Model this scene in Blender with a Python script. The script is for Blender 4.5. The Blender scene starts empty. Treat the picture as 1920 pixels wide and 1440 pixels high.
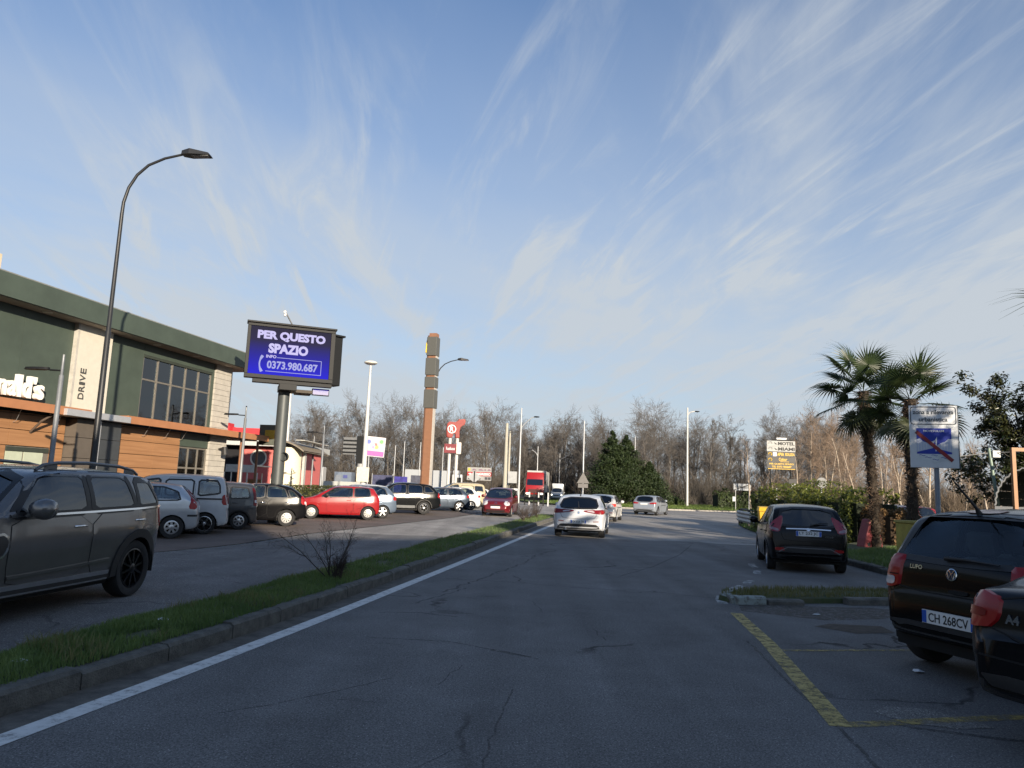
import bpy, bmesh, math, random
import numpy as np
from mathutils import Vector, Matrix
from mathutils.bvhtree import BVHTree
R = math.radians
rnd = random.Random(7)
scene = bpy.context.scene
col = scene.collection

# ---------------------------------------------------------------- camera
cd = bpy.data.cameras.new('camera'); cam = bpy.data.objects.new('camera', cd); col.objects.link(cam)
cd.sensor_width = 36.0; cd.lens = 36.0*1387/1920; cd.clip_start = .05; cd.clip_end = 5000
pitch = math.atan(194/1387); roll = math.atan(.0384)
fw = Vector((0, math.cos(pitch), math.sin(pitch))); up0 = Vector((0, -math.sin(pitch), math.cos(pitch)))
rt = Vector((1, 0, 0))*math.cos(roll)+up0*math.sin(roll); up = up0*math.cos(roll)-Vector((1, 0, 0))*math.sin(roll)
cam.matrix_world = Matrix(((rt.x, up.x, -fw.x, 0), (rt.y, up.y, -fw.y, 0), (rt.z, up.z, -fw.z, 1.6), (0, 0, 0, 1)))
scene.camera = cam

# ---------------------------------------------------------------- sky, sun, exposure
SUN_EL = 14.0; SUN_AZ = 154.0
wd = bpy.data.worlds.new('World'); scene.world = wd; wd.use_nodes = True
def build_world():
    nt = wd.node_tree; N = nt.nodes; L = nt.links
    N.clear()
    out = N.new('ShaderNodeOutputWorld'); bg = N.new('ShaderNodeBackground'); bg.inputs[1].default_value = .068
    L.new(bg.outputs[0], out.inputs[0])
    sky = N.new('ShaderNodeTexSky'); sky.sky_type = 'NISHITA'; sky.sun_disc = False
    sky.sun_elevation = R(SUN_EL); sky.sun_rotation = R(SUN_AZ); sky.air_density = 1.0; sky.dust_density = .6; sky.ozone_density = 3.2
    tc = N.new('ShaderNodeTexCoord'); sep = N.new('ShaderNodeSeparateXYZ'); L.new(tc.outputs['Generated'], sep.inputs[0])
    def m(op, a, b=None, c=None):
        n = N.new('ShaderNodeMath'); n.operation = op
        for i, v in enumerate((a, b, c)):
            if v is None: continue
            if isinstance(v, (int, float)): n.inputs[i].default_value = v
            else: L.new(v, n.inputs[i])
        return n.outputs[0]
    def sm(x, a, b):
        n = N.new('ShaderNodeMapRange'); n.interpolation_type = 'SMOOTHSTEP'; L.new(x, n.inputs[0])
        n.inputs[1].default_value = a; n.inputs[2].default_value = b; return n.outputs[0]
    z = m('MAXIMUM', sep.outputs[2], 0.0)
    den = m('ADD', z, .10)
    u = m('DIVIDE', sep.outputs[0], den); v = m('DIVIDE', sep.outputs[1], den)
    def cloud(su, sv, rot, det, dist, off, a, b, seed):
        cr, sr = math.cos(rot), math.sin(rot)
        uu = m('ADD', m('MULTIPLY', u, cr*su), m('MULTIPLY', v, sr*su)); vv = m('ADD', m('MULTIPLY', v, cr*sv), m('MULTIPLY', u, -sr*sv))
        cb = N.new('ShaderNodeCombineXYZ'); L.new(m('ADD', uu, off), cb.inputs[0]); L.new(vv, cb.inputs[1]); cb.inputs[2].default_value = seed
        nz = N.new('ShaderNodeTexNoise'); nz.inputs['Scale'].default_value = 1; nz.inputs['Detail'].default_value = det
        nz.inputs['Roughness'].default_value = .62; nz.inputs['Distortion'].default_value = dist; L.new(cb.outputs[0], nz.inputs['Vector'])
        return sm(nz.outputs[0], a, b)
    streak = cloud(1.5, .32, R(-8), 8, .5, 3.1, .43, .70, 1.7)
    fine = cloud(5.5, .85, R(12), 11, 1.3, 1.3, .46, .78, 5.2)
    broad = cloud(.55, .35, R(20), 4, .6, 2.2, .34, .62, 9.4)
    veil = cloud(.42, .22, R(-30), 5, .4, 7.2, .38, .74, 3.3)
    wisps = m('MULTIPLY', m('ADD', m('MULTIPLY', streak, .52), m('MULTIPLY', fine, .62)), m('ADD', m('MULTIPLY', broad, .85), .15))
    cl = m('MINIMUM', m('ADD', wisps, m('MULTIPLY', veil, .28)), .72)
    # milky air low over the horizon
    low = m('POWER', m('SUBTRACT', 1.0, m('MINIMUM', m('MULTIPLY', z, 1.6), 1.0)), 1.08)
    cl2 = m('MINIMUM', m('ADD', cl, m('MULTIPLY', low, .95)), .95)
    mx = N.new('ShaderNodeMix'); mx.data_type = 'RGBA'; L.new(cl2, mx.inputs[0])
    tint = N.new('ShaderNodeMix'); tint.data_type = 'RGBA'; tint.blend_type = 'MULTIPLY'; tint.inputs[0].default_value = 1
    L.new(sky.outputs[0], tint.inputs[6]); tint.inputs[7].default_value = (.98, 1.24, 1.46, 1)
    L.new(tint.outputs[2], mx.inputs[6]); mx.inputs[7].default_value = (4.75, 5.15, 5.55, 1)
    L.new(mx.outputs[2], bg.inputs[0])
build_world()
ld = bpy.data.lights.new('sun', 'SUN'); ld.energy = 5.0; ld.angle = R(.5); ld.color = (1.0, .86, .68)
sun = bpy.data.objects.new('sun', ld); col.objects.link(sun)
sd = Vector((math.sin(R(SUN_AZ))*math.cos(R(SUN_EL)), math.cos(R(SUN_AZ))*math.cos(R(SUN_EL)), math.sin(R(SUN_EL))))
sun.rotation_euler = sd.to_track_quat('Z', 'Y').to_euler()
sun.location = (30, -15, 40)
scene.view_settings.view_transform = 'Standard'; scene.view_settings.look = 'None'
scene.view_settings.exposure = 0.85; scene.view_settings.gamma = 1; scene.view_settings.use_curve_mapping = False
scene.render.engine = 'CYCLES'; scene.cycles.use_denoising = True; scene.cycles.max_bounces = 6
scene.cycles.transparent_max_bounces = 24; scene.cycles.caustics_reflective = False; scene.cycles.caustics_refractive = False

# ---------------------------------------------------------------- materials
MATS = {}
def mat(name, c, rough=.6, metal=0., var=.12, vscale=6., bump=0., bscale=60., coat=0., spec=.5, emit=None, estr=1., back=None, c2=None, thr=(.35, .65)):
    if name in MATS: return MATS[name]
    m = bpy.data.materials.new(name); MATS[name] = m; m.use_nodes = True
    N = m.node_tree.nodes; L = m.node_tree.links; b = N['Principled BSDF']
    b.inputs['Roughness'].default_value = rough; b.inputs['Metallic'].default_value = metal
    b.inputs['Coat Weight'].default_value = coat; b.inputs['Coat Roughness'].default_value = .04; b.inputs['Specular IOR Level'].default_value = spec
    c = tuple(c)+(1,)
    b.inputs['Base Color'].default_value = c
    m.diffuse_color = c
    src = None
    if var > 0 or c2:
        tc = N.new('ShaderNodeTexCoord'); nz = N.new('ShaderNodeTexNoise'); nz.inputs['Scale'].default_value = vscale; nz.inputs['Detail'].default_value = 6
        nz.inputs['Roughness'].default_value = .65
        L.new(tc.outputs['Object'], nz.inputs['Vector'])
        rp = N.new('ShaderNodeMapRange'); L.new(nz.outputs[0], rp.inputs[0]); rp.inputs[1].default_value = thr[0]; rp.inputs[2].default_value = thr[1]
        mx = N.new('ShaderNodeMix'); mx.data_type = 'RGBA'; L.new(rp.outputs[0], mx.inputs[0])
        a = tuple(x*(1-var) for x in c[:3])+(1,); d = tuple(min(1, x*(1+var)) for x in c[:3])+(1,) if not c2 else tuple(c2)+(1,)
        mx.inputs[6].default_value = a; mx.inputs[7].default_value = d
        src = mx.outputs[2]; L.new(src, b.inputs['Base Color'])
    if bump > 0:
        tc = N.new('ShaderNodeTexCoord'); nz = N.new('ShaderNodeTexNoise'); nz.inputs['Scale'].default_value = bscale; nz.inputs['Detail'].default_value = 4
        L.new(tc.outputs['Object'], nz.inputs['Vector']); bp = N.new('ShaderNodeBump'); bp.inputs['Strength'].default_value = bump; bp.inputs['Distance'].default_value = .02
        L.new(nz.outputs[0], bp.inputs['Height']); L.new(bp.outputs[0], b.inputs['Normal'])
    if emit:
        b.inputs['Emission Color'].default_value = tuple(emit)+(1,); b.inputs['Emission Strength'].default_value = estr
    if back:
        g = N.new('ShaderNodeNewGeometry'); d2 = N.new('ShaderNodeBsdfDiffuse'); d2.inputs[0].default_value = tuple(back)+(1,)
        ms = N.new('ShaderNodeMixShader'); L.new(g.outputs['Backfacing'], ms.inputs[0]); L.new(b.outputs[0], ms.inputs[1]); L.new(d2.outputs[0], ms.inputs[2])
        L.new(ms.outputs[0], N['Material Output'].inputs[0])
    return m
def glass(name, tint=.3, col_=(.75, .85, .85), rough=.02, add=.05):
    if name in MATS: return MATS[name]
    m = bpy.data.materials.new(name); MATS[name] = m; m.use_nodes = True
    N = m.node_tree.nodes; L = m.node_tree.links; N.remove(N['Principled BSDF'])
    t = N.new('ShaderNodeBsdfTransparent'); t.inputs[0].default_value = tuple(tint*x for x in col_)+(1,)
    g = N.new('ShaderNodeBsdfGlossy'); g.inputs['Roughness'].default_value = rough; g.inputs[0].default_value = (.9, .95, 1, 1)
    f = N.new('ShaderNodeFresnel'); f.inputs[0].default_value = 1.55
    ad = N.new('ShaderNodeMath'); ad.operation = 'ADD'; L.new(f.outputs[0], ad.inputs[0]); ad.inputs[1].default_value = add
    ms = N.new('ShaderNodeMixShader'); L.new(ad.outputs[0], ms.inputs[0]); L.new(t.outputs[0], ms.inputs[1]); L.new(g.outputs[0], ms.inputs[2])
    L.new(ms.outputs[0], N['Material Output'].inputs[0]); m.diffuse_color = (.1, .12, .13, 1)
    return m
def leafmat(name, c, c2, rough=.45, trans=.25):
    if name in MATS: return MATS[name]
    m = mat(name, c, rough, var=.1, vscale=1.7, c2=c2, spec=.35)
    N = m.node_tree.nodes; L = m.node_tree.links; b = N['Principled BSDF']
    tr = N.new('ShaderNodeBsdfTranslucent'); tr.inputs[0].default_value = tuple(min(1, x*1.6) for x in c2)+(1,)
    ms = N.new('ShaderNodeMixShader'); ms.inputs[0].default_value = trans
    L.new(b.outputs[0], ms.inputs[1]); L.new(tr.outputs[0], ms.inputs[2]); L.new(ms.outputs[0], N['Material Output'].inputs[0])
    return m

# ---------------------------------------------------------------- objects
def tag(o, label=None, cat=None, group=None, kind=None):
    if label: o['label'] = label
    if cat: o['category'] = cat
    if group: o['group'] = group
    if kind: o['kind'] = kind
    return o
def empty(name, loc=(0, 0, 0), rz=0., parent=None, sc=1.):
    o = bpy.data.objects.new(name, None); o.empty_display_size = .2; col.objects.link(o)
    o.location = loc; o.rotation_euler = (0, 0, rz); o.scale = (sc, sc, sc)
    if parent: o.parent = parent
    return o
def thing(name, label, cat, loc=(0, 0, 0), rz=0., group=None, sc=1.):
    return tag(empty(name, loc, rz, None, sc), label, cat, group)
def link(name, me, m, parent=None, kind=None):
    o = bpy.data.objects.new(name, me); col.objects.link(o)
    if m is not None:
        if len(me.materials) == 0: me.materials.append(m)
    if parent: o.parent = parent
    if kind: o['kind'] = kind
    return o
def copy_tree(o, parent=None):
    c = o.copy(); col.objects.link(c)
    if parent: c.parent = parent
    for ch in o.children: copy_tree(ch, c)
    return c
class MB:
    def __init__(s): s.v = []; s.f = []
    def add(s, vs, fs):
        n = len(s.v); s.v += [tuple(p) for p in vs]; s.f += [tuple(i+n for i in f) for f in fs]; return s
    def box(s, x0, x1, y0, y1, z0, z1, M=None):
        vs = [Vector(p) for p in ((x0, y0, z0), (x1, y0, z0), (x1, y1, z0), (x0, y1, z0), (x0, y0, z1), (x1, y0, z1), (x1, y1, z1), (x0, y1, z1))]
        if M is not None: vs = [M @ p for p in vs]
        return s.add(vs, [(0, 3, 2, 1), (4, 5, 6, 7), (0, 1, 5, 4), (1, 2, 6, 5), (2, 3, 7, 6), (3, 0, 4, 7)])
    def tube(s, pts, rad, n=8, cap=True):
        pts = [Vector(p) for p in pts]
        if not hasattr(rad, '__len__'): rad = [rad]*len(pts)
        base = len(s.v); k = len(pts); ref = None
        for i, p in enumerate(pts):
            t = (pts[min(i+1, k-1)]-pts[max(i-1, 0)]).normalized()
            if ref is None: ref = Vector((1, 0, 0)) if abs(t.x) < .8 else Vector((0, 1, 0))
            a = (ref-t*ref.dot(t)).normalized(); b = t.cross(a); ref = a
            for j in range(n):
                q = p+(a*math.cos(2*math.pi*j/n)+b*math.sin(2*math.pi*j/n))*rad[i]; s.v.append(tuple(q))
        for i in range(k-1):
            for j in range(n):
                s.f.append((base+i*n+j, base+i*n+(j+1) % n, base+(i+1)*n+(j+1) % n, base+(i+1)*n+j))
        if cap:
            s.f.append(tuple(base+j for j in reversed(range(n)))); s.f.append(tuple(base+(k-1)*n+j for j in range(n)))
        return s
    def lathe(s, prof, n=24, axis='z', c=(0, 0, 0), close=False):
        base = len(s.v); k = len(prof)
        for r, h in prof:
            for j in range(n):
                a = 2*math.pi*j/n; p = (r*math.cos(a), r*math.sin(a), h)
                if axis == 'y': p = (p[0], p[2], -p[1])
                elif axis == 'x': p = (p[2], p[0], p[1])
                s.v.append((p[0]+c[0], p[1]+c[1], p[2]+c[2]))
        for i in range(k if close else k-1):
            i2 = (i+1) % k
            for j in range(n):
                s.f.append((base+i*n+j, base+i*n+(j+1) % n, base+i2*n+(j+1) % n, base+i2*n+j))
        return s
    def prism(s, poly, d0, d1, M=None):
        """polygon (a,b) in local x,z, extruded along local y from d0 to d1"""
        n = len(poly); vs = [Vector((a, d0, b)) for a, b in poly]+[Vector((a, d1, b)) for a, b in poly]
        if M is not None: vs = [M @ p for p in vs]
        return s.add(vs, [tuple(range(n)), tuple(reversed(range(n, 2*n)))]+[(i, i+n, (i+1) % n+n, (i+1) % n) for i in range(n)])
    def build(s, name, m, parent=None, smooth=None, kind=None, fix=True, bev=0.):
        me = bpy.data.meshes.new(name); me.from_pydata(s.v, [], s.f)
        if fix or bev:
            bm = bmesh.new(); bm.from_mesh(me)
            bmesh.ops.recalc_face_normals(bm, faces=bm.faces)
            if bev:
                es = [e for e in bm.edges if len(e.link_faces) == 2 and e.calc_face_angle(0) > .6]
                bmesh.ops.bevel(bm, geom=es, offset=bev, segments=2, profile=.5, affect='EDGES')
            bm.to_mesh(me); bm.free()
        if smooth is not None:
            me.polygons.foreach_set('use_smooth', [True]*len(me.polygons))
            if smooth < 180: me.set_sharp_from_angle(angle=R(smooth))
        return link(name, me, m, parent, kind)
def frame(o, ex, ey, ez): # matrix from origin and axes
    return Matrix(((ex[0], ey[0], ez[0], o[0]), (ex[1], ey[1], ez[1], o[1]), (ex[2], ey[2], ez[2], o[2]), (0, 0, 0, 1)))
_tc = {}
def text_mesh(s, size=1., ext=.004, bold=0., space=1., shear=0.):
    k = (s, round(size, 4), round(ext, 4), bold, space, shear)
    if k in _tc: return _tc[k]
    cu = bpy.data.curves.new('lettering', 'FONT'); cu.body = s; cu.size = size; cu.extrude = ext; cu.offset = bold; cu.space_character = space; cu.shear = shear
    cu.align_x = 'CENTER'; cu.align_y = 'CENTER'; cu.resolution_u = 3
    o = bpy.data.objects.new('lettering', cu); col.objects.link(o); bpy.context.view_layer.update()
    me = bpy.data.meshes.new_from_object(o.evaluated_get(bpy.context.evaluated_depsgraph_get())); bpy.data.objects.remove(o)
    _tc[k] = me; return me
def text(s, size, m, parent, M, ext=.004, bold=0., width=None, name='lettering', height=None, shear=0.):
    """flat letters in the local XY plane of M (x right, y up, z out)"""
    me = text_mesh(s, size, ext, bold, 1., shear); me = me.copy()
    vs = np.empty(len(me.vertices)*3); me.vertices.foreach_get('co', vs); vs = vs.reshape(-1, 3)
    lo, hi = vs.min(0), vs.max(0); vs[:, 0] -= (lo[0]+hi[0])/2; vs[:, 1] -= (lo[1]+hi[1])/2
    if width: vs[:, 0] *= width/(hi[0]-lo[0])
    if height: vs[:, 1] *= height/(hi[1]-lo[1])
    vs = np.c_[vs, np.ones(len(vs))] @ np.array(M).T
    me.vertices.foreach_set('co', vs[:, :3].ravel()); me.materials.clear(); me.update()
    return link(name, me, m, parent)
def upright(o, ang, px=0, pz=0, out=0.): # text frame standing upright: x axis at heading ang (rad), z out to its right-hand side
    ex = Vector((math.cos(ang), math.sin(ang), 0)); ey = Vector((0, 0, 1)); ez = ex.cross(ey)
    return frame(Vector(o)+ex*px+ey*pz+ez*out, ex, ey, ez)
# ================================================================ SETTING
def asphalt(name, c, tone=1., crack=.5, grit=1., red=None):
    m = bpy.data.materials.new(name); m.use_nodes = True; N = m.node_tree.nodes; L = m.node_tree.links; b = N['Principled BSDF']
    tc = N.new('ShaderNodeTexCoord'); P = tc.outputs['Object']
    def noise(s, d=5, r=.6, dist=0.):
        n = N.new('ShaderNodeTexNoise'); n.inputs['Scale'].default_value = s; n.inputs['Detail'].default_value = d; n.inputs['Roughness'].default_value = r; n.inputs['Distortion'].default_value = dist
        L.new(P, n.inputs['Vector']); return n.outputs[0]
    def rng(x, a, b_, c_=0., d_=1.):
        n = N.new('ShaderNodeMapRange'); L.new(x, n.inputs[0])
        for i, v in enumerate((a, b_, c_, d_)): n.inputs[i+1].default_value = v
        return n.outputs[0]
    def mul(a, b_):
        n = N.new('ShaderNodeMath'); n.operation = 'MULTIPLY'; L.new(a, n.inputs[0])
        if isinstance(b_, float): n.inputs[1].default_value = b_
        else: L.new(b_, n.inputs[1])
        return n.outputs[0]
    big = rng(noise(.22, 4), .3, .7, .78, 1.22); mid = rng(noise(1.6, 6), .3, .7, .86, 1.14); gr = mul(rng(noise(70, 3, .75), .34, .66, 1-.6*grit, 1+.65*grit), rng(noise(26, 4, .8), .32, .68, 1-.25*grit, 1+.25*grit))
    sp = rng(noise(95, 2, .5), .63, .72, 1., 1.+2.4*grit)
    mpg = N.new('ShaderNodeMapping'); L.new(P, mpg.inputs[0]); mpg.inputs['Rotation'].default_value = (0, 0, R(9)); mpg.inputs['Scale'].default_value = (1.5, .07, 1)
    ln = N.new('ShaderNodeTexNoise'); ln.inputs['Scale'].default_value = 1; ln.inputs['Detail'].default_value = 5; L.new(mpg.outputs[0], ln.inputs['Vector']); lane = rng(ln.outputs[0], .33, .67, .84, 1.14)
    st = rng(noise(.9, 3, .5, .4), .66, .74, 1., .80)
    f = mul(mul(mul(mul(mul(big, mid), gr), sp), lane), st)
    vo = N.new('ShaderNodeTexVoronoi'); vo.feature = 'DISTANCE_TO_EDGE'; vo.inputs['Scale'].default_value = .42
    wob = N.new('ShaderNodeTexNoise'); wob.inputs['Scale'].default_value = 2.2; wob.inputs['Detail'].default_value = 6; L.new(P, wob.inputs['Vector'])
    av = N.new('ShaderNodeVectorMath'); av.operation = 'MULTIPLY_ADD'; L.new(wob.outputs['Color'], av.inputs[0]); av.inputs[1].default_value = (.55, .55, .55); L.new(P, av.inputs[2])
    L.new(av.outputs[0], vo.inputs['Vector'])
    msk = rng(noise(.35, 3), .52, .62)
    cr = mul(rng(vo.outputs['Distance'], .004, .016, 1., 0.), msk); cr = mul(cr, float(crack))
    inv = N.new('ShaderNodeMath'); inv.operation = 'SUBTRACT'; inv.inputs[0].default_value = 1; L.new(cr, inv.inputs[1])
    f = mul(f, inv.outputs[0])
    vm = N.new('ShaderNodeVectorMath'); vm.operation = 'SCALE'; vm.inputs[0].default_value = tuple(x*tone for x in c); L.new(f, vm.inputs['Scale'])
    L.new(vm.outputs[0], b.inputs['Base Color'])
    b.inputs['Roughness'].default_value = .82; b.inputs['Specular IOR Level'].default_value = .25
    bp = N.new('ShaderNodeBump'); bp.inputs['Strength'].default_value = .55; bp.inputs['Distance'].default_value = .006; L.new(noise(120, 3, .7), bp.inputs['Height']); L.new(bp.outputs[0], b.inputs['Normal'])
    m.diffuse_color = tuple(c)+(1,); return m
def paint(name, c, under, wear=.5):
    m = mat(name, c, .7, var=.12, vscale=9); N = m.node_tree.nodes; L = m.node_tree.links; b = N['Principled BSDF']
    tc = N.new('ShaderNodeTexCoord'); nz = N.new('ShaderNodeTexNoise'); nz.inputs['Scale'].default_value = 9; nz.inputs['Detail'].default_value = 10; nz.inputs['Roughness'].default_value = .85
    L.new(tc.outputs['Object'], nz.inputs['Vector'])
    mp = N.new('ShaderNodeMapRange'); L.new(nz.outputs[0], mp.inputs[0]); mp.inputs[1].default_value = wear-.08; mp.inputs[2].default_value = wear+.1
    mp.inputs[3].default_value = 0; mp.inputs[4].default_value = 1
    tr = N.new('ShaderNodeBsdfTransparent'); ms = N.new('ShaderNodeMixShader'); L.new(mp.outputs[0], ms.inputs[0]); L.new(tr.outputs[0], ms.inputs[1]); L.new(b.outputs[0], ms.inputs[2])
    L.new(ms.outputs[0], N['Material Output'].inputs[0]); return m
M_road = asphalt('road_asphalt', (.128, .126, .124), 1., .8)
M_road2 = asphalt('left_road_asphalt', (.142, .138, .134), 1., .5)
M_lot = asphalt('lot_asphalt', (.128,.126,.124), 1., .55)
M_white = paint('road_paint_white', (.58, .58, .56), None, .37)
M_yellow = paint('road_paint_yellow', (.40, .31, .10), None, .445)
M_yellow_faint = paint('road_paint_yellow_faint', (.34, .26, .08), None, .50)
M_kerb = mat('kerb_concrete', (.105, .102, .09), .9, var=.35, vscale=7, bump=.7, bscale=70)
M_soil = mat('soil', (.09, .07, .05), .95, var=.3, vscale=5, bump=.6, bscale=30)
M_turf = mat('turf', (.055, .085, .028), .95, var=.3, vscale=4, c2=(.08, .08, .042), bump=.5, bscale=60)
M_far = mat('far_ground', (.10, .085, .055), .95, var=.3, vscale=.15, c2=(.07, .085, .035))
M_sunlit = asphalt('sunlit_pale_asphalt', (.265, .252, .235), 1., .5, .7)  # paler far asphalt, its colour lightened further to stand in for sunlight
def sheet(name, poly, z, m, kind='structure', parent=None, zf=None):
    me = bpy.data.meshes.new(name); me.from_pydata([(x, y, z if zf is None else zf(x, y)) for x, y in poly], [], [tuple(range(len(poly)))])
    return link(name, me, m, parent, kind)
def lerp(a, b, t): return a+(b-a)*t
def interp(tab, y):
    if y <= tab[0][0]: i = 0
    elif y >= tab[-1][0]: i = len(tab)-2
    else: i = max(k for k in range(len(tab)-1) if tab[k][0] <= y)
    (a, b), (c, d) = tab[i], tab[i+1]; return b+(d-b)*(y-a)/(c-a)
KERB = [(-8, -6.1), (0, -4.35), (5.06, -3.23), (6.53, -2.88), (9.06, -2.42), (14.65, -1.51), (25.7, .2), (39.4, 2.51), (46, 3.75)]
def kx(y): # smoothed kerb line
    return sum(interp(KERB, y+d) for d in (-2, -1, 0, 1, 2))/5
def med_w(y): return 1.04+.40*min(1, max(0, (y-6)/14))
def lz(y): # the left carriageway and forecourt fall away from the camera, then level out
    t = min(1, max(0, (y-11)/9)); u = min(1, max(0, (y-38)/8)); return .10-.20*t*t*(3-2*t)+.10*u*u*(3-2*u)
Y0, Y1 = -8.0, 42.0
# ground to the horizon
mb = MB(); yr = [-40.]+list(np.arange(-8, 47.1, 1.0))
for i, y in enumerate(yr):
    mb.v += [(kx(y)-.3 if y < 42 else kx(42)-.3+(y-42)*.17, y, 0), (75, y, 0)]
    if i: k = len(mb.v); mb.f.append((k-4, k-3, k-1, k-2))
k = len(mb.v); mb.v += [(-75, 47, 0), (-75, 101, 0), (75, 101, 0)]; mb.f.append((k, k-2, k-1, k+2, k+1))
mb.build('road', M_road, kind='structure')
def pale_edge(x): return 26.2+.25*math.sin(x*1.3)+.18*math.sin(x*3.1+1)-.12*x  # near edge of the sun-lightened asphalt, close to where the shadow ends
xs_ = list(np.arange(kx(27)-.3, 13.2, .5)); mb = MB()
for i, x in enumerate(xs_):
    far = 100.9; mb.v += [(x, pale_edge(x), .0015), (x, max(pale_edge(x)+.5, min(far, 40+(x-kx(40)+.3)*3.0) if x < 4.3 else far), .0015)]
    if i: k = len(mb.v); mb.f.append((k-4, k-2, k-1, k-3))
mb.build('roundabout_road', M_sunlit, kind='structure')
sheet('roundabout_road', [(13.2, 30), (40, 30), (40, 100.9), (13.2, 100.9)], .0015, M_sunlit)
sheet('roundabout_road', [(-30, 47.3), (4.29, 47.3), (4.29, 100.9), (-30, 100.9)], .0016, M_sunlit)
sheet('ground', [(-3000, -400), (3000, -400), (3000, 4000), (-3000, 4000)], -.25, M_far)
sheet('road_beyond', [(-3, 101), (13, 101), (18, 160), (4, 160)], .0, M_road)
# left carriageway, a little higher near the camera
LOTL = [(-8, -11.2), (5, -9.2), (15.7, -7.16), (24.3, -6.16), (30, -4.9), (39, -3.0), (52, .2)]
def lotx(y): return interp(LOTL, y)
mb = MB(); ys = list(np.arange(Y0, 47.1, 1.0))
for i, y in enumerate(ys):
    xr = kx(y)-med_w(y)*.5 if y < Y1 else kx(42)-.25+(y-42)*.17
    mb.v += [(lotx(y)-.02, y, lz(y)), (xr, y, lz(y))]
    if i: k = len(mb.v); mb.f.append((k-4, k-3, k-1, k-2))
mb.f = [f for f in mb.f if mb.v[f[0]][1] < 24.5]; mb.build('left_road', M_road2, kind='structure')
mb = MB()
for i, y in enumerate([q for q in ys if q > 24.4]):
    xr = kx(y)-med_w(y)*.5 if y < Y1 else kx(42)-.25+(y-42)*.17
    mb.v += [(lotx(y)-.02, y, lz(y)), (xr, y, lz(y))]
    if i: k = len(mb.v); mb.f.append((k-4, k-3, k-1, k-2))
mb.build('left_road', M_sunlit, kind='structure')  # far part takes the asphalt lightened for sun
# brick paved parking strip and forecourt
M_pav = bpy.data.materials.new('paving_bricks'); M_pav.use_nodes = True
def pavmat():
    N = M_pav.node_tree.nodes; L = M_pav.node_tree.links; b = N['Principled BSDF']; b.inputs['Roughness'].default_value = .85
    tc = N.new('ShaderNodeTexCoord'); br = N.new('ShaderNodeTexBrick'); br.inputs['Scale'].default_value = 4.5; L.new(tc.outputs['Object'], br.inputs['Vector'])
    br.inputs['Color1'].default_value = (.135, .105, .09, 1); br.inputs['Color2'].default_value = (.165, .128, .108, 1); br.inputs['Mortar'].default_value = (.07, .06, .055, 1); br.inputs['Mortar Size'].default_value = .03
    nz = N.new('ShaderNodeTexNoise'); nz.inputs['Scale'].default_value = .7; nz.inputs['Detail'].default_value = 6; L.new(tc.outputs['Object'], nz.inputs['Vector'])
    mp = N.new('ShaderNodeMapRange'); L.new(nz.outputs[0], mp.inputs[0]); mp.inputs[1].default_value = .3; mp.inputs[2].default_value = .7; mp.inputs[3].default_value = .75; mp.inputs[4].default_value = 1.2
    vm = N.new('ShaderNodeVectorMath'); vm.operation = 'SCALE'; L.new(br.outputs[0], vm.inputs[0]); L.new(mp.outputs[0], vm.inputs['Scale']); L.new(vm.outputs[0], b.inputs['Base Color'])
pavmat()
mb = MB()
for i, y in enumerate(ys):
    mb.v += [(-40, y, lz(y)), (lotx(y)-.14, y, lz(y))]
    if i: k = len(mb.v); mb.f.append((k-4, k-3, k-1, k-2))
mb.build('paved_parking', M_pav, kind='structure')
def stripe(name, pts, w, m, z=.004, zf=None, parent=None):
    mb = MB(); n = len(pts)
    for i, p in enumerate(pts):
        a = Vector(pts[max(0, i-1)]); c = Vector(pts[min(n-1, i+1)]); t = (c-a).normalized(); nn = Vector((-t.y, t.x))
        for s in (1, -1):
            q = Vector(p)+nn*w*.5*s; mb.v.append((q.x, q.y, z if zf is None else zf(q.y)+z))
        if i: k = len(mb.v); mb.f.append((k-4, k-3, k-1, k-2))
    return mb.build(name, m, parent, kind='structure')
stripe('lot_line', [(lotx(y)+.04, y) for y in np.arange(4, 50, 2.)], .13, paint('lot_line_paint', (.42, .42, .40), None, .53), .005, lz)
WL = [(-6, -5.1), (0, -3.98), (4.73, -2.92), (7.81, -2.3), (16.5, -.82), (25.7, .72), (33.4, 2.0), (44, 3.9)]
def wx(y): return sum(interp(WL, y+d) for d in (-2, -1, 0, 1, 2))/5
stripe('edge_line', [(wx(y), y) for y in np.arange(-6, 43.5, .8)], .17, M_white)
stripe('gutter', [((wx(y)-.1+kx(y))/2, y) for y in np.arange(-6, 42, .8)], .30, mat('gutter_dirt', (.10, .092, .08), .95, var=.4, vscale=5, bump=.5, bscale=60), .002)
# right hand bays
stripe('bay_line', [(3.21, 10.53), (2.95, 8.5), (2.69, 7), (2.44, 5.55)], .16, M_yellow)
stripe('bay_line', [(2.98, 8.13), (4.3, 8.37), (6.5, 8.75), (8, 9.0)], .085, M_yellow_faint)
stripe('bay_line', [(2.52, 5.6), (4.01, 5.97), (6, 6.4)], .12, M_yellow_faint)
M_faint = paint('road_paint_faint', (.42, .43, .42), None, .47)
for a, b in (((5.92, 18.2), (5.72, 17.3)), ((5.55, 16.6), (5.3, 15.9)), ((4.75, 14.6), (4.5, 14.1)), ((4.3, 13.75), (3.6, 12.5)), ((3.5, 12.25), (3.28, 11.4))):
    stripe('bay_mark', [a, ((a[0]+b[0])/2-.03, (a[1]+b[1])/2), b], .15, M_faint)
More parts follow.
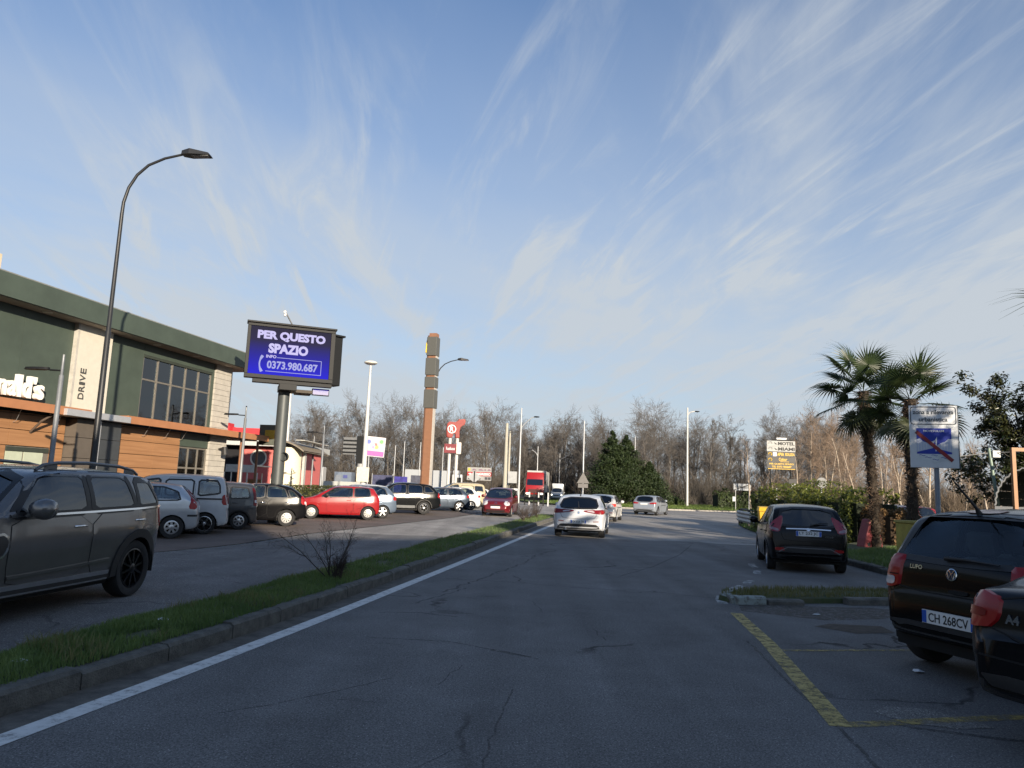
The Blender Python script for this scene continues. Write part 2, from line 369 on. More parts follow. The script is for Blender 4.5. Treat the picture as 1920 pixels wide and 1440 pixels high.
# tar seams, cracks, patches: thin sheets of their own material
M_tar = paint('tar_seam', (.052, .052, .053), None, .49)
def crack(name, pts, w, wob=.06, seed=1):
    r = random.Random(seed); out = []
    for (x0, y0), (x1, y1) in zip(pts, pts[1:]):
        n = max(2, int(math.hypot(x1-x0, y1-y0)/.12))
        for i in range(n):
            t = i/n; out.append((lerp(x0, x1, t)+r.uniform(-wob, wob), lerp(y0, y1, t)+r.uniform(-wob, wob)))
    return stripe(name, out+[pts[-1]], w, M_tar, .0025)
crack('road_crack', [(-1.42, 8.0), (-.6, 7.95), (.0, 7.6), (.35, 7.3)], .022, .015, 2)
crack('road_crack', [(-.1, 7.62), (.28, 7.36)], .05, .008, 3)
crack('road_crack', [(-.9, 11.5), (-.45, 13.2), (-.1, 14.5), (.35, 16), (.75, 18.2), (1.3, 20)], .045, .06, 4)
crack('road_crack', [(-1.55, 9.5), (-1.05, 9.6), (-.55, 9.4)], .03, .02, 5)
crack('road_crack', [(-1.2, 10.3), (-.85, 11.3), (-.6, 12.0)], .03, .03, 6)
crack('road_crack', [(-1.3, 13.2), (0, 13.0), (1.2, 12.6), (2, 12.4)], .025, .015, 7)
crack('road_crack', [(-1.9, 5.3), (-1.3, 5.9), (-.9, 6.4)], .014, .015, 8)
crack('road_crack', [(-1.15, 3.6), (-.55, 4.3), (-.2, 4.9)], .009, .02, 9)
crack('road_joint', [(-.15, 3.2), (-.12, 4.0), (-.05, 5.0), (.1, 6.2)], .015, .014, 10)
crack('road_joint', [(2.2, 14.5), (3.2, 16.5), (4.6, 20), (5.9, 24)], .03, .012, 11)
crack('road_joint', [(2.0, 2.5), (2.15, 4.0), (2.35, 5.0), (2.5, 6.5), (2.75, 8.6)], .03, .015, 12)
crack('road_crack', [(2.75, 5.7), (3.15, 5.55), (3.7, 5.35), (4.5, 5.35)], .06, .03, 13)
for i in range(16):
    x = rnd.uniform(-1.8, 2.2); y = rnd.uniform(4, 19); a = rnd.uniform(-.5, .5)+(1.2 if rnd.random() < .5 else 0); l = rnd.uniform(.25, 1.1)
    crack('road_crack', [(x, y), (x+l*math.cos(a), y+l*math.sin(a))], rnd.uniform(.007, .014), .03, 50+i)
pp = [(2.86, 5.95), (3.05, 6.12), (3.35, 6.1), (3.5, 5.9), (3.62, 5.66), (3.3, 5.6), (3.0, 5.7)]
sheet('pothole_patch', pp, .003, asphalt('patch_asphalt', (.17, .165, .155), 1., 0., 1.3))
sheet('dark_patch', [(3.3, 4.35), (3.6, 4.6), (4.2, 4.62), (4.6, 4.4), (4.2, 4.1), (3.6, 4.05)], .003, asphalt('dark_patch_asphalt', (.05, .05, .052), 1., 0.))
sheet('manhole_patch', [(3.95, 9.7), (4.25, 9.95), (4.9, 9.9), (4.85, 9.45), (4.3, 9.3)], .003, mat('dirt_patch', (.07, .055, .042), .95, var=.4, vscale=8, bump=.5))
sheet('dirt_strip', [(3.35, 10.75), (3.5, 11.35), (5.6, 11.55), (6.2, 11.2), (5.2, 10.5), (4.3, 10.2)], .002, paint('litter_dirt', (.06, .046, .033), None, .5))

# kerb stones along the median, each its own piece
def kerb_row(name, pts, h=.155, w=.14, ln=1.0, z0=-.02, m=M_kerb, side=1, tint=None):
    root = tag(empty(name), kind='structure'); r = random.Random(len(name)+int(pts[0][1]*10))
    acc = []; L_ = 0
    for i, p in enumerate(pts):
        if i: L_ += math.hypot(p[0]-pts[i-1][0], p[1]-pts[i-1][1])
        acc.append(L_)
    def at(s):
        for i in range(len(acc)-1):
            if s <= acc[i+1] or i == len(acc)-2:
                t = (s-acc[i])/max(1e-6, acc[i+1]-acc[i]); return Vector((lerp(pts[i][0], pts[i+1][0], t), lerp(pts[i][1], pts[i+1][1], t), 0))
    n = max(1, round(L_/ln))
    for i in range(n):
        a = at(L_*i/n); b = at(L_*(i+1)/n); d = (b-a); l = d.length; d.normalize(); nn = Vector((-d.y, d.x, 0))*side
        o = a+nn*(w*.5); hh = h+r.uniform(-.012, .012); g = .008; ks = []
        mb = MB(); k = 5
        for j in range(k+1):
            s = g+(l-2*g)*j/k; e = [r.uniform(-.005, .005) for _ in range(4)]
            for (q, z) in ((-w/2, z0), (-w/2+e[0]*.6, hh-.03), (-w/2+.028+e[1], hh-.004+e[2]*.6), (w/2, hh), (w/2, z0)):
                p = o+d*s+nn*q; mb.v.append((p.x, p.y, z))
            if j: 
                for q in range(4): B = (j-1)*5+q; mb.f.append((B, B+1, B+6, B+5))
        mb.f += [(0, 1, 2, 3, 4), tuple(range(5*k+4, 5*k-1, -1))]
        mb.build('kerb_stone', m, root)
    return root
kerb_row('kerb', [(kx(y), y) for y in np.arange(-4, 42.1, .5)])
mb = MB()
yy = list(np.arange(-4, 42.1, .5))
for i, y in enumerate(yy):
    a = kx(y)-.13; b = kx(y)-med_w(y)-.02
    mb.v += [(a, y, .145), (lerp(a, b, .3), y, .175), (lerp(a, b, .7), y, .165), (b, y, lz(y)+.003)]
    if i:
        k = len(mb.v)
        for q in range(3): mb.f.append((k-8+q, k-7+q, k-3+q, k-4+q))
mb.build('verge', M_turf, kind='structure', smooth=180)
# right grass island with broken kerb
ISL = [(3.42, 11.55), (3.34, 11.8), (3.5, 12.2), (4.2, 12.75), (5.2, 13.0), (7.2, 13.35), (8.2, 13.5), (8.1, 12.5), (6.4, 12.15), (5.0, 11.85), (4.1, 11.6)]
mb = MB(); c0 = (5.6, 12.45, .12); n = len(ISL)
mb.v = [c0]+[(x, y, .075) for x, y in ISL]+[(x+(x-5.6)*.01, y+(y-12.45)*.02, -.01) for x, y in ISL]
for i in range(n): j = (i+1) % n; mb.f += [(0, 1+i, 1+j), (1+i, 1+n+i, 1+n+j, 1+j)]
mb.build('grass_island', M_turf, kind='structure')
kerb_row('island_kerb', [(3.44, 11.42), (3.33, 11.62), (3.36, 11.9), (3.55, 12.2)], .10, .13, .45, side=-1, m=mat('whitewashed_kerb', (.36, .42, .40), .85, var=.3, vscale=9, c2=(.13, .125, .11), bump=.6, thr=(.48, .6)))
kerb_row('island_kerb', [(3.46, 11.36), (3.95, 11.43)], .11, .13, .5, side=1, m=MATS['whitewashed_kerb'])
kerb_row('island_kerb', [(3.97, 11.42), (4.55, 11.5)], .07, .15, .6, side=1)
kerb_row('island_kerb', [(5.3, 11.72), (6.2, 11.9), (7.1, 12.05), (8, 12.2)], .10, .14, .9, side=1)
# right verge with kerb, behind the bays
VG = [(8.9, 21.3), (8.62, 19.5), (8.5, 18.0), (8.38, 16.5), (8.3, 15.0), (8.25, 13.6)]
kerb_row('verge_kerb', VG, .14, .13, .9, side=1)
vp = [(x+.14, y) for x, y in VG]+[(30, 12.2), (30, 26), (12.5, 27), (10.2, 24), (9.2, 22)]
sheet('right_verge', vp, .12, M_turf)
sheet('yard', [(11.8, 27.2), (60, 20), (60, 75), (22, 70), (15, 45), (12.6, 31)], .012, mat('yard_gravel', (.15, .135, .11), .95, var=.3, vscale=2, bump=.5, bscale=50))
GV = [(9.1, 23.5), (9.5, 26), (10.1, 29), (11.0, 33), (12.0, 38), (12.85, 41.6), (13.6, 43.2), (15, 43.5), (15.5, 40), (14, 33), (12.5, 28), (11, 24)]
sheet('rail_verge', GV, .05, M_turf)
# roundabout island
RB = [(5.5, 74.5), (9, 73.2), (15.2, 72.4), (20, 73.6), (26, 76.2), (33, 80), (42, 86), (60, 100), (60, 112), (0, 112), (2, 84)]
sheet('roundabout_island', RB, .14, mat('island_grass', (.075, .115, .025), .95, var=.25, vscale=.8, c2=(.105, .15, .035), bump=.5, bscale=25))
kerb_row('roundabout_kerb', RB[:8], .13, .2, 2.0, side=1, m=mat('pale_kerb', (.33, .31, .28), .9, var=.2))
# grass blades
def blades(name, pts, h0, h1, w, m, seed, lean=.6, kind='stuff'):
    rs = np.random.RandomState(seed); pts = np.asarray(pts); n = len(pts)
    a = rs.uniform(0, 2*math.pi, n); h = rs.uniform(h0, h1, n); l = rs.uniform(.1, lean, n)*h; b = rs.uniform(0, 2*math.pi, n); ww = w*rs.uniform(.6, 1.2, n)
    dx, dy = np.cos(a)*ww, np.sin(a)*ww; lx, ly = np.cos(b)*l, np.sin(b)*l
    V = np.empty((n, 5, 3))
    V[:, 0] = pts-np.c_[dx, dy, 0*dx]; V[:, 1] = pts+np.c_[dx, dy, 0*dx]
    md = pts+np.c_[lx*.35, ly*.35, h*.6]; V[:, 2] = md+np.c_[dx, dy, 0*dx]*.7; V[:, 3] = md-np.c_[dx, dy, 0*dx]*.7; V[:, 4] = pts+np.c_[lx, ly, h]
    i = np.arange(n)*5
    me = bpy.data.meshes.new(name)
    loops = np.empty((n, 7), int); loops[:, :4] = i[:, None]+np.array([0, 1, 2, 3]); loops[:, 4:] = i[:, None]+np.array([3, 2, 4])
    me.vertices.add(n*5); me.vertices.foreach_set('co', V.ravel()); me.loops.add(n*7); me.loops.foreach_set('vertex_index', loops.ravel())
    me.polygons.add(n*2); st = np.empty((n, 2), int); st[:, 0] = np.arange(n)*7; st[:, 1] = st[:, 0]+4
    me.polygons.foreach_set('loop_start', st.ravel()); me.polygons.foreach_set('loop_total', np.tile([4, 3], n)); me.update(); me.validate()
    return link(name, me, m, kind=kind)
M_blade = leafmat('grass_blade', (.058, .112, .028), (.145, .205, .06), .5, .25)
pts = []; rs = np.random.RandomState(3)
for y0, y1, dens in ((3.5, 8, 3300), (8, 13, 1900), (13, 22, 900), (22, 42, 380)):
    n = int((y1-y0)*1.4*dens); y = rs.uniform(y0, y1, n); t = rs.beta(1.0, 1.0, n)
    for yi, ti in zip(y, t):
        if math.sin(yi*1.9+ti*3)+math.sin(yi*4.7-ti*5+2)+math.sin(yi*.8+ti*9) > 2.4: continue
        w = med_w(yi); e = .04*math.sin(yi*5.1)+.05*math.sin(yi*1.7+1)
        x = kx(yi)-.11-(w-.06+e)*ti; d = 4*ti*(1-ti)
        z = .145+.03*d if ti < .7 else lerp(.165, lz(yi), (ti-.7)/.3)
        pts.append((x, yi, z))
blades('grass', pts, .02, .075, .0045, M_blade, 5)
pts = [p for p in pts if math.sin(p[1]*2.3)+math.sin(p[0]*5+p[1]*6.1) > .7 and rnd.random() < .12]
blades('tall_grass', pts, .06, .15, .005, leafmat('tall_blade', (.06, .085, .025), (.19, .18, .07), .55, .25), 15, 1.0)
def scatter(poly, dens, z, seed):
    r = np.random.RandomState(seed); P = np.array(poly); lo, hi = P.min(0), P.max(0); n = int(dens*np.prod(hi-lo)); q = r.uniform(lo, hi, (n, 2)); ins = np.zeros(n, bool)
    for i in range(len(P)):
        a, b = P[i], P[(i+1) % len(P)]; c = ((a[1] > q[:, 1]) != (b[1] > q[:, 1])) & (q[:, 0] < (b[0]-a[0])*(q[:, 1]-a[1])/(b[1]-a[1]+1e-12)+a[0]); ins ^= c
    q = q[ins]; return np.c_[q, np.full(len(q), z)]
blades('grass', scatter(ISL, 900, .085, 8), .03, .09, .005, leafmat('dry_grass_blade', (.05, .075, .015), (.15, .14, .05), .6, .25), 6)
blades('grass', scatter([(8.4, 13.6), (9.05, 21.3), (13.5, 25.5), (13.5, 13.0)], 420, .12, 9), .04, .12, .007, M_blade, 7)
blades('grass', scatter(GV, 240, .05, 10), .05, .16, .010, M_blade, 11)
blades('grass', scatter(RB[:9]+[(40, 104), (8, 100), (3, 84)], 22, .14, 12), .08, .22, .03, leafmat('island_blade', (.07, .12, .02), (.15, .20, .05), .5, .3), 13)
# litter on the ground
def litter(label, loc, s, c, seed):
    r = random.Random(seed); mb = MB(); n = 7
    mb.v = [(0, 0, s*.35)]+[(s*math.cos(6.283*i/n)*r.uniform(.5, 1.1), s*.7*math.sin(6.283*i/n)*r.uniform(.6, 1.1), s*r.uniform(.02, .25)) for i in range(n)]
    mb.f = [(0, 1+i, 1+(i+1) % n) for i in range(n)]
    o = mb.build('litter', mat('litter_%s' % c, {'white': (.62, .64, .66), 'grey': (.4, .42, .42)}[c], .5, var=.1)); o.location = loc; tag(o, label, 'litter'); return o
litter('crumpled white plastic bag in the grass at the left frame edge', (-3.57, 5.75, .17), .10, 'white', 1)
litter('small white paper scrap lying in the median grass near the grey SUV', (-3.35, 7.55, .18), .075, 'white', 2)
litter('flat white paper scrap on tarmac at the bottom right corner', (3.42, 4.72, .006), .09, 'white', 3)
litter('torn pale wrapper lying in the bay beside the patched pothole', (3.98, 7.35, .006), .08, 'white', 4)
litter('pale scrap among dry leaves below the small grass island', (4.35, 10.6, .006), .07, 'grey', 5)
# ================================================================ VEHICLE BUILDER
M_tyre = mat('tyre_rubber', (.018, .018, .019), .85, var=.2, vscale=12)
M_black = mat('black_plastic', (.02, .02, .021), .55, var=.1)
M_seal = mat('rubber_seal', (.012, .012, .013), .5, var=0)
M_well = mat('wheel_well', (.010, .010, .010), .95, var=0)
M_gap = mat('panel_gap', (.006, .006, .006), .9, var=0)
M_chrome = mat('chrome', (.72, .73, .75), .18, 1., var=0)
M_rim = mat('rim_silver', (.50, .51, .53), .32, .85, var=.08)
M_rimb = mat('rim_black', (.012, .012, .014), .25, .3, var=0)
M_rimw = mat('hubcap_pale', (.36, .36, .35), .4, .2, var=.08)
M_seat = mat('seat_fabric', (.03, .031, .034), .9, var=.15)
M_red = mat('lamp_red', (.27, .008, .010), .28, 0, var=.1, coat=.25, spec=.3)
M_redd = mat('lamp_dark_red', (.17, .006, .01), .28, 0, var=.1, coat=.25, spec=.3)
M_clear = mat('lamp_clear', (.55, .56, .58), .12, .1, var=.1, coat=.8)
M_orange = mat('lamp_orange', (.6, .16, .02), .2, 0, var=.1, coat=.6)
M_plate = mat('plate_white', (.70, .71, .70), .4, var=.05)
M_plateb = mat('plate_blue', (.02, .09, .42), .4, var=0)
M_ink = mat('ink_black', (.015, .015, .016), .6, var=0)
G_dark = glass('car_glass_dark', .16); G_tint = glass('car_glass', .60); G_clear = glass('car_glass_clear', .82)
def pmat(name, c, metal=.0, rough=.28): d = max(c) < .03; return mat('paint_'+name, c, rough, 0 if d else metal, var=.06, vscale=3., coat=.13 if d else .5, spec=.2 if d else .5, back=(.03, .03, .032))
def chaikin(p, it=2, closed=True, r=.2):
    for _ in range(it):
        q = []
        n = len(p)
        for i in range(n if closed else n-1):
            a, b = p[i], p[(i+1) % n]
            q += [(a[0]+(b[0]-a[0])*r, a[1]+(b[1]-a[1])*r), (a[0]+(b[0]-a[0])*(1-r), a[1]+(b[1]-a[1])*(1-r))]
        if not closed: q = [p[0]]+q[1:-1]+[p[-1]]
        p = q
    return p
def dense(p, s=.06):
    out = []
    for i in range(len(p)):
        a, b = p[i], p[(i+1) % len(p)]; k = max(1, int(math.hypot(b[0]-a[0], b[1]-a[1])/s))
        out += [(a[0]+(b[0]-a[0])*j/k, a[1]+(b[1]-a[1])*j/k) for j in range(k)]
    return out
def area(p): return .5*sum(p[i][0]*p[(i+1) % len(p)][1]-p[(i+1) % len(p)][0]*p[i][1] for i in range(len(p)))
def offset(p, d):
    if area(p) < 0: p = p[::-1]
    n = len(p); out = []
    for i in range(n):
        a, b, c = Vector(p[i-1]), Vector(p[i]), Vector(p[(i+1) % n]); t1 = (b-a).normalized(); t2 = (c-b).normalized(); t = (t1+t2)
        if t.length < 1e-6: t = t1
        t.normalize(); nn = Vector((t.y, -t.x)); k = 1/max(.5, nn.dot(Vector((t1.y, -t1.x)))); q = b+nn*d*k; out.append((q.x, q.y))
    return out
def inpoly(p, x, y):
    c = False; n = len(p)
    for i in range(n):
        (x1, y1), (x2, y2) = p[i], p[i-1]
        if (y1 > y) != (y2 > y) and x < (x2-x1)*(y-y1)/(y2-y1)+x1: c = not c
    return c
class Body:
    """a car shell lofted through stations along its length; origin under the rear axle, x forward, y to its left"""
    def __init__(s, sp, step=.07, ring=1.):
        s.sp = sp; top = chaikin(sp['top'], 2, False, .22); bot = chaikin(sp['bot'], 1, False); belt = sp['belt']; W = sp['W']/2
        xs = sorted(set([round(p[0], 4) for p in top]+[round(p[0], 4) for p in bot])); x0, x1 = top[0][0], top[-1][0]
        full = [x0]
        for x in xs:
            if x-full[-1] < .006: continue
            k = int((x-full[-1])/step); a = full[-1]
            for j in range(1, k+1): full.append(a+(x-a)*j/(k+1))
            full.append(x)
        s.x0, s.x1 = min(p[0] for p in top), x1
        f = lambda tab, x: interp(tab, x)
        plan = chaikin(sp.get('plan') or [(x0, W*.80), (x0+.05, W*.90), (x0+.30, W*.975), (x0+.8, W), (x1-1.1, W), (x1-.45, W*.93), (x1-.12, W*.80), (x1, W*.62)], 2, False)
        tum = sp.get('tum', .36); V = []; rings = []
        top = sorted(top); bot = sorted(bot)
        for x in full:
            zt, zb, hb, w = f(top, x), f(bot, x), f(belt, x), f(plan, x); zb = min(zb, zt-.06)
            he = min(hb, zt-.05); he = max(he, zb+.03); gh = zt-he
            wr = w*max(.3, .965-tum*(gh-.03)); er = min(.07, gh*.45); cr = min(.045, gh*.5)
            if gh < .12: wr = w*.93
            p = [(0, zb), (.45*w, zb), (.80*w, zb), (.92*w, zb+.015), (.955*w, zb+.05)]
            nl = 9
            for i in range(1, nl+1):
                t = i/nl; z = zb+.05+(he-zb-.05)*t
                y = w*(.955+.045*math.sin(min(1, t*1.25)*math.pi*.5)-.035*max(0, (t-.55)/.45)**2)
                if .62 < t < .75: y += .008
                p.append((y, z))
            ng = 5; y0 = p[-1][0]
            for i in range(1, ng+1):
                t = i/ng; p.append((y0+(wr-y0)*t+.018*math.sin(t*math.pi)*min(1, gh/.3), he+(zt-cr-er-he)*t))
            p += [(wr-er*.28, zt-cr-er*.35), (wr-er*.9, zt-cr)]
            for t in (.85, .66, .45, .22): p.append(((wr-er*.9)*t, zt-cr*t*t))
            p.append((0, zt))
            rings.append(p)
        m = len(rings[0]); s.m = m; N = 2*m-2
        for x, p in zip(full, rings):
            V += [(x, y, z) for y, z in p]+[(x, -y, z) for y, z in reversed(p[1:-1])]
        F = []
        for i in range(len(full)-1):
            for j in range(N): F.append((i*N+j, i*N+(j+1) % N, (i+1)*N+(j+1) % N, (i+1)*N+j))
        F.append(tuple(range(N))); F.append(tuple(reversed(range((len(full)-1)*N, len(full)*N))))
        s.V = [Vector(v) for v in V]; s.F = F
        s.bvh = BVHTree.FromPolygons(s.V, F); s.dead = set(); s.moved = {}
    # directions: side +y, rear -x, front +x, or an angle in degrees
    def fr(s, d):
        if d == 'L': return Vector((0, 1, 0)), Vector((1, 0, 0))
        if d == 'R': return Vector((0, -1, 0)), Vector((1, 0, 0))
        if d == 'B': return Vector((-1, 0, 0)), Vector((0, 1, 0))
        if d == 'F': return Vector((1, 0, 0)), Vector((0, 1, 0))
        if d == 'T': return Vector((0, 0, 1)), Vector((1, 0, 0))
        a = R(d); n = Vector((math.cos(a), math.sin(a), 0)); return n, Vector((-n.y, n.x, 0))
    def hit(s, d, u, z, off):
        n, e = s.fr(d); o = s.org.get(d, Vector((0, 0, 0)))
        if d == 'T': o = Vector((u, z, 5)); q = o
        else: q = o+e*u+Vector((0, 0, z))+n*6
        r = s.bvh.ray_cast(q, -n)
        if r[0] is None:
            r = s.bvh.find_nearest(q-n*(6-1.0 if d != 'T' else 3.5))
        nn = r[1]
        if nn.dot(n) < 0: nn = -nn
        nn = (nn+n*.6).normalized()
        return r[0]+nn*off
    def cut(s, d, poly):
        n, e = s.fr(d); o = s.org.get(d, Vector((0, 0, 0)))
        for k, f in enumerate(s.F[:-2]):
            c = (s.V[f[0]]+s.V[f[2]])*.5
            a = (s.V[f[1]]-s.V[f[0]]).cross(s.V[f[2]]-s.V[f[0]])
            mid = Vector(((s.x0+s.x1)/2, 0, .8))
            if (c-mid).dot(n) < 0: continue
            if abs(a.normalized().dot(n)) < .22: continue
            if d in 'LR' and abs(c.y) < .35: continue
            if d == 'B' and c.x > .9: continue
            if d == 'F' and c.x < 1.0: continue
            if inpoly(poly, (c-o).dot(e), c.z): s.dead.add(k)
    def arch(s, xc, zc, r):
        for k, f in enumerate(s.F[:-2]):
            c = (s.V[f[0]]+s.V[f[2]])*.5
            if abs(c.y) > s.sp['W']*.36 and (c.x-xc)**2+(c.z-zc)**2 < r*r: s.dead.add(k)
        live = set(); dd = set()
        for k, f in enumerate(s.F):
            (dd if k in s.dead else live).update(f)
        for i in live & dd:
            v = s.V[i]; t = Vector((v.x-xc, 0, v.z-zc)); l = t.length
            if abs(v.y) > s.sp['W']*.36 and abs(l-r) < .09 and l > 0: s.moved[i] = Vector((xc+t.x/l*r, v.y, zc+t.z/l*r))
    org = {}
    def build(s, name, m, parent):
        fs = [f for k, f in enumerate(s.F) if k not in s.dead]
        V = [s.moved.get(i, v) for i, v in enumerate(s.V)]
        me = bpy.data.meshes.new(name); me.from_pydata(V, [], fs)
        bm = bmesh.new(); bm.from_mesh(me); bmesh.ops.delete(bm, geom=[v for v in bm.verts if not v.link_faces], context='VERTS')
        bmesh.ops.recalc_face_normals(bm, faces=bm.faces)
        ctr = sum((f.calc_area()*(f.normal.dot(f.calc_center_median()-Vector(((s.x0+s.x1)/2, 0, .75)))) for f in bm.faces))
        if ctr < 0: bmesh.ops.reverse_faces(bm, faces=bm.faces)
        bm.to_mesh(me); bm.free()
        me.polygons.foreach_set('use_smooth', [True]*len(me.polygons)); me.set_sharp_from_angle(angle=R(38))
        return link(name, me, m, parent)
    def patch(s, name, d, poly, m, parent, off=.004, step=.12, rim=True, round_=1, r=.2, smooth=True, sm=0):
        if round_: poly = chaikin(poly, round_, True, r)
        bm = bmesh.new(); vs = [bm.verts.new((x, y, 0)) for x, y in dense(poly, step)]
        try: bm.faces.new(vs)
        except ValueError: bm.free(); return None
        for ax in (0, 1):
            lo = min(p[ax] for p in poly); hi = max(p[ax] for p in poly); k = int((hi-lo)/step)
            for i in range(1, k+1):
                co = Vector((0, 0, 0)); co[ax] = lo+(hi-lo)*i/(k+1); no = Vector((0, 0, 0)); no[ax] = 1
                bmesh.ops.bisect_plane(bm, geom=bm.verts[:]+bm.edges[:]+bm.faces[:], plane_co=co, plane_no=no, dist=1e-5)
        bmesh.ops.triangulate(bm, faces=[f for f in bm.faces if len(f.verts) > 4])
        n, e = s.fr(d)
        for v in bm.verts: v.co = s.hit(d, v.co.x, v.co.y, off)
        if sm:
            iv = [v for v in bm.verts if not v.is_boundary]
            for _ in range(sm): bmesh.ops.smooth_vert(bm, verts=iv, factor=.5, use_axis_x=True, use_axis_y=True, use_axis_z=True)
        bm.normal_update()
        if bm.faces and sum(f.normal.dot(n)*f.calc_area() for f in bm.faces) < 0: bmesh.ops.reverse_faces(bm, faces=bm.faces[:])
        if rim:
            ed = [x for x in bm.edges if len(x.link_faces) == 1]
            g = bmesh.ops.extrude_edge_only(bm, edges=ed)['geom']
            bmesh.ops.translate(bm, vec=-n*(off+.012), verts=[x for x in g if isinstance(x, bmesh.types.BMVert)])
        me = bpy.data.meshes.new(name); bm.to_mesh(me); bm.free()
        if smooth: me.polygons.foreach_set('use_smooth', [True]*len(me.polygons)); me.set_sharp_from_angle(angle=R(40))
        return link(name, me, m, parent)
    def ring(s, name, d, poly, wo, wi, m, parent, off=.005, step=.07, round_=1, r=.2, closed=True):
        if round_: poly = chaikin(poly, round_, True, r)
        p = dense(poly, step); a = offset(p, wo); b = offset(p, -wi); n = len(a); n_, e = s.fr(d)
        vs = [s.hit(d, x, y, off) for x, y in a]+[s.hit(d, x, y, off) for x, y in b]+[s.hit(d, x, y, off)-n_*(off+.008) for x, y in a]+[s.hit(d, x, y, off)-n_*(off+.008) for x, y in b]
        mb = MB(); mb.v = [tuple(v) for v in vs]
        for i in range(n if closed else n-1):
            j = (i+1) % n; mb.f += [(i, j, n+j, n+i), (j, i, 2*n+i, 2*n+j), (n+i, n+j, 3*n+j, 3*n+i)]
        return mb.build(name, m, parent, smooth=40)
    def strip(s, name, d, pts, w, m, parent, off=.004, h=None):
        pts = [(p[0], p[1]) for p in pts]; q = []
        for a, b in zip(pts, pts[1:]):
            k = max(1, int(math.hypot(b[0]-a[0], b[1]-a[1])/.08)); q += [(a[0]+(b[0]-a[0])*j/k, a[1]+(b[1]-a[1])*j/k) for j in range(k)]
        q.append(pts[-1]); mb = MB(); n = len(q); n_, e = s.fr(d)
        for i, p in enumerate(q):
            a = Vector(q[max(0, i-1)]); c = Vector(q[min(n-1, i+1)]); t = (c-a).normalized(); nn = Vector((-t.y, t.x))*w*.5
            for sg in (1, -1):
                h_ = s.hit(d, p[0]+nn.x*sg, p[1]+nn.y*sg, off); mb.v += [tuple(h_), tuple(h_-n_*(off+.01))]
            if i: k = 4*i; mb.f += [(k-4, k-2, k+2, k), (k-4, k, k+1, k-3), (k-2, k-1, k+3, k+2)]
        return mb.build(name, m, parent, smooth=40)
_wheel = {}
def wheel_meshes(r, w, style):
    k = (round(r, 3), round(w, 3), style)
    if k in _wheel: return _wheel[k]
    rr = r*(.70 if style in ('black10', 'alloy', 'alloy7') else .62)
    mb = MB(); mb.lathe([(rr, -w*.40), (r*.80, -w*.48), (r*.95, -w*.45), (r*.995, -w*.30), (r, 0), (r*.995, w*.30), (r*.95, w*.45), (r*.80, w*.48), (rr, w*.40), (rr*.97, 0)], 36, 'y', close=True)
    t = mb.build('tyre', M_tyre, None, smooth=50); tm = t.data; bpy.data.objects.remove(t)
    mb = MB(); mb.lathe([(rr*.99, w*.41), (rr*.93, w*.43), (rr*.90, w*.30), (rr*.90, -w*.3)], 36, 'y')
    if style == 'steel':
        mb.lathe([(rr*.90, w*.28), (rr*.55, w*.34), (rr*.30, w*.30), (rr*.0, w*.30)], 36, 'y')
    elif style.startswith('cap'):
        n = int(style[3:]); mb.lathe([(rr*.40, w*.44), (rr*.22, w*.48), (0, w*.49)], 36, 'y')
        mb.lathe([(rr*.94, w*.42), (rr*.80, w*.44), (rr*.78, w*.40)], 36, 'y')
        for i in range(n):
            a = 2*math.pi*i/n; M = Matrix.Rotation(a, 4, 'Y')
            mb.add([M @ Vector(p) for p in ((rr*.3, w*.45, -rr*.11), (rr*.82, w*.43, -rr*.17), (rr*.82, w*.43, rr*.17), (rr*.3, w*.45, rr*.11), (rr*.3, w*.3, -rr*.11), (rr*.82, w*.3, -rr*.17), (rr*.82, w*.3, rr*.17), (rr*.3, w*.3, rr*.11))], [(0, 1, 2, 3), (0, 4, 5, 1), (2, 6, 7, 3)])
    else:
        n = {'black10': 10, 'alloy': 5, 'alloy7': 7, 'alloy6': 6}[style]; mb.lathe([(rr*.24, w*.40), (rr*.18, w*.44), (0, w*.44)], 24, 'y')
        hw = {'black10': .055, 'alloy': .15, 'alloy7': .10, 'alloy6': .15}[style]
        for i in range(n):
            a = 2*math.pi*i/n; M = Matrix.Rotation(a, 4, 'Y')
            for dz in ((-.0, .0) if style != 'black10' else (0,)):
                mb.add([M @ Vector(p) for p in ((rr*.15, w*.42, -rr*hw*1.1), (rr*.92, w*.38, -rr*hw), (rr*.92, w*.38, rr*hw), (rr*.15, w*.42, rr*hw*1.1), (rr*.15, w*.2, -rr*hw), (rr*.92, w*.2, -rr*hw*.7), (rr*.92, w*.2, rr*hw*.7), (rr*.15, w*.2, rr*hw))], [(0, 1, 2, 3), (0, 4, 5, 1), (2, 6, 7, 3), (1, 5, 6, 2)])
    o = mb.build('rim', None, None, smooth=35); rm = o.data; bpy.data.objects.remove(o)
    mb = MB(); mb.lathe([(rr*.93, w*.1), (0, w*.1)], 28, 'y'); o = mb.build('brake_disc', M_well, None); bmn = o.data; bpy.data.objects.remove(o)
    _wheel[k] = (tm, rm, bmn); return _wheel[k]
_rimc = {}
def add_wheel(parent, x, y, r, w, style, rimmat, steer=0.):
    tm, rm, bm_ = wheel_meshes(r, w, style)
    k = (rm.name, rimmat.name)
    if k not in _rimc:
        c = rm.copy(); c.materials.clear(); c.materials.append(rimmat); _rimc[k] = c
    e = empty('wheel', (x, y, r), parent=parent)
    e.rotation_euler = (0, rnd.uniform(0, 6.28), 0 if y > 0 else math.pi)
    link('tyre', tm, None, e); link('rim', _rimc[k], None, e); link('brake_disc', bm_, None, e)
    return e
_seat = []
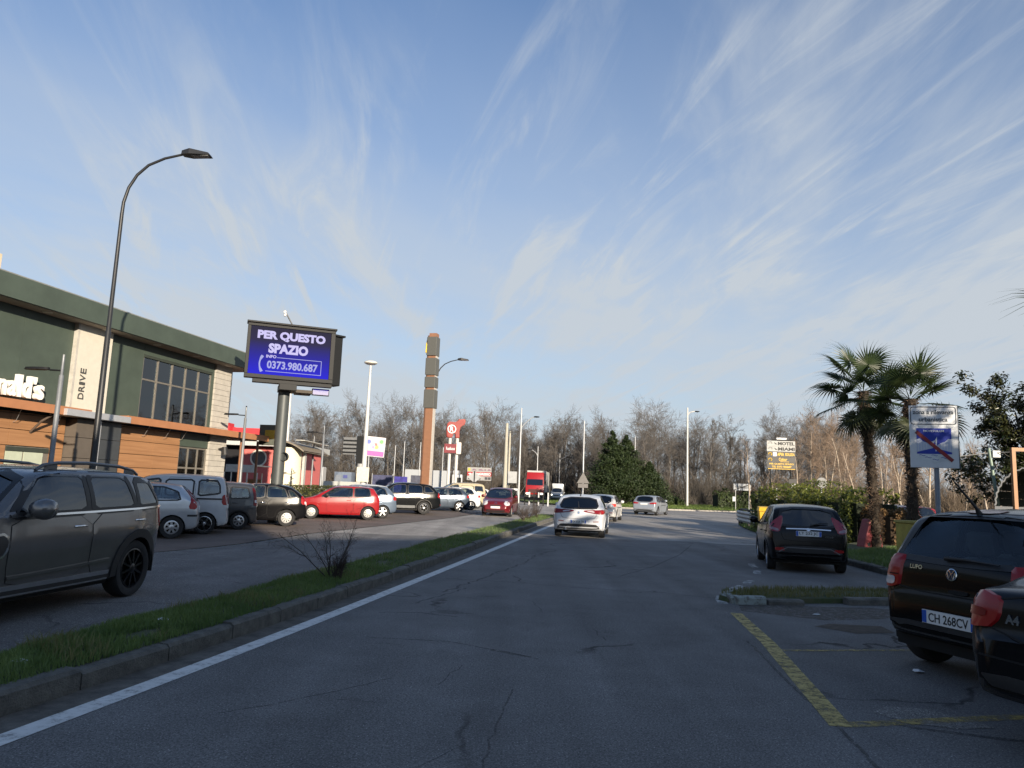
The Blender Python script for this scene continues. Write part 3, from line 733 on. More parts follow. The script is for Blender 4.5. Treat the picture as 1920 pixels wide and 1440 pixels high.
def seat_mesh():
    if not _seat:
        mb = MB(); mb.box(-.25, .25, -.24, .24, .0, .16); Mx = Matrix.Translation((-.24, 0, .12)) @ Matrix.Rotation(R(-14), 4, 'Y')
        mb.box(-.07, .06, -.24, .24, 0, .56, Mx); mb.box(-.045, .04, -.13, .13, .60, .80, Mx); mb.box(-.01, .005, -.07, -.055, .54, .62, Mx); mb.box(-.01, .005, .055, .07, .54, .62, Mx)
        o = mb.build('seat', M_seat, None, bev=.03, smooth=40); _seat.append(o.data); bpy.data.objects.remove(o)
    return _seat[0]
def sc_profile(base, L=None, W=None, H=None, **kw):
    sp = dict(base); fx = (L or base['L'])/base['L']; fz = (H or base['H'])/base['H']
    P = lambda p: [(x*fx, z*fz) for x, z in p]
    for k in ('top', 'bot', 'belt', 'wf', 'wr', 'wq', 'df', 'dr', 'ws'):
        if sp.get(k): sp[k] = P(sp[k])
    sp['wb'] = base['wb']*fx; sp['L'] = L or base['L']; sp['H'] = H or base['H']
    if W:
        fy = W/base['W']; sp['W'] = W
        for k in ('rw', 'fwin'):
            if sp.get(k): sp[k] = [(y*fy, z*fz) for y, z in sp[k]]
    elif fz != 1:
        for k in ('rw', 'fwin'):
            if sp.get(k): sp[k] = [(y, z*fz) for y, z in sp[k]]
    sp.update(kw); return sp
def plate(parent, o, n, e, txt, w=.52, h=.11, tilt=0., name='number_plate', small=False):
    """o centre, n outward, e to the reader's right"""
    ez = Vector(n).normalized(); ex = Vector(e).normalized(); ey = ez.cross(ex); M = frame(o, ex, ey, ez)
    mb = MB(); mb.box(-w/2, w/2, -h/2, h/2, -.03, .006, M); p = mb.build(name, M_plate, parent)
    if not small:
        for sx in (-1, 1):
            mb = MB(); mb.box(sx*w/2-.022-sx*.024, sx*w/2+.022-sx*.024, -h/2+.004, h/2-.004, .005, .008, M); mb.build('blue_band', M_plateb, p)
        if txt: text(txt, h*.9, M_ink, p, M @ Matrix.Translation((0, 0, .0075)), .001, .001, width=w*.74, height=h*.68)
    return p
def make_car(name, sp, label, cat, x, y, heading, group=None, scale=1., z=0., det=1.):
    """(x,y) ground point under the rear axle centre, heading in degrees from +x"""
    t = thing(name, label, cat, (x, y, z), R(heading), group, scale)
    step = .055 if det >= 1 else .10; B = Body(sp, step); pm = sp['paint']; W = sp['W']/2; r = sp['r']; wb = sp['wb']
    ps = .10 if det >= 1 else .2
    ar = r*sp.get('archk', 1.17)
    for xc in (0, wb): B.arch(xc, r*.98, ar)
    sides = sp.get('sides', 'LR'); glm = sp.get('glass', G_tint)
    wins = [(n, sp[k]) for k, n in (('wr', 'rear_side_window'), ('wf', 'front_side_window'), ('wq', 'quarter_window')) if sp.get(k)]
    for _, p in wins:
        for s in 'LR': B.cut(s, chaikin(p, 1, True, .10))
    if sp.get('rw'): B.cut('B', chaikin(sp['rw'], 1))
    if sp.get('fwin'): B.cut('F', chaikin(sp['fwin'], 1))
    B.build('body', pm, t)
    sealm = sp.get('seal', M_seal)
    for s in 'LR':
        for n, p in wins:
            gm = sp.get('glass_rear', glm) if n != 'front_side_window' else glm
            wo = B.patch(n, s, offset(p, .012), gm, t, .003, ps, False, 1, .10, sm=8); B.ring('window_frame', s, p, sp.get('so', .022), .016, sealm, wo, .006, .07, 1, .10)
        for k, n in (('df', 'front_door'), ('dr', 'rear_door')):
            if not sp.get(k): continue
            dp = sp[k]
            B.patch('door_gap', s, offset(chaikin(dp, 1), .008), M_gap, t, .0015, ps*1.3, False, 0)
            d = B.patch(n, s, dp, pm, t, .005, ps, True, 1)
            if sp.get('handles', True):
                hx, hz = sp['hf'] if k == 'df' else sp['hr']
                p = B.hit(s, hx, hz, .02); sg = 1 if s == 'L' else -1
                mb = MB(); mb.tube([(p.x-.09, p.y-.025*sg, p.z), (p.x-.07, p.y+.008*sg, p.z+.004), (p.x+.06, p.y+.008*sg, p.z+.004), (p.x+.085, p.y-.025*sg, p.z)], .012, 6); mb.build('handle', sp.get('hm', pm), d, smooth=60)
        if sp.get('sill'): B.strip('sill_trim', s, sp['sill'], sp.get('sillw', .07), sp.get('sillm', M_black), t, .010)
        for q in sp.get('strips', ()): B.strip(q[0], s, q[1], q[2], q[3], t, q[4] if len(q) > 4 else .008)
        for xc in (0, wb):
            c = [(xc+ar*math.cos(a), r*.98+ar*math.sin(a)) for a in np.linspace(R(-8), R(188), 27)]
            aw = sp.get('archw', .045)
            B.strip('arch_lip', s, [(xc+(ar+aw/2-.012)*math.cos(a), r*.98+(ar+aw/2-.012)*math.sin(a)) for a in np.linspace(R(sp.get('arch0', -6)), R(186), 30)], aw, sp.get('archm', pm), t, sp.get('archo', .012))
        if sp.get('mirror'):
            mx, mz = sp['mirror']; sg = 1 if s == 'L' else -1; p = B.hit(s, mx, mz, 0)
            mb = MB(); k = sp.get('msize', 1.)
            mb.lathe([(0, -.10*k), (.055*k, -.085*k), (.082*k, -.03*k), (.088*k, .03*k), (.07*k, .085*k), (0, .10*k)], 14, 'y', (p.x+.02, p.y+.14*sg, p.z+.06))
            mb.tube([(p.x+.04, p.y-.02*sg, p.z-.02), (p.x+.03, p.y+.10*sg, p.z+.03)], .028, 6)
            mb.build('mirror', sp.get('mirm', pm), t, smooth=60)
    if sp.get('rw'):
        wo = B.patch('rear_window', 'B', offset(sp['rw'], .012), sp.get('glass_rw', glm), t, .004, ps, False, 1, .15, sm=14); B.ring('window_frame', 'B', sp['rw'], .03, .02, sealm, wo, .006)
    if sp.get('fwin'):
        wo = B.patch('windscreen', 'F', offset(sp['fwin'], .012), sp.get('glass_f', G_clear), t, .004, ps, False, 1, .15, sm=14); B.ring('window_frame', 'F', sp['fwin'], .03, .02, sealm, wo, .006)
    W_ = sp['W']/2
    # underside and wheel wells
    mb = MB(); mb.box(-.45, wb+.45, -W_+.16, W_-.16, .20, .34)
    mb.build('floor_pan', M_well, t)
    for xc in (0, wb):
        for sg in (1, -1):
            mb = MB(); k = 14; a0 = [R(-10+200*i/k) for i in range(k+1)]; yo, yi = (W_-.035)*sg, (W_-.30)*sg
            for i, a in enumerate(a0):
                q = ar+.012; mb.v += [(xc+q*math.cos(a), yo, r*.98+q*math.sin(a)), (xc+q*math.cos(a), yi, r*.98+q*math.sin(a))]
                if i: K = len(mb.v); mb.f.append((K-4, K-3, K-1, K-2))
            mb.f.append(tuple(2*i+1 for i in range(k+1))); mb.build('wheel_well', M_well, t)
            add_wheel(t, xc, sg*(W_-sp.get('tw', .2)*.5-sp.get('inset', .03)), r, sp.get('tw', .2), sp['rim'], sp.get('rimm', M_rim))
    # interior
    if det > .4:
        sz = sp.get('seat_z', .42)*1.; sm = seat_mesh()
        rows = sp.get('rows', (.42, 1.28)); rows = [q*wb/2.49 for q in rows]
        for xr in rows:
            for sy in ((-.36, .36) if xr > 1.0 else sp.get('rear_seats', (-.40, .40))):
                o = link('seat', sm, None, t); o.location = (xr, sy*W_/.86, sz)
        dx = sp.get('dash', 1.95)*wb/2.49
        mb = MB(); mb.box(dx-.12, dx+.35, -W_*.84, W_*.84, .5, interp(sp['belt'], dx)-.01); mb.build('dashboard', M_seat, t, bev=.03)
        mb = MB(); mb.lathe([(.17, 0), (.18, .012), (.19, 0), (.18, -.012)], 20, 'x', (0, 0, 0), True); o = mb.build('steering_wheel', M_black, t, smooth=180)
        o.location = (dx-.26, .36*W_/.86, interp(sp['belt'], dx)-.02); o.rotation_euler = (0, R(-22), 0)
        mb = MB(); mb.box(-.35, wb-.15, -W_*.85, W_*.85, .30, .38); mb.build('cabin_floor', M_seat, t)
    return t, B
# ================================================================ VEHICLES
HATCH = dict(L=3.95, W=1.72, H=1.48, wb=2.49, r=.30, tw=.20, top=[(-.66, .46), (-.672, .58), (-.63, .70), (-.605, .97), (-.52, 1.09), (-.24, 1.37), (-.12, 1.425), (.3, 1.468), (.9, 1.48), (1.35, 1.455), (1.64, 1.38), (2.30, 1.02), (2.45, .965), (2.95, .865), (3.17, .76), (3.27, .62), (3.29, .44)],
    bot=[(-.66, .40), (-.6, .28), (-.35, .23), (.5, .2), (2.2, .2), (3.0, .21), (3.2, .26), (3.29, .38)], belt=[(-.7, .99), (0, .98), (1.2, .95), (2.4, .90), (3.3, .78)],
    wr=[(-.20, 1.03), (.66, .99), (.66, 1.375), (.25, 1.385), (-.04, 1.30)], wf=[(.74, .985), (1.98, .955), (1.96, 1.0), (1.48, 1.335), (1.3, 1.375), (.74, 1.375)],
    df=[(.72, .30), (1.90, .30), (1.98, .55), (1.98, .93), (.72, .96)], dr=[(.37, .56), (.42, .30), (.69, .30), (.69, .965), (-.16, .985), (-.13, .80), (.16, .66)],
    hf=(.86, .83), hr=(-.0, .85), rw=[(-.56, 1.03), (0, 1.015), (.56, 1.03), (.49, 1.37), (-.49, 1.37)], fwin=[(-.66, 1.0), (.66, 1.0), (.55, 1.385), (-.55, 1.385)],
    mirror=(1.78, .98), rim='cap7', rimm=M_rimw, seat_z=.40)
BOX = dict(HATCH, L=3.96, W=1.72, H=1.74, top=[(-.62, .46), (-.63, .58), (-.585, .72), (-.57, 1.0), (-.53, 1.35), (-.46, 1.62), (-.36, 1.70), (.2, 1.735), (1.0, 1.74), (1.5, 1.70), (1.75, 1.62), (2.45, 1.16), (2.6, 1.10), (3.02, .98), (3.2, .86), (3.31, .66), (3.33, .44)],
    belt=[(-.7, 1.08), (1.2, 1.06), (2.4, 1.03), (3.3, .86)], wr=None, wq=[(-.36, 1.20), (.22, 1.12), (.22, 1.56), (-.26, 1.55), (-.34, 1.42)], wf=[(1.28, 1.08), (2.2, 1.10), (2.2, 1.14), (1.78, 1.50), (1.28, 1.57)],
    wr2=None, df=[(1.26, .32), (1.98, .32), (2.1, .6), (2.2, 1.05), (1.26, 1.05)], dr=[(.42, .32), (1.20, .32), (1.20, 1.62), (.32, 1.62), (.32, .75)], hf=(1.4, .90), hr=(1.08, .90), rw=[(-.60, 1.10), (.60, 1.10), (.55, 1.60), (-.55, 1.60)],
    fwin=[(-.68, 1.13), (.68, 1.13), (.58, 1.62), (-.58, 1.62)], mirror=(2.0, 1.08), tum=.24, dash=2.05, seat_z=.5)
def corner(B, xoff=0.):
    W = B.sp['W']/2; B.org = {135: Vector((B.x0+.10, W*.82, 0)), 225: Vector((B.x0+.10, -W*.82, 0)), 45: Vector((B.x1-.14, W*.80, 0)), -45: Vector((B.x1-.14, -W*.80, 0))}
def lamps(B, t, poly, m=None, name='tail_light', both=(135, 225), off=.012, subs=()):
    """poly in (u,z): u>0 towards the car's centre line round the corner, u<0 along the flank"""
    out = []
    for d in both:
        f = (1 if d in (135, -45) else -1)
        p = B.patch(name, d, [(u*f, z) for u, z in poly], m or M_red, t, off, .07)
        for (sp_, sm, so) in subs: B.patch('lamp_lens', d, [(u*f, z) for u, z in sp_], sm, p, so, .07, False)
        out.append(p)
    return out
def rear_kit(B, t, plate_z=.82, txt=None, seam=None, bumper=None, bumper_m=None, wiper=None, refl=None, tilt=None, handle=None, bump_seam=None, plate_dx=0., plate_small=False, brake=None, badge=None, badge_r=.045, bump_split=None):
    W = B.sp['W']/2
    if seam: B.ring('panel_gap', 'B', seam, .004, .006, M_gap, t, .003, .09)
    if bumper: B.patch('bumper_trim', 'B', bumper, bumper_m or M_black, t, .008, .12)
    if bump_seam: B.strip('panel_gap', 'B', bump_seam, .012, M_gap, t, .003)
    if plate_z:
        p = B.hit('B', 0, plate_z, .0); q1 = B.hit('B', 0, plate_z+.05, 0); q0 = B.hit('B', 0, plate_z-.05, 0); up_ = (q1-q0).normalized() if (q1-q0).length < .2 else Vector((0, 0, 1))
        n = Vector((0, 1, 0)).cross(up_)*1.; n = n if n.x < 0 else -n; n = (n+Vector((-1.5, 0, 0))).normalized()
        plate(t, Vector((p.x-.018, plate_dx, p.z)), n, (0, -1, 0), txt, small=plate_small)
    if wiper:
        a = [B.hit('B', u, z, .03) for u, z in wiper]; mb = MB(); mb.tube(a, [.022, .014, .008][:len(a)] if len(a) == 3 else .012, 6); mb.build('wiper', M_black, t, smooth=60)
    if refl:
        for s in (1, -1): B.patch('reflector', 'B', [(u*s, z) for u, z in refl], M_red, t, .012, .1)
    if handle: B.patch('boot_handle', 'B', handle[0], handle[1], t, .014, .1)
    if brake: B.patch('brake_light', 'B', brake, M_redd, t, .01, .1)
    if badge:
        p = B.hit('B', 0, badge, .002); q1 = B.hit('B', 0, badge+.05, 0); q0 = B.hit('B', 0, badge-.05, 0); up_ = (q1-q0).normalized(); n = up_.cross(Vector((0, 1, 0))); n = n if n.x < 0 else -n
        ex = Vector((0, -1, 0)); M = frame(p, ex, n.cross(ex), n); mb = MB(); r = badge_r
        mb.lathe([(r, 0), (r*1.0, .006), (r*.86, .010), (r*.82, .005), (0, .005)], 28); mb.v = [tuple(M @ Vector(v)) for v in mb.v]; bo = mb.build('badge', M_chrome, t, smooth=40); return bo, M
    return None, None
def front_kit(B, t, lamp, grille=None, plate_z=None, fog=None):
    lamps(B, t, lamp, M_clear, 'headlight', (45, -45), .010)
    if grille: B.patch('grille', 'F', grille, M_black, t, .008, .12)
    if fog: B.patch('air_intake', 'F', fog, M_black, t, .008, .12)
    if plate_z: p = B.hit('F', 0, plate_z, 0); plate(t, Vector((p.x+.02, 0, p.z)), (1, 0, 0), (0, 1, 0), None, small=True)
    B.strip('panel_gap', 'F', [(-.62, .0+B.sp['belt'][-1][1]*1.06), (0, B.sp['belt'][-1][1]*1.0), (.62, B.sp['belt'][-1][1]*1.06)], .012, M_gap, t, .003)

# ---- grey-brown compact SUV at the left frame edge
MINI = dict(plan=[(-.80, .46), (-.78, .62), (-.70, .74), (-.50, .845), (-.1, .90), (.4, .91), (2.6, .91), (3.05, .84), (3.35, .70), (3.49, .52)], L=4.30, W=1.82, H=1.555, wb=2.67, r=.342, tw=.225, paint=pmat('mini', (.175, .168, .165), .55, .26),
    top=[(-.80, .50), (-.81, .66), (-.785, .80), (-.775, 1.00), (-.69, 1.16), (-.50, 1.44), (-.38, 1.495), (.2, 1.545), (.9, 1.555), (1.45, 1.535), (1.72, 1.47), (2.12, 1.18), (2.22, 1.08), (2.6, 1.045), (3.15, .985), (3.36, .89), (3.47, .72), (3.49, .5)],
    bot=[(-.80, .42), (-.72, .30), (-.4, .25), (.5, .24), (2.2, .24), (3.1, .26), (3.4, .32), (3.49, .42)], belt=[(-.85, 1.075), (.5, 1.05), (2.2, 1.03), (3.5, .88)], tum=.30,
    wq=[(-.52, 1.115), (-.02, 1.095), (-.02, 1.395), (-.34, 1.39)], wr=[(.08, 1.09), (.86, 1.075), (.86, 1.44), (.3, 1.445), (.17, 1.40)], wf=[(.98, 1.07), (2.02, 1.055), (2.03, 1.08), (1.66, 1.42), (1.55, 1.445), (.98, 1.445)],
    df=[(.93, .36), (2.08, .36), (2.13, .6), (2.10, 1.035), (.93, 1.05)], dr=[(.46, .60), (.52, .36), (.90, .36), (.90, 1.05), (-.16, 1.07), (-.13, .84), (.20, .74)], hf=(1.12, .90), hr=(-.0, .925), hm=M_chrome,
    rw=[(-.55, 1.12), (.55, 1.12), (.49, 1.42), (-.49, 1.42)], fwin=[(-.70, 1.10), (.70, 1.10), (.60, 1.46), (-.60, 1.46)], mirror=(1.86, 1.05), msize=1.22, rim='black10', rimm=M_rimb,
    archm=M_black, archw=.10, archk=1.15, archo=.022, sill=[(.50, .325), (2.18, .325)], sillw=.10, sillm=M_rim, so=.055, seat_z=.46, dash=1.85, glass=glass('mini_glass', .10, (.7, .9, .95)), glass_rear=glass('mini_glass', .10),
    strips=[('belt_trim', [(-.62, 1.085), (-.02, 1.066), (.9, 1.05), (2.12, 1.035)], .022, M_chrome, .016), ('sill_cladding', [(.42, .275), (2.26, .275)], .11, M_black, .006), ('door_crease', [(.52, .50), (1.4, .47), (2.1, .455)], .035, None, .012)])
MINI['strips'][2] = ('door_crease', MINI['strips'][2][1], .03, MINI['paint'], .018)
t, B = make_car('compact_suv', MINI, 'grey-brown compact SUV with black wheels and roof rails, cut by the left frame edge', 'car', -5.45, 9.46, -95.5, z=.10)
for s in (1, -1):
    mb = MB(); pts = [B.hit('T', x, .60*s, z_) for x, z_ in ((-.30, .015), (-.18, .055), (.1, .072), (.7, .075), (1.2, .068), (1.42, .05), (1.52, .01))]
    mb.tube(pts, [.018, .020, .020, .020, .020, .020, .018], 8)
    for x in (-.1, 1.32): q = B.hit('T', x, .60*s, 0); mb.box(q.x-.11, q.x+.06, q.y-.016, q.y+.016, q.z-.02, q.z+.055)
    mb.build('roof_rail', mat('rail_grey', (.14, .145, .155), .35, .6, var=.05), t, smooth=50)
corner(B); lamps(B, t, [(-.14, .82), (.12, .82), (.13, 1.06), (-.13, 1.08)], M_red)
B.patch('side_vent', 'L', [(2.17, .69), (2.36, .60), (2.46, .70), (2.44, .86), (2.17, .88)], M_black, t, .02); B.ring('vent_trim', 'L', [(2.17, .69), (2.36, .60), (2.46, .70), (2.44, .86), (2.17, .88)], .012, .012, M_chrome, t, .022)
front_kit(B, t, [(-.15, .76), (.10, .74), (.10, .96), (-.15, .97)], [(-.5, .45), (.5, .45), (.55, .72), (-.55, .72)])

# ---- cars parked in angled bays before the restaurant
PH = 198.
def parked(name, sp, label, x, y, h=PH, sc=1., det=1., tail=None, tm=None, tsub=(), front=None, z=None, pz=.8, cat='car', **kw):
    t, B = make_car(name, sp, label, cat, x, y, h, 'cars parked nose-in before the restaurant', sc, lz(y) if z is None else z, det)
    corner(B)
    if tail: lamps(B, t, tail, tm or M_red, subs=tsub)
    if front: lamps(B, t, front, M_clear, 'headlight', (45, -45), .010)
    rear_kit(B, t, pz, plate_small=True, **kw)
    return t, B
silver = pmat('silver', (.50, .515, .535), .45, .3)
sp = sc_profile(HATCH, 3.84, 1.66, 1.48, paint=silver, rim='steel', rimm=M_rim, sides='LR', handles=False, wr=[(-.16, 1.03), (.6, 1.0), (.6, 1.36), (.28, 1.36), (-.08, 1.24)], dr=None, wf=None, df=[(.62, .3), (1.86, .3), (1.92, .9), (.62, .97)], rimst=None,
    top=[(-.62, .46), (-.645, .60), (-.61, .70), (-.58, .95), (-.50, 1.05), (-.18, 1.39), (-.08, 1.43), (.3, 1.468), (.9, 1.48), (1.35, 1.455), (1.64, 1.38), (2.25, 1.02), (2.4, .965), (2.85, .865), (3.07, .76), (3.17, .62), (3.2, .44)], glass=G_clear, strips=[('bumper_strip', [(-.60, .62), (-.36, .62)], .05, M_black, .014)])
sp['rim'] = 'cap7'; sp['rimm'] = M_rim
parked('parked_hatchback', sp, 'silver three-door hatchback with tall red rear lamp behind the grey-brown SUV', -9.22, 20.9, 200., tail=[(-.20, .80), (-.02, .78), (.07, 1.02), (.10, 1.28), (-.01, 1.30), (-.10, 1.10)], tm=M_red)
# white high-roofed people carrier
whitev = pmat('white_van', (.50, .51, .52), 0, .3)
sp = dict(BOX, paint=whitev, rim='alloy', rimm=M_rim, glass=G_clear, r=.31, handles=False, wr=[(.38, 1.12), (1.10, 1.11), (1.12, 1.50), (1.05, 1.55), (.38, 1.56)], so=.032,
    strips=[('door_rail', [(-.46, 1.03), (.30, 1.03)], .045, M_black, .012), ('rub_strip', [(.36, .55), (1.98, .55)], .07, whitev, .02)])
parked('parked_van', sp, 'white high-roofed passenger van between the silver hatchback and the grey city car', -9.13, 22.85, 199., tail=[(-.13, .86), (.06, .86), (.08, 1.16), (-.11, 1.16)], tsub=[([(-.02, .87), (.05, .87), (.06, .98), (-.02, .98)], M_clear, .016)])
# grey city car
sp = sc_profile(BOX, 3.60, 1.60, 1.54, paint=pmat('grey_city', (.075, .078, .085), .4, .32), rim='cap7', rimm=M_rim, glass=G_clear, r=.285, handles=True, wr=[(.42, .99), (1.0, .985), (1.0, 1.36), (.42, 1.37)], wq=[(-.30, 1.03), (.32, 1.0), (.32, 1.37), (-.22, 1.35)], hr=(.15, .86), hf=(1.22, .86), archm=M_black, archw=.05)
parked('parked_city_car', sp, 'dark grey boxy city car with tall thin rear lamps next to the white van', -9.0, 25.3, 199., tail=[(-.10, .78), (.05, .78), (.04, 1.02), (-.02, 1.36), (-.09, 1.36), (-.07, 1.0)], tm=M_redd, tsub=[([(-.06, .88), (.02, .88), (.02, .97), (-.06, .97)], M_clear, .016)])
# black rounded hatchback
blk = pmat('black', (.005, .005, .006), .1, .2)
C3 = sc_profile(HATCH, 3.86, 1.68, 1.52, paint=blk, rim='cap9', rimm=M_rimw, glass=G_clear, hm=M_chrome,
    top=[(-.68, .46), (-.70, .58), (-.67, .72), (-.64, .95), (-.52, 1.14), (-.30, 1.32), (-.05, 1.45), (.3, 1.505), (.8, 1.52), (1.25, 1.50), (1.55, 1.42), (2.15, 1.12), (2.45, 1.0), (2.85, .88), (3.05, .76), (3.14, .62), (3.16, .44)],
    wr=[(-.02, 1.02), (.72, 1.0), (.72, 1.41), (.45, 1.42), (.12, 1.33)], wq=[(-.36, 1.06), (-.10, 1.04), (-.0, 1.28), (-.08, 1.29), (-.2, 1.22)], wf=[(.80, 1.0), (2.02, .98), (2.02, 1.03), (1.5, 1.38), (1.3, 1.42), (.80, 1.42)])
parked('parked_compact', C3, 'black rounded hatchback with pale wheel trims in front of the billboard pole', -8.2, 27.95, 197., tail=[(-.16, .80), (.05, .78), (.06, 1.00), (-.04, 1.12), (-.14, 1.04)], tsub=[([(-.05, .80), (.03, .80), (.03, .90), (-.05, .90)], M_clear, .016)])
# red city car
redp = pmat('red', (.26, .009, .012), 0, .25)
UP = sc_profile(HATCH, 3.60, 1.65, 1.48, paint=redp, rim='cap9', rimm=M_rimw, r=.295, glass=G_tint, wb=2.42,
    top=[(-.50, .46), (-.52, .58), (-.50, .72), (-.47, .98), (-.40, 1.12), (-.24, 1.38), (-.14, 1.42), (.3, 1.465), (.9, 1.48), (1.35, 1.46), (1.66, 1.38), (2.35, .99), (2.48, .945), (2.86, .86), (3.0, .77), (3.07, .62), (3.09, .44)], wr=[(-.10, 1.01), (.62, .985), (.62, 1.37), (.14, 1.38), (-.02, 1.34)], wf=[(.70, .98), (2.0, .955), (2.0, 1.0), (1.52, 1.33), (1.35, 1.37), (.70, 1.37)], mirm=M_black,
    bot=[(-.50, .40), (-.45, .28), (-.3, .22), (.5, .19), (2.2, .19), (2.9, .21), (3.03, .26), (3.09, .38)], belt=[(-.6, .99), (0, .98), (1.2, .95), (2.4, .90), (3.1, .80)])
parked('parked_red_car', UP, 'bright red small hatchback parked side-on by the clipped hedge', -6.46, 34.6, 194., 1.02, tail=[(-.10, .82), (.10, .80), (.10, 1.12), (-.06, 1.16)], front=[(-.22, .66), (.05, .64), (.05, .78), (-.20, .82)])
# blue-grey hatch with a white roof, half hidden
sp = sc_profile(HATCH, 3.95, 1.72, 1.54, paint=pmat('blue_grey', (.12, .16, .22), .4, .3), rim='alloy', rimm=M_rim, glass=G_tint)
t, B = parked('parked_hatchback', sp, 'blue-grey hatchback with a white roof mostly hidden behind the red one', -6.2, 36.9, 195., 1.03, .6, tail=[(-.16, .84), (.08, .84), (.06, 1.0), (-.10, 1.02)])
B.patch('roof_panel', 'T', [(-.22, -.56), (1.45, -.52), (1.45, .52), (-.22, .56)], whitev, t, .012, .2)
# black SUV
SUV = sc_profile(HATCH, 4.68, 1.88, 1.72, paint=pmat('black_suv', (.005, .006, .007), .1, .2), rim='alloy6', rimm=M_rim, r=.36, tw=.24, glass=G_tint, glass_rear=G_dark, hm=M_chrome, wb=2.70,
    top=[(-.95, .52), (-.97, .68), (-.93, .82), (-.90, 1.08), (-.78, 1.25), (-.45, 1.58), (-.30, 1.64), (.3, 1.70), (1.0, 1.72), (1.5, 1.69), (1.85, 1.60), (2.45, 1.20), (2.65, 1.12), (3.3, 1.02), (3.55, .90), (3.68, .70), (3.72, .5)], bot=[(-.95, .46), (-.85, .36), (-.4, .3), (.5, .28), (2.2, .28), (3.4, .3), (3.6, .36), (3.72, .46)], belt=[(-1, 1.14), (0, 1.13), (1.2, 1.09), (2.4, 1.04), (3.7, .9)],
    wr=[(.10, 1.15), (.92, 1.13), (.92, 1.58), (.30, 1.58), (.12, 1.50)], wq=[(-.55, 1.20), (.0, 1.17), (.0, 1.52), (-.25, 1.50)], wf=[(1.02, 1.12), (2.15, 1.10), (2.15, 1.14), (1.68, 1.52), (1.5, 1.58), (1.02, 1.58)], df=[(.97, .42), (2.15, .42), (2.22, .65), (2.22, 1.07), (.97, 1.10)], dr=[(.48, .66), (.55, .42), (.94, .42), (.94, 1.10), (-.1, 1.12), (-.08, .95), (.22, .82)], hf=(1.14, .97), hr=(.12, 1.0), mirror=(1.98, 1.13),
    rw=[(-.58, 1.22), (.58, 1.22), (.50, 1.55), (-.50, 1.55)], fwin=[(-.72, 1.16), (.72, 1.16), (.6, 1.58), (-.6, 1.58)], archm=M_black, archw=.05, sill=[(.5, .40), (2.2, .40)], sillm=mat('sill_grey', (.12, .125, .13), .5, .2), sillw=.14, seat_z=.55, dash=2.05)
parked('parked_suv', SUV, 'large black SUV with six-spoke silver wheels parked in front of the brown pylon', -4.85, 42.2, 197., tail=[(-.18, .92), (.06, .90), (.08, 1.16), (-.10, 1.20)], front=[(-.22, .80), (.05, .78), (.05, .95), (-.2, .98)], refl=[(.55, .50), (.8, .5), (.8, .56), (.55, .56)])
# slate blue hatch
sp = sc_profile(HATCH, 4.2, 1.78, 1.47, paint=pmat('slate_blue', (.055, .075, .105), .5, .3), rim='alloy', rimm=M_rim, r=.315, glass=G_tint)
parked('parked_hatchback', sp, 'slate blue hatchback with silver wheels right of the black SUV', -3.2, 47.2, 196., 1.0, .7, tail=[(-.22, .84), (.08, .86), (.10, .98), (-.12, 1.04)])
sp = sc_profile(HATCH, 4.1, 1.75, 1.50, paint=whitev, rim='alloy', rimm=M_rim, glass=G_tint)
parked('parked_hatchback', sp, 'white hatchback just showing its tail behind the slate blue one', -2.65, 50.6, 196., 1.0, .5, tail=[(-.18, .84), (.06, .86), (.08, .98), (-.10, 1.02)])
sp = sc_profile(BOX, 4.3, 1.80, 1.83, paint=pmat('cream', (.38, .32, .205), 0, .35), rim='cap7', rimm=M_rimw, glass=G_tint, r=.31, handles=False, wr=[(.30, 1.18), (1.25, 1.17), (1.25, 1.60), (.30, 1.60)], wq=[(-.42, 1.20), (.22, 1.18), (.22, 1.60), (-.34, 1.59)], strips=[('rear_bumper', [(-.60, .55), (-.40, .55)], .40, mat('van_bumper', (.16, .16, .17), .7), .02)])
parked('parked_van', sp, 'cream yellow van with a grey bumper behind the white hatchback', -2.4, 54.8, 196., 1.0, .6, tail=[(-.08, .95), (.06, .95), (.06, 1.15), (-.06, 1.15)])
sp = sc_profile(HATCH, 4.0, 1.72, 1.48, paint=whitev, rim='cap7', rimm=M_rim, glass=G_tint)
parked('parked_hatchback', sp, 'white hatchback with dark red lamps at the far end of the parked row', -1.95, 59.5, 196., 1.0, .4, tail=[(-.16, .78), (.10, .78), (.10, 1.04), (-.08, 1.08)], tm=M_redd)

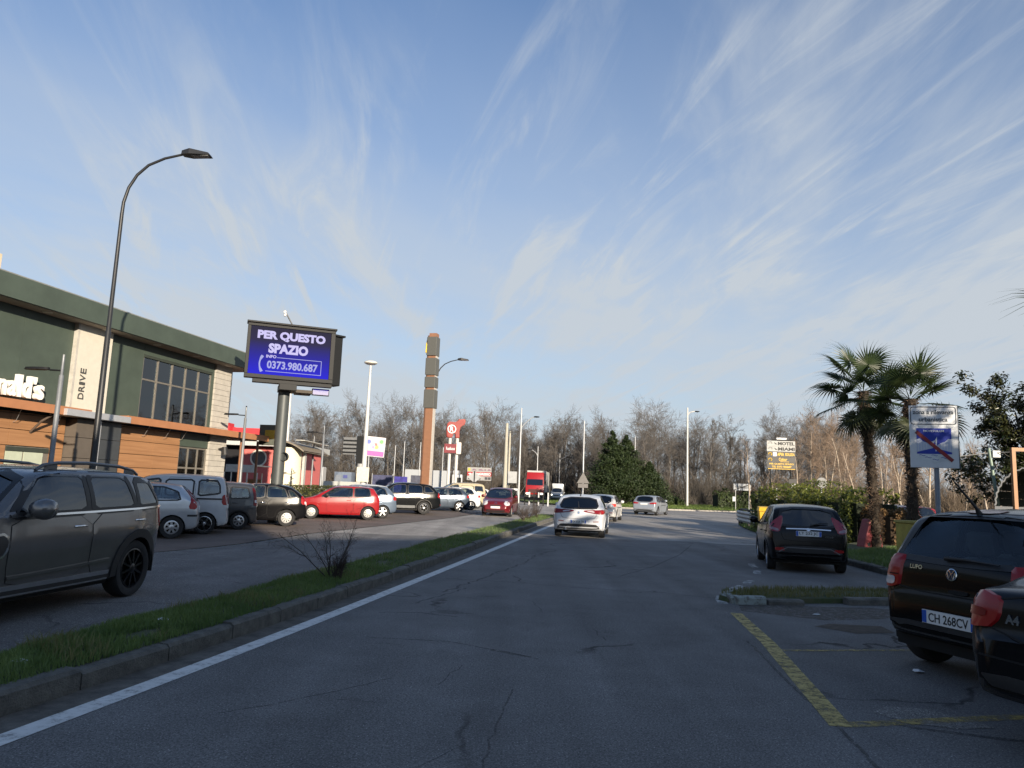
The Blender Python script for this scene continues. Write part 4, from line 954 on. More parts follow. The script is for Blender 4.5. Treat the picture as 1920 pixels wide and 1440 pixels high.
# ---- traffic
MPV = sc_profile(HATCH, 4.28, 1.75, 1.637, paint=pmat('dark_red', (.14, .010, .014), .25, .25), rim='cap7', rimm=M_rimw, r=.315, glass=G_tint, glass_f=glass('mpv_screen', .18), wb=2.76, dash=2.0,
    top=[(-.70, .48), (-.72, .6), (-.68, .75), (-.65, 1.05), (-.55, 1.2), (-.35, 1.48), (-.2, 1.56), (.3, 1.62), (.9, 1.637), (1.35, 1.61), (1.75, 1.50), (2.55, 1.10), (2.85, .98), (3.3, .86), (3.48, .74), (3.55, .58), (3.57, .42)], bot=[(-.70, .40), (-.6, .28), (-.35, .23), (.5, .2), (2.2, .2), (3.2, .2), (3.47, .25), (3.57, .36)], belt=[(-.7, 1.06), (0, 1.05), (1.2, 1.02), (2.5, .96), (3.6, .76)],
    wr=[(-.05, 1.10), (.82, 1.07), (.82, 1.50), (.35, 1.50), (.05, 1.42)], wf=[(.90, 1.06), (2.2, 1.03), (2.2, 1.08), (1.7, 1.42), (1.5, 1.50), (.90, 1.50)], df=[(.88, .30), (2.1, .30), (2.2, .55), (2.2, 1.0), (.88, 1.03)], dr=[(.40, .56), (.45, .3), (.85, .30), (.85, 1.03), (-.05, 1.06), (-.03, .85), (.2, .68)], rw=[(-.58, 1.12), (.58, 1.12), (.50, 1.48), (-.50, 1.48)], fwin=[(-.74, 1.04), (.74, 1.04), (.56, 1.53), (-.56, 1.53)], mirror=(2.05, 1.06), hf=(1.0, .92), hr=(.05, .95))
t, B = make_car('red_minivan', MPV, 'dark red people carrier driving towards us beside the median', 'car', -.23, 45.4, -97., z=lz(42))
corner(B); lamps(B, t, [(-.20, .66), (.16, .62), (.20, .74), (-.10, .92)], M_clear, 'headlight', (45, -45), .010)
B.patch('grille', 'F', [(-.55, .28), (.55, .28), (.50, .40), (-.50, .40)], M_black, t, .008, .12); B.patch('upper_grille', 'F', [(-.34, .60), (.34, .60), (.30, .66), (-.30, .66)], M_black, t, .008, .12)
p = B.hit('F', 0, .52, 0); plate(t, Vector((p.x+.02, 0, p.z)), (1, 0, 0), (0, 1, 0), None, small=True)
B.strip('bonnet_badge', 'F', [(-.09, .72), (0, .78), (.09, .72)], .03, M_chrome, t, .012)

GIU = sc_profile(HATCH, 4.35, 1.80, 1.465, paint=pmat('white_hatch', (.52, .54, .57), 0, .28), rim='alloy', rimm=M_rim, r=.325, tw=.225, glass=G_dark, glass_rw=glass('rear_glass', .13), wb=2.63,
    top=[(-.80, .44), (-.83, .58), (-.80, .74), (-.765, .94), (-.66, 1.05), (-.28, 1.34), (-.16, 1.395), (.3, 1.445), (.9, 1.465), (1.35, 1.44), (1.7, 1.35), (2.4, 1.0), (2.6, .94), (3.1, .84), (3.35, .74), (3.48, .6), (3.52, .42)], bot=[(-.80, .36), (-.7, .26), (-.35, .22), (.5, .19), (2.2, .19), (3.2, .2), (3.4, .25), (3.52, .36)], belt=[(-.8, .97), (0, .96), (1.2, .93), (2.4, .88), (3.5, .76)], tum=.42,
    rw=[(-.66, 1.02), (-.3, .985), (.3, .985), (.66, 1.02), (.53, 1.335), (-.53, 1.335)])
t, B = make_car('white_hatchback', GIU, 'white hatchback ahead of us in our lane with a black rear diffuser', 'car', 2.56, 26.2, 80.)
corner(B)
lamps(B, t, [(-.30, .86), (-.02, .80), (.22, .83), (.44, .88), (.42, .925), (.16, .94), (-.10, .96), (-.28, .95)], M_redd, subs=[([(-.18, .86), (-.02, .83), (.02, .92), (-.16, .93)], M_red, .016), ([(.18, .86), (.36, .89), (.35, .905), (.18, .90)], M_clear, .016)])
bo, M = rear_kit(B, t, .545, 'EX 828 TR', seam=[(-.50, .64), (.50, .64), (.60, .74), (.62, .98), (-.62, .98), (-.60, .74)], bumper=[(-.74, .30), (.74, .30), (.66, .42), (.58, .47), (-.58, .47), (-.66, .42)], wiper=[(.0, 1.0), (.02, 1.1), (.04, 1.2)], badge=.845, badge_r=.042)
for s in (1, -1): B.strip('reflector', 'B', [(s*.50, .555), (s*.68, .565)], .025, M_redd, t, .012)
mb = MB(); mb.tube([(B.x0-.02, .42, .30), (B.x0+.15, .42, .30)], .035, 10); mb.build('exhaust_pipe', M_chrome, t, smooth=60)
mb = MB(); p = B.hit('T', -.05, 0, 0); mb.tube([p, p+Vector((-.05, 0, .045)), p+Vector((-.12, 0, .05))], [.03, .018, .008], 6); mb.build('antenna', M_black, t, smooth=60)
BMW = sc_profile(HATCH, 4.32, 1.77, 1.43, paint=pmat('white_warm', (.56, .555, .54), 0, .28), rim='alloy', rimm=M_rim, r=.325, glass=G_dark, wb=2.69)
t, B = make_car('white_hatchback', BMW, 'white hatchback with bright red L-shaped lamp, half hidden ahead of the nearer white one', 'car', 5.05, 40.4, 76., det=.9)
corner(B); lamps(B, t, [(-.26, .82), (-.02, .80), (.16, .78), (.18, .90), (-.04, .95), (-.24, .95)], mat('lamp_bright', (.62, .03, .02), .2, emit=(1, .08, .03), estr=.25), subs=[([(.02, .81), (.15, .80), (.15, .85), (.02, .86)], M_clear, .016)])
rear_kit(B, t, .84, plate_small=True, bumper=[(-.60, .28), (.60, .28), (.55, .42), (-.55, .42)], refl=[(.5, .46), (.72, .47), (.72, .50), (.5, .49)])
A3 = sc_profile(HATCH, 4.24, 1.77, 1.42, paint=pmat('silver_blue', (.30, .33, .37), .4, .3), rim='alloy', rimm=M_rim, r=.32, glass=G_tint, glass_rw=G_dark, wb=2.60, dr=None)
t, B = make_car('silver_hatchback', A3, 'silver hatchback turning into the roundabout beyond the white cars', 'car', 10.1, 54.4, 64., det=.9)
corner(B); lamps(B, t, [(-.22, .82), (.0, .80), (.24, .80), (.26, .88), (-.02, .93), (-.20, .93)], M_red)
rear_kit(B, t, .80, plate_small=True, bumper=[(-.64, .26), (.64, .26), (.56, .40), (-.56, .40)])

# ---- black hatchback in the far bay on the right
FIE = dict(HATCH, paint=pmat('black_hatch', (.004, .004, .005), .1, .22), rim='alloy', rimm=M_rim, r=.31, glass=G_tint, glass_rw=glass('rear_glass', .13), tum=.40,
    rw=[(-.62, 1.03), (-.3, .985), (.3, .985), (.62, 1.03), (.50, 1.38), (-.50, 1.38)], top=[(-.66, .44), (-.68, .58), (-.645, .70), (-.615, .93), (-.52, 1.04), (-.22, 1.375), (-.10, 1.425), (.3, 1.468), (.9, 1.48), (1.35, 1.455), (1.64, 1.38), (2.30, 1.02), (2.45, .965), (2.95, .865), (3.17, .76), (3.27, .62), (3.29, .44)])
t, B = make_car('black_hatchback', FIE, 'black hatchback with a blue-banded plate parked in the bay before the laurel hedge', 'car', 6.74, 17.0, 76.)
corner(B)
lamps(B, t, [(-.16, .95), (.0, .87), (.11, .86), (.09, 1.0), (-.02, 1.20), (-.05, 1.21), (-.11, 1.08)], mat('lamp_deep_red', (.26, .012, .022), .12, coat=.9), subs=[([(-.07, .92), (.09, .875), (.085, .925), (-.07, .97)], mat('lamp_smoky', (.25, .16, .17), .15, coat=.8), .016)])
bo, M = rear_kit(B, t, .845, 'LT 232 JC', seam=[(-.50, .68), (.50, .68), (.56, .8), (.60, 1.0), (-.60, 1.0), (-.56, .8)], bumper=[(-.66, .26), (.66, .26), (.68, .50), (.45, .58), (-.45, .58), (-.68, .50)], refl=[(.50, .46), (.70, .47), (.70, .53), (.50, .53)], wiper=[(-.05, 1.01), (-.25, 1.06), (-.42, 1.07)], badge=.93, badge_r=.04)
B.strip('chrome_strip', 'B', [(.46, .935), (0, .945), (-.46, .935)], .022, M_chrome, t, .014)
B.strip('bumper_crease', 'B', [(.62, .44), (.44, .535), (-.44, .535), (-.62, .44)], .02, mat('trim_grey', (.12, .12, .125), .5), t, .014)
p = B.hit('B', -.42, .80, .006); text('Fiesta', .07, M_chrome, t, frame(p, Vector((0, -1, 0)), Vector((0, 0, 1)), Vector((-1, 0, 0))), .002, .001)

# ---- black small hatchback at the right with a see-through rear window
LUP = sc_profile(HATCH, 3.53, 1.62, 1.46, paint=pmat('black_small', (.004, .004, .0045), .05, .2), rim='steel', rimm=M_rimb, r=.285, tw=.185, glass=G_clear, glass_rw=glass('rear_clear', .92, (.85, .97, 1.), .02, .0), wb=2.32, tum=.36, handles=False, dr=None,
    top=[(-.55, .44), (-.585, .54), (-.575, .64), (-.52, .69), (-.50, .92), (-.44, 1.02), (-.24, 1.36), (-.14, 1.405), (.2, 1.445), (.8, 1.46), (1.25, 1.44), (1.5, 1.36), (2.1, 1.02), (2.25, .95), (2.65, .86), (2.83, .75), (2.92, .6), (2.95, .42)], bot=[(-.55, .36), (-.5, .30), (-.3, .25), (.5, .2), (2.0, .2), (2.75, .22), (2.88, .28), (2.95, .36)], belt=[(-.6, .93), (0, .94), (1.1, .92), (2.2, .88), (3.0, .76)],
    plan=[(-.59, .40), (-.575, .58), (-.52, .685), (-.40, .745), (-.1, .79), (.3, .81), (1.9, .81), (2.5, .76), (2.85, .64), (2.95, .5)],
    rw=[(-.60, .99), (-.2, .975), (.2, .975), (.60, .99), (.60, 1.02), (.50, 1.35), (.46, 1.37), (-.46, 1.37), (-.50, 1.35), (-.60, 1.02)], wr=[(-.22, 1.0), (.42, .97), (.42, 1.34), (.1, 1.34), (-.06, 1.28)], wf=[(.50, .965), (1.75, .93), (1.75, .98), (1.32, 1.30), (1.15, 1.345), (.50, 1.345)], df=[(.46, .3), (1.68, .3), (1.76, .9), (.46, .94)], fwin=[(-.62, 1.0), (.62, 1.0), (.52, 1.38), (-.52, 1.38)], rows=(.30, 1.2), rear_seats=(0,), seat_z=.34, so=.03)
t, B = make_car('black_small_hatchback', LUP, 'black small hatchback with a white plate reading CH 268CV, rear towards us', 'car', 4.07+.62*.95, 6.98+.62*.31, 18., None, 1.09)
W = .69; B.org = {135: Vector((B.x0+.09, W, 0)), 225: Vector((B.x0+.09, -W, 0)), 45: Vector((2.8, .6, 0)), -45: Vector((2.8, -.6, 0))}
lamps(B, t, [(-.09, .705), (.115, .70), (.125, .84), (.10, .99), (-.02, 1.00), (-.08, .90)], M_red, off=.018, subs=[(chaikin([(.02, .725), (.095, .725), (.095, .80), (.02, .80)], 2), M_clear, .024), ([(-.085, .815), (.12, .815), (.12, .825), (-.085, .825)], M_gap, .022)])
bo, M = rear_kit(B, t, .50, 'CH 268CV', seam=[(-.52, .70), (.52, .70), (.60, .80), (.60, .985), (-.60, .985), (-.60, .80)], bumper=[(-.74, .34), (.74, .34), (.72, .44), (-.72, .44)], bumper_m=mat('bumper_grey', (.030, .031, .033), .6, var=.15), wiper=[(.08, .995), (-.12, 1.0), (-.42, .985)], brake=[(-.15, 1.395), (.15, 1.395), (.14, 1.425), (-.14, 1.425)], handle=([(-.16, .715), (.02, .715), (.02, .752), (-.16, .752)], M_gap), badge=.875, badge_r=.052)
for w_, pts in (('V', [(-.028, .038), (0, .002), (.028, .038)]), ('W', [(-.040, .018), (-.020, -.036), (0, .004), (.020, -.036), (.040, .018)])):
    mb = MB(); mb.tube([M @ Vector((x, y, .009)) for x, y in pts], .0055, 5); mb.build('badge_letter', M_chrome, bo, smooth=60)
mb = MB(); mb.lathe([(0, .0062), (.043, .0062)], 24); mb.v = [tuple(M @ Vector(v)) for v in mb.v]; mb.build('badge_ground', mat('badge_blue', (.03, .04, .07), .3), bo)
p = B.hit('B', .37, .905, .004); n = Vector((-1, 0, .18)).normalized(); text('LUPO', .052, M_chrome, t, frame(p, Vector((0, -1, 0)), n.cross(Vector((0, -1, 0))), n), .003, .0015)
p = B.hit('B', .50, .955, .004); text('Motor-Via', .026, MATS['trim_grey'], t, frame(p, Vector((0, -1, 0)), n.cross(Vector((0, -1, 0))), n), .001) if False else None
mb = MB(); p = B.hit('T', -.16, .0, -.005); mb.tube([p, p+Vector((-.03, 0, .05)), p+Vector((-.30, .0, .30))], [.028, .014, .004], 8); mb.build('antenna', M_black, t, smooth=60)
# ---- dark saloon at the lower right frame corner
SAL = dict(HATCH, L=4.55, W=1.77, H=1.43, wb=2.65, r=.315, tw=.215, paint=pmat('dark_saloon', (.005, .005, .0055), .2, .22), rim='alloy', rimm=M_rim, glass=G_tint, glass_rw=G_dark, handles=False,
    top=[(-.98, .46), (-1.01, .58), (-.995, .67), (-.93, .71), (-.90, .90), (-.85, .985), (-.55, 1.03), (.22, 1.375), (.4, 1.40), (.9, 1.43), (1.4, 1.40), (1.75, 1.30), (2.45, .98), (2.65, .93), (3.15, .83), (3.4, .72), (3.53, .58), (3.57, .42)], bot=[(-.98, .36), (-.9, .29), (-.4, .24), (.5, .2), (2.2, .2), (3.2, .2), (3.45, .26), (3.57, .36)], belt=[(-1.05, .93), (0, .94), (1.2, .92), (2.4, .88), (3.6, .74)],
    plan=[(-1.01, .46), (-.99, .64), (-.93, .745), (-.80, .81), (-.5, .86), (.1, .885), (2.2, .885), (2.9, .82), (3.4, .68), (3.57, .5)], rw=[(-.62, 1.04), (.62, 1.04), (.54, 1.33), (-.54, 1.33)], wr=[(.08, 1.0), (.80, .98), (.80, 1.32), (.5, 1.32)], wf=[(.88, .98), (2.05, .94), (2.05, .98), (1.6, 1.26), (1.4, 1.32), (.88, 1.32)], df=[(.85, .3), (2.0, .3), (2.05, .9), (.85, .95)], dr=[(.4, .55), (.45, .3), (.82, .3), (.82, .95), (-.1, .97), (-.05, .8), (.2, .66)])
t, B = make_car('dark_saloon', SAL, 'dark saloon with red rear lamp cut off by the lower right frame corner', 'car', 3.48+1.06*.95, 4.62+1.06*.31, 18., None, 1.06)
W = .74; B.org = {135: Vector((B.x0+.11, W, 0)), 225: Vector((B.x0+.11, -W, 0)), 45: Vector((3.4, .6, 0)), -45: Vector((3.4, -.6, 0))}
lamps(B, t, [(-.21, .74), (.10, .715), (.15, .80), (.13, .92), (-.03, .955), (-.17, .90)], M_red, off=.016, subs=[([(-.19, .755), (-.12, .745), (-.12, .82), (-.17, .83)], mat('lamp_smoky', (.25, .16, .17), .15, coat=.8), .020), ([(-.05, .80), (.09, .79), (.09, .84), (-.05, .86)], M_redd, .022)])
rear_kit(B, t, .80, seam=[(-.62, .68), (.62, .68), (.66, .95), (-.66, .95)], bumper=[(-.78, .32), (.78, .32), (.78, .46), (-.78, .46)], bump_seam=[(-.74, .56), (0, .55), (.74, .56)])
p = B.hit('B', .46, .80, .004); text('A4', .078, M_chrome, t, frame(p, Vector((0, -1, 0)), Vector((0, 0, 1)), Vector((-1, 0, 0))), .003, .003)

# ---- lorry and small van far along the road
t = thing('red_lorry', 'red lorry with pale box trailer coming along the road before the woods', 'lorry', (3.55, 99.6, 0), R(-96))
Mred = pmat('lorry_red', (.28, .012, .012), 0, .3); Mwt = mat('trailer_white', (.42, .41, .39), .5, var=.08)
mb = MB(); mb.add([(0, -1.22, .5), (0, 1.22, .5), (0, 1.22, 1.75), (0, -1.22, 1.75), (-.10, -1.20, 2.0), (-.10, 1.20, 2.0), (-.28, -1.15, 2.95), (-.28, 1.15, 2.95), (-.55, -1.12, 3.75), (-.55, 1.12, 3.75), (-2.1, -1.22, .5), (-2.1, 1.22, .5), (-2.1, 1.14, 3.75), (-2.1, -1.14, 3.75)],
   [(0, 1, 2, 3), (3, 2, 5, 4), (4, 5, 7, 6), (6, 7, 9, 8), (8, 9, 12, 13), (10, 11, 1, 0), (11, 10, 13, 12), (1, 11, 12, 9, 7, 5, 2), (10, 0, 3, 4, 6, 8, 13)])
mb.build('cab', Mred, t, bev=.05, smooth=40)
mb = MB(); mb.add([(-.085, -1.08, 2.02), (-.085, 1.08, 2.02), (-.255, 1.04, 2.82), (-.255, -1.04, 2.82)], [(0, 1, 2, 3)]); mb.build('windscreen', glass('lorry_glass', .05), t)
mb = MB(); mb.box(-.2, .03, -1.18, 1.18, .45, .80); mb.build('bumper', M_black, t, bev=.03)
mb = MB(); mb.box(-.02, .02, -.85, .85, 1.0, 1.5); mb.build('grille', mat('grille_dark', (.05, .012, .012), .5), t)
for s in (1, -1):
    mb = MB(); mb.box(-.02, .035, s*.95-.18, s*.95+.18, .82, 1.02); mb.build('headlight', mat('lamp_lit', (.8, .8, .75), .2, emit=(1, .93, .75), estr=2.5), t)
    mb = MB(); mb.box(-.35, -.10, s*1.40-.12, s*1.40+.12, 2.05, 2.75); mb.tube([(-.2, s*1.2, 2.7), (-.2, s*1.4, 2.7)], .03, 6); mb.build('mirror', M_black, t, bev=.03)
mb = MB(); mb.box(-13, -2.4, -1.26, 1.26, 1.1, 4.02); mb.build('trailer', Mwt, t, bev=.04)
mb = MB(); mb.box(-12.5, -.6, -1.0, 1.0, .6, 1.1); mb.build('chassis', M_well, t)
for x in (-1.1, -4.5, -9.5, -10.8): 
    for s in (1, -1): add_wheel(t, x, s*1.08, .50, .3, 'steel', M_rim)
sp = sc_profile(BOX, 4.2, 1.80, 1.85, paint=whitev, rim='steel', rimm=M_rim, glass=G_dark, handles=False, glass_f=G_dark, wq=None, wr=None, dr=None)
t, B = make_car('white_van', sp, 'small white van following behind the red lorry on the road', 'van', 7.3, 109.0, -97., det=.5)
mb = MB(); mb.box(-.55, 1.55, -.82, .82, 1.3, 2.42); mb.build('box_body', whitev, t, bev=.12, smooth=50)
corner(B); lamps(B, t, [(-.15, .72), (.10, .70), (.12, .86), (-.12, .92)], mat('lamp_lit', (.8, .8, .75), .2), 'headlight', (45, -45), .012)
B.patch('grille', 'F', [(-.42, .66), (.42, .66), (.42, .78), (-.42, .78)], M_black, t, .01, .2); B.patch('air_intake', 'F', [(-.6, .36), (.6, .36), (.6, .46), (-.6, .46)], M_black, t, .01, .2)
# ================================================================ BUILDINGS
FDv = Vector((.196, .981, 0)).normalized(); FY = Vector((-FDv.y, FDv.x, 0)); FMx = frame((-13.4, 22.5, 0), FDv, FY, (0, 0, 1))
def fbox(name, m, parent, s0, s1, y0, y1, z0, z1, bev=0., **k):
    mb = MB(); mb.box(s0, s1, y0, y1, z0, z1); return mb.build(name, m, parent, bev=bev, **k)
def restaurant():
    t = thing('restaurant', 'two-storey green and wood-clad restaurant with white tower and deep flat eaves', 'building'); t.matrix_world = FMx
    Mg = mat('green_cladding', (.055, .074, .058), .55, var=.11, vscale=1.3); Mgd = mat('green_dark', (.03, .038, .03), .7)
    Mw = mat('tower_white', (.56, .53, .45), .6, var=.04); Mst = mat('pier_stone', (.42, .395, .35), .8, var=.10, vscale=3, bump=.2)
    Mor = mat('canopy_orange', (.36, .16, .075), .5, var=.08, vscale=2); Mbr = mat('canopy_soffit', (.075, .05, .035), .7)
    Mdk = mat('booth_grey', (.045, .05, .055), .5, var=.08); Msil = mat('booth_silver', (.50, .51, .53), .35, .5, var=.05)
    Msof = mat('soffit', (.30, .27, .23), .8, var=.06); Mgm = mat('metal_frame', (.22, .20, .17), .45, .4, var=.05); Mint = mat('interior_dark', (.05, .05, .05), .9)
    Mwood = mat('wood_cladding', (.30, .150, .068), .55, var=.12, vscale=1., c2=(.345, .18, .085))
    # stretched grain along the boards
    for n in Mwood.node_tree.nodes:
        if n.type == 'TEX_NOISE':
            mp = Mwood.node_tree.nodes.new('ShaderNodeMapping'); tc = [q for q in Mwood.node_tree.nodes if q.type == 'TEX_COORD'][0]
            mp.inputs['Scale'].default_value = (.5, 3, 14); Mwood.node_tree.links.new(tc.outputs['Object'], mp.inputs[0]); Mwood.node_tree.links.new(mp.outputs[0], n.inputs['Vector'])
    # shell, in pieces so the upper window has a room behind it
    fbox('back_wall', Mgd, t, -16, 10.0, 5.2, 14, -.1, 6.4); fbox('shell_wall', Mgd, t, -16, 4.2, 1.2, 5.2, -.1, 6.4); fbox('shell_wall', Mgd, t, 8.8, 10.0, 1.2, 5.2, -.1, 6.4)
    fbox('floor_slab', Mint, t, 4.2, 8.8, 1.2, 5.2, 2.9, 3.5); fbox('shell_wall', Mgd, t, 4.2, 8.8, 1.6, 5.2, -.1, 2.9)
    fbox('ceiling', mat('ceiling_pale', (.4, .4, .38), .9), t, 4.2, 8.8, 1.2, 5.2, 6.1, 6.4)
    s = 1.04
    while s > -8:
        fbox('green_panel', Mg, t, s-2.0+.006, s, 1.1, 1.2, 3.4, 6.5); s -= 2.0
    fbox('green_panel', Mg, t, 2.57, 4.37, 1.1, 1.2, 3.4, 6.5); fbox('green_panel', Mg, t, 4.38, 8.84, 1.1, 1.2, 5.96, 6.5); fbox('green_panel', Mg, t, 8.66, 8.84, 1.1, 1.2, 3.4, 5.95)
    fbox('white_tower', Mw, t, 1.05, 2.55, .96, 1.25, 3.4, 6.5); fbox('tower_edge', mat('tower_edge', (.42, .40, .36), .6), t, .97, 1.05, .95, 1.25, 3.4, 6.5)
    r = random.Random(4); z = -.1
    while z < 6.45:
        h = .235; off = r.choice((.35, .62, .8)); a = 8.86
        for c0, c1 in ((8.86, 8.86+1.25*off-.005), (8.86+1.25*off+.005, 10.1)): fbox('cladding_board', Mst, t, c0, c1, 1.03+r.uniform(-.006, .006), 1.25, z+.006, min(6.49, z+h-.006))
        z += h
    fbox('pier_side', Mst, t, 10.02, 10.095, 1.26, 5, -.1, 6.45)
    # roof slab and eaves
    mb = MB(); mb.box(-16, 11.2, .40, 15, 6.38, 7.05); mb.build('eaves', Mg, t)
    fbox('eaves_soffit', Msof, t, -15.9, 11.1, .48, 14.9, 6.365, 6.377)
    fbox('roof_flashing', mat('roof_flashing', (.28, .28, .26), .5, .4), t, -15.9, 10.2, .52, 14.8, 7.053, 7.12)
    for s in (-3.0, -.5, 2.0, 4.6, 7.0, 9.3):
        mb = MB(); mb.lathe([(0, 6.345), (.13, 6.345), (.15, 6.363)], 16, 'z', (s, .78, 0)); mb.build('downlight', mat('downlight', (.5, .48, .42), .4), t)
    u = fbox('roof_unit', mat('roof_unit', (.55, .47, .33), .6, var=.1), t, -2.75, -1.35, 1.8, 3.4, 7.06, 7.95); fbox('unit_cap', Mgm, u, -2.8, -2.2, 1.75, 3.45, 7.96, 8.2)
    # wood clad ground floor
    def clad(a, b, z0, z1, skip=None):
        z = z0
        while z < z1-.05:
            zt = min(z+.475, z1); s = a
            while s < b-.05:
                e = min(s+2.2, b)
                if not (skip and s < skip[1] and e > skip[0] and z < skip[3] and zt > skip[2]): fbox('wood_panel', Mwood, t, s+.006, e-.006, 1.10, 1.2, z+.009, zt-.009)
                else:
                    if s < skip[0]-.03: fbox('wood_panel', Mwood, t, s+.006, skip[0]-.01, 1.10, 1.2, z+.009, zt-.009)
                    if e > skip[1]+.03: fbox('wood_panel', Mwood, t, skip[1]+.01, e-.006, 1.10, 1.2, z+.009, zt-.009)
                s = e
            z = zt
    clad(-5.4, 1.08, -.1, 3.28, (-1.05, .58, .8, 2.27)); clad(3.18, 6.96, -.1, 3.28)
    fbox('shell_wall', Mgd, t, -16, -5.42, 1.1, 1.2, -.1, 3.3)
    # ground floor window with pale blinds
    w = fbox('window_frame', Mgm, t, -1.04, .57, 1.14, 1.19, .82, 2.26)
    for a, b in ((-1.0, -.42), (-.36, .34)): fbox('pane', mat('blind_pane', (.42, .46, .36), .25, var=.05), w, a, b, 1.115, 1.138, .86, 2.10)
    fbox('window_head', Mgd, w, -1.0, .54, 1.10, 1.136, 2.11, 2.24)
    # drive-through booth
    for a, b, q in ((1.12, 1.98, mat('booth_brown', (.10, .085, .07), .6, var=.06)), (2.18, 3.14, Mdk)):
        for z0, z1 in ((-.1, .95), (.96, 2.0), (2.01, 2.66), (2.67, 3.26)): fbox('booth_panel', q, t, a, b, .72, 1.2, z0+.005, z1)
    fbox('booth_corner', Msil, t, 1.99, 2.17, .70, 1.2, -.1, 3.26)
    fbox('booth_canopy', Msil, t, .2, 3.05, .30, .94, 3.29, 3.50, bev=.01); mb = MB(); mb.tube([(.1, .6, 3.33), (-.25, .75, 3.05), (-.28, 1.08, 2.7)], .035, 8); mb.build('canopy_bracket', Mbr, t)
    # orange canopy
    for a, b in ((-16, 1.35), (3.06, 12.6)):
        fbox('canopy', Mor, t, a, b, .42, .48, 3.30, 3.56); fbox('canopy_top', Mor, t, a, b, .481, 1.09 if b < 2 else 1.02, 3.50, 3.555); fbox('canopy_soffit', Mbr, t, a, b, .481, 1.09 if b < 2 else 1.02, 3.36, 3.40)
    fbox('canopy_end', Mor, t, 10.12, 12.6, 1.03, 2.4, 3.30, 3.555)
    for s in (10.9, 12.3): mb = MB(); mb.tube([(s, .8, -.1), (s, .8, 3.29)], .06, 10); mb.build('canopy_post', mat('post_brown', (.22, .10, .05), .5), t)
    for s in (-3.4, -1.2, .3, 4.4, 5.6, 6.6): mb = MB(); mb.tube([(s, .55, 3.35), (s+.25, .95, 3.0), (s+.28, 1.08, 2.95)], .008, 5); mb.build('light_string', Msil, t)
    # upper window
    w = fbox('window_frame', Mgm, t, 4.39, 8.65, 1.14, 1.2, 3.56, 3.64); fbox('window_head', Mgd, w, 4.39, 8.65, 1.08, 1.3, 5.86, 5.95)
    xs = [4.39+.852*i for i in range(6)]
    for x in xs: fbox('mullion', Mgm, w, x-.03, x+.03, 1.12, 1.2, 3.64, 5.86)
    for i in range(5): fbox('transom', Mgm, w, xs[i]+.032, xs[i+1]-.032, 1.13, 1.19, 5.02, 5.08)
    gl = glass('shop_glass', .55, (.7, .85, .88))
    for i in range(5):
        fbox('pane', gl, w, xs[i]+.032, xs[i+1]-.032, 1.155, 1.167, 3.65, 5.02); fbox('pane', gl, w, xs[i]+.032, xs[i+1]-.032, 1.155, 1.167, 5.085, 5.85)
    for s, c, h in ((5.2, (.55, .22, .05), .55), (5.75, (.25, .42, .5), .5), (6.4, (.60, .52, .06), .48)): mb = MB(); mb.lathe([(.24, 3.51), (.26, 3.6), (.25, 3.5+h), (0, 3.5+h)], 18, 'z', (s, 1.8, 0)); mb.build('stool', mat('stool_%d' % int(s*100), c, .5), t, smooth=50)
    fbox('back_panel', mat('inner_wall', (.42, .47, .46), .8, var=.2, vscale=.8), t, 4.3, 8.7, 5.1, 5.19, 3.5, 6.1)
    for s in (4.6, 7.4): fbox('blind', mat('blind', (.42, .40, .34), .7), t, s, s+.55, 1.35, 1.38, 3.55, 5.8)
    # lower right door glazing
    fbox('green_panel', Mg, t, 6.98, 8.84, 1.10, 1.2, 2.74, 3.28)
    w = fbox('door_frame', Mgm, t, 6.98, 8.84, 1.16, 1.22, 2.66, 2.73)
    for x in (7.0, 7.62, 8.25, 8.82): fbox('mullion', Mgm, w, x-.03, x+.03, 1.14, 1.2, -.1, 2.66)
    for i, (a, b) in enumerate(((7.03, 7.59), (7.65, 8.22), (8.28, 8.79))):
        fbox('transom', Mgm, w, a, b, 1.15, 1.2, 1.85, 1.92)
        for z0, z1 in ((-.05, 1.85), (1.92, 2.65)): fbox('pane', glass('door_glass', .5), w, a, b, 1.17, 1.18, z0, z1)
        for k in range(9):
            if i < 2: fbox('blind_slat', mat('blind_red', (.16, .05, .04), .7), w, a+.03, b-.03, 1.30, 1.33, 1.0+.18*k, 1.10+.18*k)
    # wall lamp
    mb = MB(); mb.tube([(9.55, 1.02, 2.75), (9.55, .85, 2.8), (9.5, .72, 2.72)], .05, 8); mb.tube([(9.5, .72, 2.86), (9.5, .68, 2.52)], [.10, .13], 10); mb.build('wall_lamp', M_black, t, smooth=50)
    # lettering, one piece per letter
    Ml = mat('letter_white', (.78, .76, .70), .5, var=0); word = "McDonald's"; adv = {'M': .52, 'c': .335, 'D': .43, 'o': .355, 'n': .345, 'a': .335, 'l': .175, 'd': .355, "'": .15, 's': .315}
    x = -.20-sum(adv[c] for c in word)
    for c in word:
        a = adv[c]; hgt = {'M': .62, 'D': .62, 'l': .66, 'd': .66, "'": .22}.get(c, .45); zc = {"'": 3.68+.55}.get(c, 3.68+hgt/2)
        M = frame((x+a/2, .88, zc), (1, 0, 0), (0, 0, 1), (0, -1, 0))
        text(c, .8, Ml, t, M, ext=.075, bold=.022, width=a*.90, height=hgt, name='letter'); x += a
    word = 'DRIVE'; z = 3.90
    for c, a in zip(word, (.25, .235, .11, .25, .21)):
        M = frame((1.38, .945, z+a/2), (0, 0, 1), (-1, 0, 0), (0, -1, 0)); text(c, .3, mat('letter_dark', (.06, .06, .058), .6, var=0), t, M, ext=.012, bold=0, width=a*.80, height=.235, name='letter'); z += a
